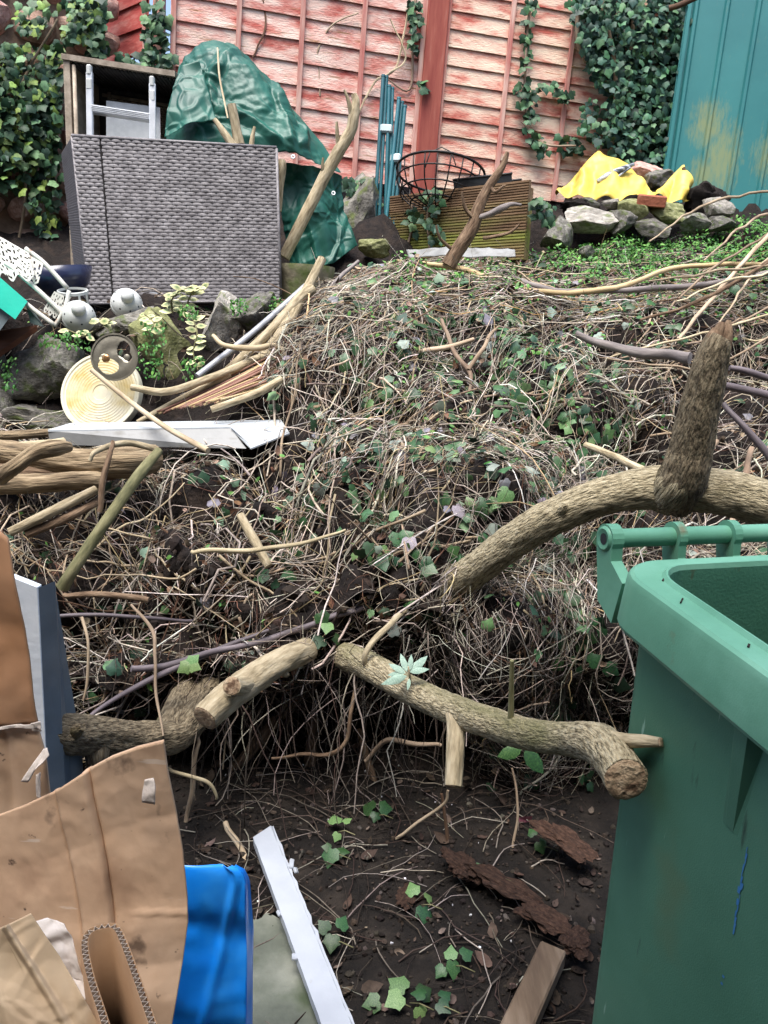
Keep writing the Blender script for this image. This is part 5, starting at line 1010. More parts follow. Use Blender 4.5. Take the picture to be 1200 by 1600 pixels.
a, b_ = sample_bank(420, lambda X, Y, g: inside(200, 620, 860, 1030, 60)(X, Y)+.5*inside(60, 420, 940, 1120, 50)(X, Y)+.25*inside(400, 560, 690, 790, 40)(X, Y)); crumbs('soil_clods', bil(G, a, b_)+bil(GN, a, b_)*.012, np.exp(rng.uniform(math.log(.015), math.log(.07), 420)), ['#1f1815', '#2b221d', '#372c25', '#241c18'])
gx, gy = rng.uniform(-1.0, .75, 3800), rng.uniform(1.25, 2.6, 3800); crumbs('ground_crumbs', np.stack([gx, gy, [gz(x, y)+.003 for x, y in zip(gx, gy)]], 1), np.exp(rng.uniform(math.log(.003), math.log(.02), 3800)), ['#2a231f', '#383029', '#1f1916', '#57504a', '#3f352d'])

# roots and stems dangling from the lip of the hollow
n = 330; P = np.zeros((n, 9, 3)); st = inpoly([(280, 1040), (420, 1020), (600, 990), (700, 960), (720, 1060), (600, 1080), (300, 1110)], n)
for k in range(n):
    p = np.array(at(st[k, 0], st[k, 1], rng.uniform(2.05, 2.4))); d = np.array([rng.normal(0, .5), rng.normal(-.1, .4), rng.normal(-.3, .5)]); L = rng.uniform(.1, .55)
    for i in range(9):
        P[k, i] = p; d = d+np.array([rng.normal(0, .25), rng.normal(0, .25), -.22]); d /= np.linalg.norm(d)+1e-9; p = p+d*L/8; p[2] = max(p[2], .01)
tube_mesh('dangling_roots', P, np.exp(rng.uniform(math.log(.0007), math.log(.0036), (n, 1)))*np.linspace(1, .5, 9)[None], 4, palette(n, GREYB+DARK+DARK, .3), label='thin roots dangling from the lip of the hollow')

# ------------------------------------------------------------------ single twigs, vines and leaves lying on the heap
def twig_on_bank(px, py, ang, L, r, mt, label, group, bow=.3, lift=.03):
    d = (GPX-px)**2+(GPY-py)**2; d[:, -18:] = 1e12; i, j = np.unravel_index(np.argmin(d), d.shape); a, b_ = np.array([float(i)]), np.array([float(j)]); pts = []; K_ = 9; phi = ang; side = random.choice((-1, 1))
    for k in range(K_):
        t = k/(K_-1); q = bil(G, a, b_)[0]; nn = bil(GN, a, b_)[0]; nn = nn/np.linalg.norm(nn)
        pts.append(Vector(q+nn*(r+.012+lift*math.sin(math.pi*min(1, t*1.25)))+rng.normal(0, .003, 3))); phi += side*bow/K_+random.gauss(0, .13)
        a = np.clip(a+math.cos(phi)*L/8/bil(SU, a, b_), 1, NU-2); b_ = np.clip(b_+math.sin(phi)*L/8/bil(SV, a, b_), 1, NV-2)
    st_ = random.uniform(.4, .9); pts = [p*(1-st_)+(pts[0].lerp(pts[-1], i/8))*st_+Vector((0, -.02, .015)) for i, p in enumerate(pts)]
    s = spline([tuple(p) for p in pts], 2); m_ = MB(); m_.tube([Vector(x) for x in s], [r*(1-.55*k/(len(s)-1)) for k in range(len(s))], 6, True, .08, random.random()*9)
    if random.random() < .45:
        k = random.randint(4, 9); d_ = (Vector(s[k+1])-Vector(s[k])).normalized(); sd_ = (d_.cross(Vector((0, -1, .5)))*random.choice((-1, 1))+d_*.7+Vector((0, -.2, .1))).normalized(); p0 = Vector(s[k]); ln = L*random.uniform(.12, .3)
        m_.tube([p0, p0+sd_*ln*.5+Vector((0, 0, .004)), p0+sd_*ln], [r*.55, r*.45, r*.25], 5)
    return tag(m_.make('twig', mt, None, True), label, 'twig', group)
zones = [((640, 950), (420, 520), 22, 'twig lying across the crest of the heap'), ((430, 900), (520, 760), 44, 'twig tangled in the middle of the heap'), ((80, 420), (760, 1060), 46, 'twig in the tangle left of the hollow'),
         ((950, 1200), (430, 760), 34, 'twig on the slope right of the heap'), ((440, 720), (760, 1000), 26, 'twig crossing above the hollow'), ((700, 960), (830, 1180), 20, 'twig hanging with the dry grass beside the bin')]
for (xa, xb), (ya, yb), n, lb in zones:
    for k in range(n):
        x, y = random.uniform(xa, xb), random.uniform(ya, yb); aa_ = float(mixed(np.array([x]), np.array([y]), 1)[0])
        mt = random.choice(('twig_pale', 'twig_pale', 'twig_grey', 'twig_grey', 'twig_dark')); L_ = random.uniform(.25, .7)
        lk = {'twig_pale': 'pale straw-coloured', 'twig_grey': 'grey-brown', 'twig_dark': 'dark brown'}[mt]; sz = 'long' if L_ > .5 else ('short' if L_ < .36 else 'middling')
        twig_on_bank(x, y, aa_, L_, random.uniform(.0024, .0056), mt, f'{sz} {lk} {lb}', lb.replace('twig', 'twigs'))
def poke(n, wf, length, radius, out=.5):
    a, b_ = sample_bank(n, wf); q = bil(G, a, b_); nn = bil(GN, a, b_); tx = rng.normal(0, 1, (n, 3))*np.array([1, .5, .6]); d = tx/np.linalg.norm(tx, axis=1, keepdims=True)+nn*rng.uniform(.1, out, (n, 1)); d /= np.linalg.norm(d, axis=1, keepdims=True)
    L = rng.uniform(length[0], length[1], n); P = np.zeros((n, 7, 3)); p = q-d*L[:, None]*.25; bend = rng.normal(0, .10, (n, 3))
    for k in range(7): P[:, k] = p; d = d+bend+rng.normal(0, .05, (n, 3)); d[:, 2] -= .03; d /= np.linalg.norm(d, axis=1, keepdims=True); p = p+d*(L/6)[:, None]
    return P, np.exp(rng.uniform(math.log(radius[0]), math.log(radius[1]), n))
P, rd = poke(520, lambda X, Y, g: heapw(X, Y, g), (.10, .38), (.0009, .0028), .7); tube_mesh('poking_stems', P, rd[:, None]*np.linspace(1, .5, 7)[None], 4, palette(len(P), STRAW+GREYB+DARK, .3), label='loose ends of stems sticking up all over the heap')
P, rd = poke(46, lambda X, Y, g: heapw(X, Y, g), (.25, .6), (.0026, .0062), .55)
gx_, gy_ = project(P[:, 3])
for k in range(len(P)):
    m_ = MB(); sp_ = spline([tuple(x) for x in P[k]], 2); m_.tube([Vector(x) for x in sp_], [rd[k]*(1-.45*i/(len(sp_)-1)) for i in range(len(sp_))], 7, True, .1, k); mt = ('twig_pale', 'twig_grey', 'bark_brown', 'bark_smooth')[k % 4]
    wh = 'on the left of the heap' if gx_[k] < 420 else ('on the right slope' if gx_[k] > 920 else ('high on the heap' if gy_[k] < 600 else 'low on the heap'))
    tag(m_.make('stick', mt, None, True), {'twig_pale': 'pale straw-coloured', 'twig_grey': 'grey-brown', 'bark_brown': 'dark brown', 'bark_smooth': 'tan'}[mt]+(' stout' if rd[k] > .0042 else ' thin')+' stick poking out '+wh, 'stick', 'sticks poking out of the heap')
for k in range(9):
    x0_, y0_ = 1215+random.uniform(0, 30), 300+k*26+random.uniform(-10, 10); x1_, y1_ = random.uniform(940, 1150), y0_+random.uniform(20, 190); Y0_ = 4.5-(y0_-330)*.004
    branch('thin_stem', [(x0_, y0_, Y0_, 1.6), ((x0_+x1_)/2+random.uniform(-15, 15), (y0_+y1_)/2-random.uniform(0, 25), Y0_-.25, 1.9), (x1_, min(y1_, 560), max(3.5, Y0_-.7), 1.2)], (mt := random.choice(('twig_grey', 'bark_brown', 'twig_pale'))), {'twig_grey': 'greyish', 'bark_brown': 'brown', 'twig_pale': 'pale'}[mt]+(' upper' if k < 3 else ' lower' if k > 5 else '')+' thin arching stem slanting in from the right edge of the photo', 'stem', 'thin arching stems at the right edge', 6, 7, .08, wob=.015)
for rows in ([(742, 345, 4.25, 4), (728, 325, 4.22, 3), (722, 300, 4.2, 1.5)], [(765, 290, 4.25, 3), (775, 300, 4.22, 2.5), (790, 290, 4.2, 1.5)], [(712, 392, 4.25, 3), (690, 375, 4.2, 2.5), (682, 352, 4.18, 1.5)], [(755, 372, 4.23, 3), (790, 365, 4.2, 2.5), (812, 350, 4.18, 1.5)]):
    branch('side_twig', rows, 'bark_brown', 'thin side twig of the brown crest sapling', 'twig', 'side twigs of the crest sapling', 7, 6, .1, wob=.01)
def ivy_trail(px, py, ang, L, nl, label, group, pale=False, size=.046):
    d = (GPX-px)**2+(GPY-py)**2; d[:, -18:] = 1e12; i, j = np.unravel_index(np.argmin(d), d.shape); a, b_ = np.array([float(i)]), np.array([float(j)]); pts = []; ns = []; phi = ang
    for k in range(10):
        q = bil(G, a, b_)[0]; nn = bil(GN, a, b_)[0]; nn = nn/np.linalg.norm(nn); pts.append(Vector(q+nn*(.035+.02*math.sin(k*1.3)))); ns.append(Vector(nn)); phi += random.gauss(0, .25)
        a = np.clip(a+math.cos(phi)*L/9/bil(SU, a, b_), 1, NU-2); b_ = np.clip(b_+math.sin(phi)*L/9/bil(SV, a, b_), 1, NV-2)
    e = empty('ivy_trail', pts[0], label, 'ivy', group); m_ = MB(); m_.tube(pts, .0016, 5); m_.make('stem', 'twig_grey', e, True)
    for k in range(nl):
        i = min(9, int(10*k/nl)); me = ML['ivy_pale'] if random.random() < (.5 if pale else .16) else ML['ivy_leaf']
        place_leaf(me, e, pts[i]+Vector((random.gauss(0, .012), -.008, random.gauss(.004, .01))), ns[i]+Vector((random.gauss(0, .5), -.5+random.gauss(0, .3), random.gauss(.2, .4))), (random.gauss(0, .8), random.gauss(-.2, .4), -.5+random.gauss(0, .7)), size*random.uniform(.55, 1.2))
for (xa, xb), (ya, yb), n, lb in (((720, 930), (560, 720), 16, 'ivy trail of dark leaves at the right of the heap middle'), ((480, 720), (460, 640), 10, 'ivy trail high on the heap'), ((600, 860), (700, 900), 12, 'ivy trail scattered below the heap middle'),
                              ((400, 620), (760, 980), 9, 'ivy trail left above the hollow'), ((740, 950), (900, 1250), 14, 'ivy trail in the shade beside the bin'), ((900, 1180), (440, 560), 6, 'ivy trail on the slope above the forked trunk')):
    for k in range(n): ivy_trail(random.uniform(xa, xb), random.uniform(ya, yb), random.uniform(0, 6.28), random.uniform(.12, .3), (nl_ := random.randint(4, 8)), {4: 'four', 5: 'five', 6: 'six', 7: 'seven', 8: 'eight'}[nl_]+'-leaved '+lb, lb.replace('trail', 'trails'))
# single conspicuous leaves
for k, (px, py, key, s, lb) in enumerate(((790, 775, 'ivy_pale', .07, 'pale grey-green ivy leaf lying flat right of the heap middle'), (435, 785, 'ivy_leaf', .085, 'large glossy ivy leaf left of the heap middle'), (495, 815, 'ivy_pale', .06, 'pale ivy leaf pair above the hollow'),
        (700, 800, 'leaf_lilac', .065, 'greyish lilac dead leaf in the heap centre'), (650, 845, 'leaf_lilac', .06, 'mauve dead leaf below the heap centre'), (690, 605, 'leaf_lilac', .05, 'lilac leaf high on the heap'), (670, 710, 'ivy_leaf', .06, 'blue-green ivy leaf standing up mid heap'),
        (890, 690, 'ivy_pale', .065, 'blue-grey ivy leaf under the long trunk'), (915, 665, 'ivy_leaf', .065, 'dark ivy leaf left of the trunk stub'), (660, 935, 'ivy_pale', .045, 'light green ivy leaf hanging at the hollow top'), (545, 935, 'ivy_leaf', .055, 'curled green leaf above the sawn limb'),
        (850, 1045, 'ivy_pale', .055, 'pale leaf in the shade beside the bin'), (380, 1040, 'leaf_lilac', .05, 'round grey leaf behind the short sawn limb'), (855, 730, 'ivy_pale', .05, 'pale shiny leaf below the trunk'))):
    p, nn = on_bank(px, py); o = place_leaf(ML[key], None, p+nn*.045, nn+Vector((0, -.5, .2)), (random.gauss(0, .6), 0, -1), s*.85, 'fallen_leaf'); tag(o, lb, 'leaf', 'single leaves on the heap')
# ------------------------------------------------------------------ named limbs and logs
branch('curved_trunk', [(690, 925, 2.35, 27.9), (740, 893, 2.2, 27.0), (790, 855, 2.1, 27.0), (850, 815, 2.02, 27.9), (920, 783, 1.97, 28.8), (990, 766, 1.94, 30.7), (1050, 762, 1.92, 33.5), (1120, 768, 1.9, 32.6), (1200, 790, 1.9, 33.5), (1300, 835, 1.95, 33.5)], 'bark',
       'long curved bare trunk arching out of the heap to the right', 'trunk', None, 48, 22, .07, stubs=[([(1058, 790, 1.92, 24), (1064, 755, 1.88, 35), (1072, 730, 1.86, 33), (1080, 700, 1.85, 30), (1093, 640, 1.83, 28), (1108, 580, 1.81, 25), (1119, 540, 1.8, 21), (1125, 528, 1.8, 17)], None, 'upright_stub', 'bark_dark'),
       ([(1110, 545, 1.795, 11), (1114, 525, 1.795, 9), (1117, 512, 1.795, 3)], None, 'splinter', 'bark_brown'), ([(1130, 548, 1.795, 11), (1135, 520, 1.795, 9), (1139, 500, 1.795, 3)], None, 'splinter', 'bark_brown'), ([(1121, 540, 1.80, 12), (1126, 514, 1.80, 9), (1129, 503, 1.80, 4)], None, 'splinter', 'bark_brown'),
       ([(1035, 785, 1.93, 22), (1050, 768, 1.89, 30), (1062, 752, 1.87, 31), (1070, 735, 1.87, 24)], None, 'branch_collar', 'bark'), ([(875, 800, 1.97, 10), (880, 795, 1.95, 7), (884, 788, 1.94, 3)], None, 'knot')])
branch('sawn_limb', [(540, 1025, 2.15, 20.9), (585, 1045, 2.0, 21.8), (640, 1078, 1.85, 21.8), (700, 1105, 1.7, 22.6), (760, 1128, 1.55, 23.5), (830, 1148, 1.4, 23.5), (890, 1155, 1.28, 25.2), (930, 1160, 1.2, 29.6), (955, 1180, 1.14, 31.3), (978, 1218, 1.06, 31.3)], 'bark',
       'forked bare limb reaching over the hollow with a fat sawn end by the bin', 'branch', None, 44, 22, .08, cut=True,
       stubs=[([(708, 1105, 1.68, 16), (712, 1130, 1.62, 14), (711, 1180, 1.56, 13), (708, 1228, 1.52, 13)], True, 'side_stub', 'bark_smooth'), ([(930, 1150, 1.2, 14), (970, 1157, 1.14, 11), (1005, 1158, 1.1, 9), (1032, 1160, 1.08, 7)], True, 'side_twig', 'bark_smooth'),
              ([(798, 1122, 1.45, 5), (799, 1080, 1.44, 4), (800, 1032, 1.43, 3.5)], None, 'side_twig', 'bark_green')])
branch('sawn_limb', [(480, 1015, 2.12, 18.7), (440, 1033, 2.0, 20.4), (400, 1058, 1.9, 21.2), (362, 1085, 1.82, 22.1), (330, 1112, 1.76, 22.1), (320, 1122, 1.74, 21.2)], 'bark_smooth', 'short pale limb with a knotty stump and cut end above the hollow', 'branch', None, 40, 20, .12, cut=True,
       stubs=[([(385, 1070, 1.85, 14), (372, 1072, 1.80, 14), (362, 1072, 1.76, 14)], True, 'knot_stub', 'bark_smooth'), ([(440, 1035, 2.0, 12), (444, 1050, 1.98, 8), (450, 1056, 1.97, 3)], None, 'knot')])
branch('mossy_limb', [(330, 1080, 2.15, 24), (300, 1120, 2.0, 26), (270, 1150, 1.9, 26), (220, 1155, 1.8, 25), (160, 1150, 1.7, 26), (110, 1148, 1.62, 28), (62, 1138, 1.55, 26)], 'bark_dark', 'greenish mossy limb with ragged stump behind the cardboard', 'branch', None, 40, 20, .12, cut=True,
       stubs=[([(260, 1150, 1.88, 22), (275, 1110, 2.0, 20), (300, 1070, 2.2, 20), (320, 1030, 2.35, 18)], None, 'side_limb'), ([(150, 1160, 1.68, 20), (152, 1180, 1.66, 16), (150, 1200, 1.66, 12)], None, 'side_stub'), ([(110, 1148, 1.6, 14), (122, 1140, 1.58, 9), (130, 1136, 1.57, 5)], None, 'knot')])
for rows, mt, lb in (([(-60, 698, 2.55, 17), (40, 712, 2.5, 18), (120, 722, 2.5, 20), (200, 722, 2.55, 23), (240, 716, 2.65, 20)], 'bark_log', 'thick twisted log under the white trim board at the left'),
        ([(-60, 758, 2.42, 14), (40, 756, 2.4, 14), (110, 752, 2.42, 14), (158, 750, 2.48, 13)], 'bark_log', 'middling log below the thick twisted one'),
        ([(-60, 735, 2.5, 12), (30, 738, 2.48, 13), (100, 742, 2.5, 13), (180, 738, 2.58, 11)], 'bark_brown', 'brown log squeezed between the two paler logs at the left'),
        ([(-60, 683, 2.7, 8), (20, 680, 2.7, 7), (75, 676, 2.75, 6)], 'bark_log', 'straight tan pole at the left level with the trim board'),
        ([(0, 745, 2.3, 12), (25, 728, 2.28, 11), (55, 708, 2.3, 11), (85, 700, 2.32, 12), (110, 698, 2.36, 7)], 'bark_log', 'short forked limb crossing the logs at the left'),
        ([(10, 700, 2.5, 6), (60, 695, 2.52, 7), (100, 690, 2.6, 6)], 'bark_smooth', 'smooth tan branch on top of the thick log'),
        ([(15, 832, 2.25, 7), (80, 800, 2.3, 8), (150, 765, 2.4, 7)], 'bark_smooth', 'upper of two slanting sticks below the logs'), ([(40, 835, 2.27, 7), (110, 806, 2.33, 7), (160, 780, 2.42, 6)], 'bark_brown', 'lower of two slanting sticks below the logs'),
        ([(140, 720, 2.3, 3), (150, 705, 2.32, 4), (195, 692, 2.45, 5), (245, 702, 2.5, 5)], 'bark_smooth', 'thin pale stick lying on the thick log'),
        ([(98, 918, 2.12, 10), (115, 890, 2.12, 9), (145, 845, 2.16, 9), (180, 795, 2.22, 9), (215, 745, 2.32, 9), (248, 705, 2.45, 7)], 'bark_green', 'green algae covered stem slanting up to the trim board'),
        ([(155, 800, 2.2, 4), (162, 750, 2.22, 5), (170, 715, 2.25, 4), (176, 690, 2.3, 3)], 'bark_brown', 'upright brown stick against the logs'),
        ([(375, 805, 2.35, 7), (395, 840, 2.3, 8), (420, 885, 2.25, 7)], 'bark_smooth', 'short thick pale stem end in the dark hollow of the heap'),
        ([(300, 862, 2.2, 3), (330, 858, 2.18, 4), (390, 860, 2.2, 4), (470, 850, 2.25, 3.5), (540, 828, 2.32, 2)], 'twig_pale', 'long tan twig lying level left of the heap centre'),
        ([(100, 930, 2.1, 4), (150, 930, 2.1, 5), (232, 938, 2.12, 5)], 'bark_brown', 'reddish brown stick end above the mossy limb'),
        ([(35, 970, 2.0, 2.5), (110, 962, 2.02, 3), (220, 965, 2.08, 3), (300, 970, 2.15, 2.5)], 'cane_purple', 'purplish cane lying level at the left'),
        ([(128, 965, 2.0, 2.5), (138, 1000, 1.95, 2.2), (136, 1060, 1.92, 2.2), (130, 1095, 1.9, 1.5)], 'twig_grey', 'drooping grey thorn twig at the left'),
        ([(205, 945, 2.05, 2), (240, 985, 1.98, 3), (240, 1030, 1.92, 2.6), (245, 1090, 1.86, 2.2), (255, 1150, 1.8, 1.5)], 'twig_grey', 'bent pale thorn twig hanging before the mossy limb'),
        ([(140, 1120, 1.75, 3), (200, 1080, 1.85, 4), (270, 1045, 1.95, 4.5), (350, 1010, 2.05, 4), (420, 985, 2.1, 3)], 'cane_purple', 'bluish bramble cane above the mossy limb'),
        ([(205, 1045, 1.9, 5), (260, 1038, 1.95, 5), (330, 1020, 2.02, 5), (420, 1000, 2.1, 5), (500, 970, 2.15, 5), (560, 950, 2.2, 5), (600, 930, 2.3, 4)], 'cane_purple', 'longest purple bramble cane running up above the short pale limb'),
        ([(345, 1225, 2.3, 8), (390, 1175, 2.3, 9), (440, 1115, 2.32, 9), (490, 1065, 2.4, 7)], 'bark_brown', 'old split stick slanting in the shade of the hollow'),
        ([(425, 1185, 2.1, 2.2), (470, 1180, 2.08, 3), (515, 1178, 2.06, 3.4), (542, 1155, 2.05, 3.2), (549, 1112, 2.06, 3.4), (556, 1065, 2.1, 2.8)], 'bark_brown', 'smooth root bending through the hollow'),
        ([(575, 1060, 2.0, 3.5), (570, 1030, 1.98, 4.5), (585, 1000, 2.0, 5), (615, 970, 2.08, 5), (640, 950, 2.2, 4)], 'bark_smooth', 'hooked tan root hanging at the top of the hollow'),
        ([(482, 1225, 2.35, 10), (486, 1170, 2.35, 9), (490, 1120, 2.4, 8)], 'bark_brown', 'upright peeled stump in the back of the hollow'),
        ([(615, 1335, 2.15, 6), (600, 1280, 2.2, 6), (580, 1210, 2.3, 6), (560, 1140, 2.4, 5)], 'bark_brown', 'straight brown stem standing in the right of the hollow'),
        ([(700, 415, 4.25, 11), (712, 395, 4.25, 11), (738, 355, 4.25, 10), (748, 325, 4.25, 9), (762, 295, 4.25, 7), (785, 260, 4.25, 5), (793, 238, 4.25, 3)], 'bark_brown', 'brown branched sapling stump standing on the crest of the heap'),
        ([(745, 340, 4.24, 4), (765, 335, 4.22, 5), (785, 325, 4.2, 5), (800, 318, 4.2, 3), (815, 320, 4.2, 2)], 'stem_grey', 'pale crooked side branch of the crest sapling'),
        ([(560, 408, 4.1, 2.5), (520, 445, 3.95, 3.5), (480, 500, 3.75, 4), (455, 535, 3.6, 4)], 'stem_grey', 'straight grey twig slanting down from the crest'),
        ([(900, 520, 3.45, 4), (930, 535, 3.42, 6), (970, 545, 3.38, 7), (1000, 552, 3.34, 8), (1050, 555, 3.28, 8), (1078, 560, 3.22, 9)], 'stem_grey', 'smooth grey branch with a knobbly end on the right slope'),
        ([(1125, 600, 2.6, 5), (1160, 608, 2.6, 6), (1230, 625, 2.6, 6)], 'cane_purple', 'purple stem right of the trunk stub'), ([(1130, 630, 2.5, 4), (1165, 670, 2.45, 5), (1200, 712, 2.42, 6), (1230, 745, 2.4, 6)], 'cane_purple', 'reddish purple cane dropping behind the trunk'),
        ([(1140, 575, 2.7, 4), (1180, 585, 2.7, 5), (1240, 602, 2.7, 5)], 'cane_purple', 'upper purple stem at the right edge'),
        ([(780, 425, 4.25, 3), (860, 452, 4.05, 4), (940, 455, 4.05, 4), (1030, 450, 4.1, 4.5), (1120, 442, 4.2, 4), (1230, 420, 4.3, 4)], 'stem_grey', 'long grey stem lying level across the right slope'),
        ([(620, 408, 4.3, 3), (720, 420, 4.25, 4), (830, 455, 4.0, 4), (960, 450, 4.05, 4), (1060, 418, 4.25, 3.5), (1210, 412, 4.3, 3)], 'reed_tan', 'long orange-tan stem crossing the crest of the heap'),
        ([(1225, 345, 4.4, 3), (1170, 400, 4.2, 3), (1110, 470, 3.9, 3), (1060, 530, 3.6, 2.5)], 'twig_pale', 'thin pale stem slanting down from the right edge'), ([(1230, 390, 4.2, 3), (1150, 440, 4.0, 3), (1070, 480, 3.85, 2.5), (1000, 500, 3.8, 2)], 'bark_brown', 'thin brown stem crossing the pale one at the right edge'),
        ([(915, 695, 2.75, 5), (960, 715, 2.6, 6), (1020, 742, 2.35, 7)], 'bark_smooth', 'straight pale stick meeting the long curved trunk'),
        ([(535, 738, 2.62, 4), (560, 742, 2.6, 6), (600, 745, 2.62, 6), (640, 735, 2.66, 3)], 'red_bark_t', 'strip of broken reddish bark above the heap centre'),
        ([(690, 500, 3.6, 3), (710, 550, 3.40, 3.6), (732, 578, 3.32, 4), (735, 600, 3.24, 3), (728, 635, 3.08, 2.5)], 'twig_grey', 'forked mossy stem on the upper heap'), ([(732, 578, 3.31, 3.5), (752, 550, 3.38, 3.5), (765, 525, 3.48, 3), (780, 510, 3.52, 2)], 'twig_grey', 'mossy side stem of the upper heap fork'),
        ([(572, 460, 3.8, 4), (572, 500, 3.66, 5), (590, 540, 3.5, 4), (620, 555, 3.42, 3)], 'twig_pale', 'pale curved bramble stem high on the heap'), ([(620, 550, 3.42, 3), (690, 545, 3.42, 4), (740, 530, 3.48, 3)], 'twig_pale', 'level pale stem right of the curved bramble stem'),
        ([(1175, 700, 2.5, 4), (1160, 760, 2.4, 5), (1140, 830, 2.3, 4)], 'twig_grey', 'grey stick standing behind the bin handle'), ([(1120, 690, 2.6, 4), (1090, 730, 2.45, 5), (1060, 800, 2.3, 5)], 'twig_grey', 'slanting stick under the trunk near the bin handle')):
    if mt == 'red_bark_t': mt = 'bark_brown'
    branch('branch' if 'log' not in lb.split(' the ')[0] else 'log', rows, mt, lb, 'log' if ' log ' in lb.split(' under')[0]+' ' and 'log under' in lb else 'branch', None, 10 if rows[0][3] < 12 else 36, 7 if rows[0][3] < 12 else 20, .12, wob=.006 if rows[0][3] < 7 else 0)

# silver-leaved sprig on the limb
e = empty('silver_sprig', at(640, 1062, 1.82), 'silvery green leaf sprig sprouting on the forked limb', 'sprig')
m_ = MB(); m_.tube([at(642, 1072, 1.81), at(640, 1055, 1.79), at(638, 1042, 1.78)], [.004, .003, .002], 6); m_.make('stem', 'bark_smooth', e, True)
for px, py, tx, ty, s in ((640, 1052, 30, -32, .065), (640, 1050, 34, -8, .05), (636, 1050, -10, -30, .05), (634, 1052, -26, -18, .05), (636, 1056, -42, 14, .068), (640, 1048, 10, -22, .042), (632, 1052, -34, 0, .045), (640, 1060, -4, 26, .03)):
    p = at(px, py, 1.785); t = at(px+tx, py+ty, 1.76)-p; place_leaf(ML['silver_leaf'], e, p, (random.gauss(0, .2), -1, .6), t, s)
e = empty('bramble_sprig', at(295, 1040, 1.92), 'three-leaved green bramble sprig above the short pale limb', 'sprig')
for tx, ty, s in ((-16, 8, .04), (14, 6, .036), (8, -16, .036)):
    p = at(296, 1038, 1.92); place_leaf(ML['ivy_pale'], e, p, (0, -1, .6), at(296+tx, 1038+ty, 1.9)-p, s)
e = empty('leaf_shoot', at(815, 1195, 1.9), 'dark green oval-leaved shoot under the forked limb', 'sprig')
for px, py, tx, ty, s in ((815, 1170, -26, 10, .07), (820, 1172, 24, 30, .08), (822, 1170, 20, -6, .05)):
    p = at(px, py, 1.9); place_leaf(ML['oval_green'], e, p, (0, -1, .5), at(px+tx, py+ty, 1.88)-p, s)
e = empty('pink_petal', at(820, 1280, 2.08), 'small pink scrap in the shadows beside the bin', 'scrap'); m_ = MB(); m_.add([at(806, 1277, 2.08), at(832, 1275, 2.07), at(830, 1284, 2.08), at(812, 1286, 2.08)], [(0, 1, 2, 3)]); m_.make('scrap', 'pink_flower', e)

# ------------------------------------------------------------------ things on the lower ground
def ground_ivy(px, py, n, label, pale, s=.05):
    p = atz(px, py, 0); p.z = gz(p.x, p.y)+.012; e = empty('ivy_seedling', p, label, 'ivy', 'ivy leaves on the lower ground')
    m_ = MB(); m_.tube([p, p+Vector((.02, -.02, .02)), p+Vector((.05, -.03, .015))], .0015, 5); m_.make('stem', 'bark_green', e, True)
    for k in range(n):
        a = 6.28*k/n+random.random(); d = Vector((math.cos(a), math.sin(a), 0)); place_leaf(ML['ivy_pale'] if pale and random.random() < .7 else ML['ivy_leaf'], e, p+d*random.uniform(.004, .03)+Vector((0, 0, random.uniform(.006, .03))), (d.x*.3+random.gauss(0, .35), d.y*.3-.5+random.gauss(0, .3), 1), d+Vector((random.gauss(0, .3), random.gauss(0, .3), 0)), s*random.uniform(.5, 1.1))
for px, py, n, lb, pale, s in ((528, 1310, 3, 'pair of pale ivy leaves at the mouth of the hollow', True, .05), (520, 1345, 3, 'darker ivy leaves just below the hollow mouth', False, .05), (588, 1280, 3, 'ivy leaf clump at the foot of the brown stem', False, .05), (658, 1425, 3, 'yellowish ivy leaf in the middle of the bare soil', True, .05),
        (705, 1520, 4, 'pale ivy cluster near the old batten', True, .042), (640, 1572, 4, 'largest green ivy cluster at the bottom centre', True, .046), (605, 1565, 2, 'small ivy leaf left of the bottom cluster', True, .045), (680, 1580, 3, 'ivy leaf right of the bottom cluster', False, .05), (520, 1475, 3, 'dark ivy leaf beside the white plank', False, .045), (770, 1380, 3, 'ivy leaves on the reddish rotten wood', False, .04), (840, 1330, 3, 'ivy leaves in the shade by the bin side', False, .045)):
    ground_ivy(px, py, n, lb, pale, s)
gi = rng.uniform(-.6, .7, 420); gj = rng.uniform(1.3, 2.5, 420); gp = np.stack([gi, gj, [gz(x, y)+.008 for x, y in zip(gi, gj)]], 1)
o = link('ground_leaf_litter', leaves_mesh('ground_leaf_litter', 'dead', gp, np.array([0, 0, 1])+rng.normal(0, .35, (420, 3)), rng.normal(0, 1, (420, 3)), np.exp(rng.uniform(math.log(.006), math.log(.05), 420)), palette(420, ['#453830', '#5a4c42', '#352b25', '#6f6258', '#3f332b'], .3), 'litter')); o['kind'] = 'stuff'; o['category'] = 'leaves'
n = 300; P = np.zeros((n, 7, 3))
for k in range(n):
    x, y, a, L = rng.uniform(-.5, .5), rng.uniform(1.35, 2.5), rng.uniform(0, 6.28), rng.uniform(.05, .32)
    for i in range(7): P[k, i] = (x, y, gz(x, y)+.006+.012*math.sin(i/6*3.14)); a += rng.normal(0, .25); x += math.cos(a)*L/6; y += math.sin(a)*L/6
tube_mesh('ground_twigs', P, rng.uniform(.0008, .0024, (n, 1))*np.linspace(1, .6, 7)[None], 4, palette(n, GREYB+DARK, .3))
gi = rng.uniform(-.5, .5, 26); gj = rng.uniform(1.4, 2.5, 26); crumbs('white_crumbs', np.stack([gi, gj, [gz(x, y)+.012 for x, y in zip(gi, gj)]], 1), rng.uniform(.004, .009, 26), ['#dadada', '#c8c8c8'])
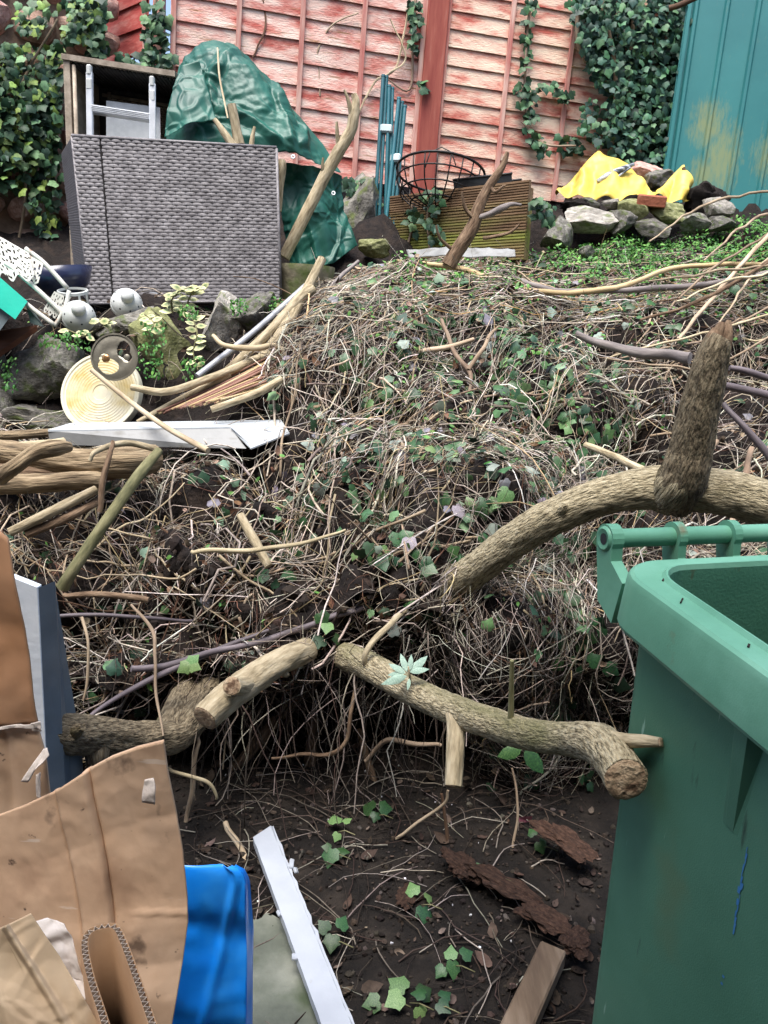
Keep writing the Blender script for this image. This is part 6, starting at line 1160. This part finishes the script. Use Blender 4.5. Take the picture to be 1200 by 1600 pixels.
for rows, mt, lb in (([(352, 1285, 1.98, 4), (385, 1350, 1.85, 5), (410, 1400, 1.75, 5), (435, 1425, 1.7, 4)], 'twig_pale', 'straight twig leaning beside the blue bag'), ([(290, 1285, 1.9, 3), (300, 1230, 1.92, 4), (308, 1150, 1.95, 3)], 'twig_grey', 'upright twig behind the big cardboard edge'), ([(262, 1200, 1.85, 2.5), (300, 1215, 1.85, 3), (325, 1225, 1.86, 3), (338, 1248, 1.86, 2)], 'twig_pale', 'pale bowed twig right of the cardboard corner'),
        ([(565, 1335, 2.0, 2), (620, 1305, 1.98, 2.5), (690, 1260, 1.95, 2.5), (700, 1235, 1.95, 2)], 'twig_pale', 'bright thin stem below the side stub'), ([(630, 1410, 1.85, 2), (720, 1408, 1.85, 2.5), (800, 1405, 1.86, 3), (935, 1430, 1.8, 2.5)], 'twig_grey', 'long twig lying level across the soil'), ([(806, 1395, 1.86, 1.6), (796, 1345, 1.93, 2.2), (808, 1275, 2.0, 2.0), (800, 1200, 2.05, 1.6)], 'twig_grey', 'upright thin stem before the rotten wood'),
        ([(690, 1240, 2.0, 2.5), (705, 1340, 1.95, 3), (735, 1375, 1.9, 2.5)], 'twig_dark', 'dark bent twig hanging below the side stub'), ([(570, 1190, 2.1, 3), (600, 1160, 2.08, 4), (640, 1157, 2.05, 4), (690, 1165, 2.03, 3)], 'twig_grey', 'looping root under the forked limb')):
    branch('twig', rows, mt, lb, 'twig', None, 7, 7, .08, wob=.012)
# stone slab
m_ = MB(); q = [atz(330, 1418, .014), atz(478, 1436, .016), atz(560, 1640, .022), atz(230, 1640, .022)]
V = []; F = []; nu, nv = 26, 22
for j in range(nv+1):
    for i in range(nu+1):
        u, v = i/nu, j/nv; p = lp(lp(q[0], q[1], u), lp(q[3], q[2], u), v); ed = min(u, 1-u, v, 1-v); p = p+Vector((.06*noise.noise(Vector((u*4, v*4, 1)))*(ed < .06), .06*noise.noise(Vector((u*4, v*4, 7)))*(ed < .06), .008*noise.noise(p*7)+.004*noise.noise(p*23)-(.04 if ed == 0 else 0))); V.append(p)
F = [(j*(nu+1)+i, (j+1)*(nu+1)+i, (j+1)*(nu+1)+i+1, j*(nu+1)+i+1) for j in range(nv) for i in range(nu)]
m_.add(V, F); tag(m_.make('stone_slab', 'slab', None, True, auto=40), 'grey-green stone paving slab beside the blue bag', 'slab')
# white plank
e = empty('white_plank', atz(480, 1450, 0), 'white painted trim plank with chipped edge lying on the slab and soil', 'plank')
pa, pb = atz(414, 1304, .09), atz(545, 1640, .055); d = (pb-pa).normalized(); sd_ = Vector((d.y, -d.x, 0)).normalized(); 
if sd_.x < 0: sd_ = -sd_
wv = .033; V = []; F = []; n = 28; L = (pb-pa).length
prof = [(-wv, 0), (wv*.72, 0), (wv*.80, -.006), (wv, -.006), (wv, -.02), (-wv, -.02)]
for i in range(n+1):
    for k, (s_, h_) in enumerate(prof):
        jag = (.006*noise.noise(Vector((i*.9, k, 3)))+(.018 if i == 0 and k in (1, 2) else 0)*random.random()) if k in (2, 3) else .0015*noise.noise(Vector((i*.7, k, 9)))
        V.append(pa+d*(L*i/n+(.012*random.random() if i == 0 else 0)+(-.02*(s_+wv)/wv if i == 0 else 0))+sd_*(s_+jag)+Vector((0, 0, h_)))
m = len(prof)
for i in range(n):
    for k in range(m): F.append((i*m+k, i*m+(k+1) % m, (i+1)*m+(k+1) % m, (i+1)*m+k))
F += [tuple(range(m-1, -1, -1)), tuple(n*m+k for k in range(m))]; mm_ = MB(); mm_.add(V, F); mm_.make('board', 'white_trim', e)
for f, s_ in ((.18, .041), (.2, .036), (.23, .042), (.42, -.036), (.62, -.037)):
    mm_ = MB(); mm_.box(pa+d*L*f+sd_*s_+Vector((0, 0, -.004)), (.012, .016, .008), rot=Euler((random.random(), random.random(), random.random())).to_matrix(), bev=.002); mm_.make('flake', 'white_trim', e)
# old timber batten and rotten wood
e1, e2 = atz(865, 1478, .05), atz(790, 1640, .06); d = (e2-e1); mm_ = MB(); mm_.box((e1+e2)/2-Vector((0, 0, .02)), (.062, d.length, .045), rot=d.to_track_quat('Y', 'Z').to_matrix(), bev=.004); tag(mm_.make('timber_batten', 'old_batten'), 'old brown timber batten at the bottom right by the bin', 'batten')
for px, py, w_, h_, z, lb in ((790, 1385, 120, 16, .03, 'long crumbling reddish bark slab on the soil'), (850, 1432, 90, 14, .03, 'second reddish bark slab nearer the bin'), (905, 1470, 50, 20, .04, 'orange-brown rotten wood chunk beside the batten'), (720, 1350, 80, 20, .05, 'dark end of rotten wood below the side stub'), (880, 1310, 110, 20, .08, 'dark brown rotten board in the shade by the bin'), (640, 1400, 40, 8, .02, 'small bark flake on the bare soil')):
    p = atz(px, py, z); rid[0] += 1; me = rock_mesh(rid[0]*2.9, 12, 4, .45); me.materials.append(MATS['red_bark']); o = link('rotten_wood', me); o.location = p; s = p.y/FPX*1.2; o.scale = (w_*s, .13, h_*s); o.rotation_euler = (R(-12), R(10), R(-28)+random.uniform(-.2, .2)); tag(o, lb, 'rotten wood', 'rotten wood on the soil')

# ------------------------------------------------------------------ wheelie bin
BW, BD, BH = .58, .74, 1.06
e = empty('wheelie_bin', (.7259, 1.0472, 0), 'green plastic wheelie bin without its lid at the right edge', 'bin')
e.rotation_euler = (Matrix.Rotation(.2955, 3, 'Z')@Matrix.Rotation(.1025, 3, 'X')@Matrix.Rotation(-.008, 3, 'Y')).to_euler()
def rr(w_, d_, r, n=7):
    out = []
    for cx, cy, a0 in ((w_/2-r, d_/2-r, 0), (-w_/2+r, d_/2-r, 90), (-w_/2+r, -d_/2+r, 180), (w_/2-r, -d_/2+r, 270)):
        for k in range(n): a = R(a0+90*k/(n-1)); out.append((cx+r*math.cos(a), cy+r*math.sin(a)))
    return out
def loft(rings, name, mt, cap0=False, cap1=False, sm=35):
    mm_ = MB(); V = []; F = []
    for w_, d_, r, z in rings: V += [(x, y, z) for x, y in rr(w_, d_, r)]
    n = 28
    for i in range(len(rings)-1):
        for k in range(n): F.append((i*n+k, i*n+(k+1) % n, (i+1)*n+(k+1) % n, (i+1)*n+k))
    if cap0: F.append(tuple(range(n-1, -1, -1)))
    if cap1: F.append(tuple((len(rings)-1)*n+k for k in range(n)))
    mm_.add(V, F); return mm_.make(name, mt, e, True, local=True, auto=sm)
bt = lambda t: (.44+.07*t, .56+.11*t)
loft([(.40, .50, .05, .0), (.44, .56, .06, .02)]+[(*bt(t), .06, .02+.95*t) for t in np.linspace(0, 1, 12)][1:]+[(.51, .67, .06, .985)], 'body', 'bin_green', True)
loft([(.512, .672, .06, .972), (.55, .71, .07, .966), (.573, .733, .08, .968), (BW, BD, .085, .975), (BW-.004, BD-.004, .085, 1.046), (BW-.010, BD-.010, .084, 1.056), (BW-.020, BD-.020, .08, BH), (BW-.085, BD-.085, .07, BH+.002), (BW-.094, BD-.094, .068, BH+.008), (BW-.100, BD-.100, .066, BH+.008), (BW-.106, BD-.106, .064, BH)], 'rim', 'bin_rim', sm=24)
loft([(BW-.106, BD-.106, .064, BH), (BW-.112, BD-.112, .06, BH-.03), (.46, .62, .06, .7), (.43, .54, .055, .3), (.40, .5, .05, .2)], 'inner_wall', 'bin_inside', False, True)
yb, zb_ = BD/2+.062, BH+.012
mm_ = MB(); mm_.tube([(-.24, yb, zb_), (.24, yb, zb_)], .0165, 20); hb_ = mm_.make('handle_bar', 'bin_rim', e, True, local=True, auto=40)
for i, x in enumerate((-.245, -.115, 0, .115, .245)):
    mm_ = MB(); t = .011 if abs(x) > .2 else .008; pr = []
    for a in np.linspace(R(-20), R(200), 12): pr.append((yb+.026*math.cos(a), zb_+.026*math.sin(a)))
    pr += [(yb-.028, zb_-.03), (yb-.07, zb_-.052), (yb-.06, zb_-.13), (yb-.01, zb_-.11)]; pr = pr if True else pr
    n = len(pr); mm_.add([(x-t, y, z) for y, z in pr]+[(x+t, y, z) for y, z in pr], [tuple(range(n-1, -1, -1)), tuple(range(n, 2*n))]+[(k, (k+1) % n, n+(k+1) % n, n+k) for k in range(n)]); mm_.make('hinge_lug', 'bin_rim', hb_, local=True)
for x in (-.258, .258):
    mm_ = MB(); Mx = Matrix.Translation((x, yb, zb_))@Matrix.Rotation(R(-90 if x < 0 else 90), 4, 'Y'); mm_.lathe([(.0001, -.02), (.010, -.02), (.010, .0), (.018, .002), (.022, -.001), (.024, -.006)], Mx, 20); o = mm_.make('bar_socket', 'bin_rim', e, True, local=True, auto=40)
    mm_ = MB(); mm_.lathe([(.0001, .0008), (.0098, .0008)], Mx, 16); mm_.make('socket_hole', 'hole', o, local=True)
for x in (-.2, .2):
    mm_ = MB(); mm_.lathe([(.02, -.02), (.085, -.022), (.1, -.015), (.1, .015), (.085, .022), (.02, .02)], Matrix.Translation((x*.92, .16, .09))@Matrix.Rotation(R(90), 4, 'Y'), 24); mm_.make('wheel', 'black_plastic', e, True, local=True, auto=40)
for s_ in (-1, 1):      # moulded gusset under the skirt
    mm_ = MB(); yg = .02; x0 = lambda z: s_*(.22+.035*(z-.02)/.95)
    mm_.quadbox([(x0(.80), yg+.004, .80), (x0(.80), yg+.034, .80), (x0(.97), yg+.045, .97), (x0(.97), yg-.008, .97)], [(x0(.80)+s_*.001, yg+.012, .80), (x0(.80)+s_*.001, yg+.026, .80), (x0(.97)+s_*.02, yg+.030, .97), (x0(.97)+s_*.02, yg+.006, .97)]); mm_.make('gusset', 'bin_green', e, local=True)
mm_ = MB()
for k in range(7):
    t = random.uniform(-.25, .3); mm_.box((-BW/2+.03+random.uniform(-.012, .02), t, BH+.0025), (random.uniform(.0015, .003), random.uniform(.004, .02), .0015), rot=Matrix.Rotation(random.random()*3, 3, 'Z'))
o = mm_.make('dirt_specks', 'black_soil', e, local=True); o['kind'] = 'stuff'
# blue paint scrape on the side
mm_ = MB(); X0 = lambda z: -(.22+.035*(z-.02)/.95)-.0012
for k in range(15):
    t = k/14; z = .80-.13*t; y = .005-.012*t+random.uniform(-.002, .002); w_ = .0026*(1-.6*abs(t-.35))*random.uniform(.2, 1.3); mm_.add([(X0(z), y-w_, z), (X0(z), y+w_, z), (X0(z-.010), y+w_*.7, z-.010), (X0(z-.010), y-w_*.8, z-.010)], [(0, 1, 2, 3)])
mm_.make('paint_scrape', 'blue_paint', e, local=True)
for z in (.585, .572):
    mm_ = MB(); mm_.add([(X0(z), -.01, z), (X0(z), -.006, z), (X0(z-.004), -.006, z-.004), (X0(z-.004), -.010, z-.004)], [(0, 1, 2, 3)]); mm_.make('paint_dab', 'blue_paint', e, local=True)
mm_ = MB(); V = []; F = []; n = 14
for j in range(n):
    for i in range(n): x, y = -.21+.42*i/(n-1), -.28+.56*j/(n-1); V.append((x, y, .84+.06*noise.noise(Vector((x*7, y*7, 2)))+.10*(i/(n-1))))
F = [(j*n+i, j*n+i+1, (j+1)*n+i+1, (j+1)*n+i) for j in range(n-1) for i in range(n-1)]; mm_.add(V, F); Mw = e.matrix_basis.copy()
Mw = Matrix.Translation(e.location)@e.rotation_euler.to_matrix().to_4x4()
o = MB(); o.add([Mw@v for v in mm_.v], mm_.f); tag(o.make('bin_contents', 'black_soil', None, True), 'dark garden waste lying inside the bin', 'garden waste')
n = 90; P = np.zeros((n, 6, 3))
for k in range(n):
    p = np.array([rng.uniform(-.19, .19), rng.uniform(-.2, .22), .90+rng.random()*.10]); d = rng.normal(0, 1, 3)*np.array([1, 1, .35]); d /= np.linalg.norm(d); L = rng.uniform(.06, .25)
    for i in range(6): q = p.copy(); q[0] = np.clip(q[0], -.2, .2); q[1] = np.clip(q[1], -.27, .27); P[k, i] = Mw@Vector(q); d = d+rng.normal(0, .15, 3); p = p+d/np.linalg.norm(d)*L/5
tube_mesh('bin_twigs', P, rng.uniform(.0008, .0028, (n, 1))*np.linspace(1, .6, 6)[None], 4, palette(n, STRAW+GREYB+DARK, .3))

# ------------------------------------------------------------------ cardboard, paper, bag and panel at the lower left
e = empty('white_board', at(70, 1225, 1.5), 'thin white panel with a dark glossy side standing behind the torn cardboard', 'panel')
q = [at(-40, 880, 1.5), at(20, 903, 1.5), at(58, 918, 1.5), at(74, 1225, 1.5), at(84, 1420, 1.5), at(-40, 1420, 1.5)]
mm_ = MB(); n = 6; bk = [p+Vector((.0, .02, 0)) for p in q]; mm_.add(q+bk, [tuple(range(6)), tuple(range(11, 5, -1))]+[(i, (i+1) % n, n+(i+1) % n, n+i) for i in range(n)]); mm_.make('face', 'panel_white', e)
mm_ = MB(); q0 = [at(58.5, 919, 1.503), at(62, 940, 1.56), at(106, 1200, 1.60), at(110, 1420, 1.6), at(86, 1420, 1.503), at(75, 1225, 1.503)]; bk = [p+Vector((.015, .05, 0)) for p in q0]
mm_.add(q0+bk, [tuple(range(6)), tuple(range(11, 5, -1))]+[(i, (i+1) % n, n+(i+1) % n, n+i) for i in range(n)]); mm_.make('side', 'panel_dark', e)
# torn upright cardboard
e = empty('torn_cardboard', at(30, 1270, 1.25), 'upright torn cardboard with glossy tape at the far left', 'cardboard')
sheet('taped_sheet', [(-80, 800, 1.22), (0, 828, 1.22), (14, 840, 1.22)], [(-80, 1140, 1.2), (0, 1135, 1.2), (62, 1132, 1.2)], [(-80, 800, 1.22), (-80, 1140, 1.2)], [(14, 840, 1.22), (30, 930, 1.21), (48, 1040, 1.2), (62, 1132, 1.2)], 24, 30, 'card_tape', e, lambda u, v, p: .003*ridged(p, 9, 3)+.004*math.sin(v*9), thick=.005)
sheet('lower_sheet', [(-80, 1142, 1.205), (0, 1137, 1.205), (60, 1134, 1.205)], [(-80, 1420, 1.18), (20, 1420, 1.18), (70, 1420, 1.18)], [(-80, 1142, 1.205), (-80, 1420, 1.18)], [(60, 1134, 1.205), (68, 1165, 1.2), (74, 1190, 1.2), (80, 1245, 1.2), (70, 1420, 1.18)], 24, 30, 'card', e, lambda u, v, p: .002*ridged(p, 9, 3)-.006*max(0, 1-abs(u-.62)/.08), thick=.005)
for top, bot_ in (([(50, 1128, 1.19), (64, 1126, 1.19), (66, 1140, 1.19)], [(52, 1140, 1.19), (60, 1142, 1.19), (66, 1141, 1.19)]), ([(68, 1170, 1.19), (74, 1168, 1.19), (78, 1180, 1.185)], [(34, 1220, 1.17), (46, 1222, 1.17), (52, 1212, 1.17)]), ([(58, 1210, 1.19), (66, 1205, 1.19)], [(58, 1245, 1.18), (64, 1248, 1.18)]), ([(0, 1135, 1.19), (30, 1131, 1.19), (60, 1130, 1.19)], [(0, 1139, 1.19), (30, 1136, 1.19), (60, 1136, 1.19)])):
    sheet('torn_edge', top, bot_, [top[0], bot_[0]], [top[-1], bot_[-1]], 12, 12, 'torn_paper', e, lambda u, v, p: .004*ridged(p, 22, 3))
# large dirty cardboard sheet
def bigc(u, v, p):
    c1 = .60+.10*v; c2 = .73+.05*v; tri = lambda c, w_: max(0, 1-abs(u-c)/w_)
    return .0012*ridged(p, 14, 3)-.006*tri(c1, .012)*min(1, 1.3-v*.6)-.008*tri(c2, .012)+.010*max(0, min(1, (u-c1)/.012, (c2-u)/.012))+.004*tri(.30+.05*v, .01)+.003*max(0, 1-abs(v-.40-.10*(u-.8))/.006)*max(0, min(1, (u-.80)/.05))
sheet('cardboard_sheet', [(-160, 1330, 1.06), (0, 1272, 1.06), (40, 1257, 1.06), (85, 1236, 1.06), (130, 1206, 1.06), (175, 1181, 1.06), (215, 1166, 1.06), (256, 1156, 1.06)], [(-160, 1800, .92), (60, 1800, .92), (245, 1800, .96)],
      [(-160, 1330, 1.06), (-160, 1800, .92)], [(256, 1156, 1.06), (263, 1205, 1.06), (276, 1270, 1.06), (286, 1330, 1.05), (293, 1400, 1.04), (294, 1440, 1.03), (286, 1500, 1.02), (276, 1560, 1.0), (262, 1640, .98), (245, 1800, .96)], 260, 150, 'card', None, bigc, thick=.006,
      label='large dirty brown cardboard sheet with vertical creases at the lower left', cat='cardboard')
e = empty('cardboard_scrap', at(233, 1250, 1.03), 'torn grey paper scrap stuck on the large cardboard sheet', 'scrap')
sheet('scrap', [(228, 1216, 1.035), (242, 1214, 1.035)], [(224, 1250, 1.03), (244, 1253, 1.03)], [(228, 1216, 1.035), (224, 1250, 1.03)], [(242, 1214, 1.035), (246, 1230, 1.03), (244, 1253, 1.03)], 8, 10, 'torn_paper', e, lambda u, v, p: .003*ridged(p, 30, 2)+.004)
# folded corrugated piece, its flutes showing along the edge
e = empty('folded_cardboard', atz(170, 1560, .62), 'folded corrugated cardboard strip showing its fluted edge', 'cardboard')
zc = at(150, 1450, .93).z; pp = [atz(x, y, zc) for x, y in ((190, 1680), (160, 1585), (141, 1525), (132, 1475), (141, 1455), (163, 1447), (181, 1449), (194, 1475), (214, 1530), (240, 1605), (262, 1680))]
path = [Vector(q) for q in spline([tuple(p) for p in pp], 14)]
nrm = [((path[min(i+1, len(path)-1)]-path[max(i-1, 0)]).cross(Vector((0, 0, 1)))).normalized() for i in range(len(path))]
def strip(off_, mt, nm, zt_=0, zag=None):
    mm_ = MB(); V = []; F = []
    for i, p in enumerate(path):
        o_ = off_ if zag is None else (zag if i % 2 else -zag); V += [p+nrm[i]*o_+Vector((0, 0, zt_)), p+nrm[i]*o_-Vector((0, -.02, .30))]
    F = [(2*i, 2*i+1, 2*i+3, 2*i+2) for i in range(len(path)-1)]; mm_.add(V, F); o = mm_.make(nm, mt, e, zag is None); md = o.modifiers.new('thickness', 'SOLIDIFY'); md.thickness = .0011; md.offset = 0; return o
strip(.0045, 'card_dark', 'liner'); strip(-.0045, 'card_dark', 'liner')
# the fluting follows a finer zigzag than the liners
fine = []; fn = []
Ls = [0]
for i in range(1, len(path)): Ls.append(Ls[-1]+(path[i]-path[i-1]).length)
nz = int(Ls[-1]/.0042)
for k in range(nz+1):
    s_ = Ls[-1]*k/nz; i = min(len(path)-2, max(0, int(np.searchsorted(Ls, s_))-1)); f = (s_-Ls[i])/(Ls[i+1]-Ls[i]+1e-9); fine.append(path[i].lerp(path[i+1], f)); fn.append(nrm[i].lerp(nrm[i+1], f))
path, nrm = fine, fn; strip(0, 'card_edge', 'fluting', .0003, .0038)
# crumpled kraft paper and white paper
sheet('kraft_paper', [(-160, 1440, .80), (0, 1450, .82), (22, 1440, .83), (48, 1427, .84)], [(-160, 1760, .72), (60, 1760, .72), (215, 1760, .74)], [(-160, 1440, .80), (-160, 1760, .72)], [(48, 1427, .84), (70, 1462, .83), (95, 1500, .82), (130, 1560, .80), (165, 1630, .78), (215, 1760, .74)], 120, 120, 'kraft', None,
      lambda u, v, p: (-.022*crease(p, 7)-.010*crease(p+Vector((3, 1, 2)), 17)+.004*ridged(p, 7, 3))*min(1, 5*v+.25)+.014*max(0, 1-abs(u-.80-.1*v)/.03)*(1-v), label='crumpled light brown wrapping paper in the bottom left corner', cat='paper')
sheet('white_paper', [(50, 1440, .93), (75, 1433, .93), (104, 1440, .93)], [(90, 1560, .88), (120, 1560, .88), (150, 1575, .88)], [(50, 1440, .93), (70, 1480, .91), (90, 1560, .88)], [(104, 1440, .93), (116, 1468, .92), (122, 1500, .91), (134, 1540, .9), (150, 1575, .88)], 30, 40, 'white_paper', None,
      lambda u, v, p: .010*ridged(p, 12, 4), label='crumpled whitish paper tucked behind the brown wrapping paper', cat='paper')
# blue bag
e = empty('blue_bag', at(330, 1600, 1.2), 'bright blue plastic bag standing beside the cardboard', 'bag')
bagd = lambda u, v, p: .010*ridged(p+Vector((2, 2, 2)), 4.5, 4)*min(1, 6*v+.1)+.02*math.sin(math.pi*min(1, u*1.1))-.006*max(0, 1-abs(v-.12-.1*u)/.04)+.010*max(0, 1-abs(u-.25-.7*(1-v))/.06)
sheet('front', [(230, 1332, 1.2), (289, 1341, 1.2), (330, 1345, 1.2), (362, 1351, 1.2)], [(150, 1900, 1.1), (280, 1900, 1.1), (380, 1900, 1.12)], [(230, 1332, 1.2), (150, 1900, 1.1)], [(362, 1351, 1.2), (376, 1358, 1.2), (384, 1372, 1.2), (384, 1450, 1.19), (386, 1500, 1.18), (380, 1900, 1.12)], 50, 70, 'blue_bag', e, bagd, thick=.001)
sheet('side', [(362, 1352, 1.202), (368, 1351, 1.24)], [(380, 1900, 1.122), (392, 1900, 1.22)], [(362, 1352, 1.202), (376, 1359, 1.202), (384, 1373, 1.202), (384, 1450, 1.192), (386, 1500, 1.182), (380, 1900, 1.122)], [(368, 1351, 1.24), (382, 1358, 1.25), (390, 1374, 1.26), (396, 1450, 1.26), (395, 1500, 1.26), (392, 1900, 1.22)], 12, 70, 'blue_bag', e, lambda u, v, p: .005*ridged(p, 6, 3)*math.sin(math.pi*u), thick=.001)
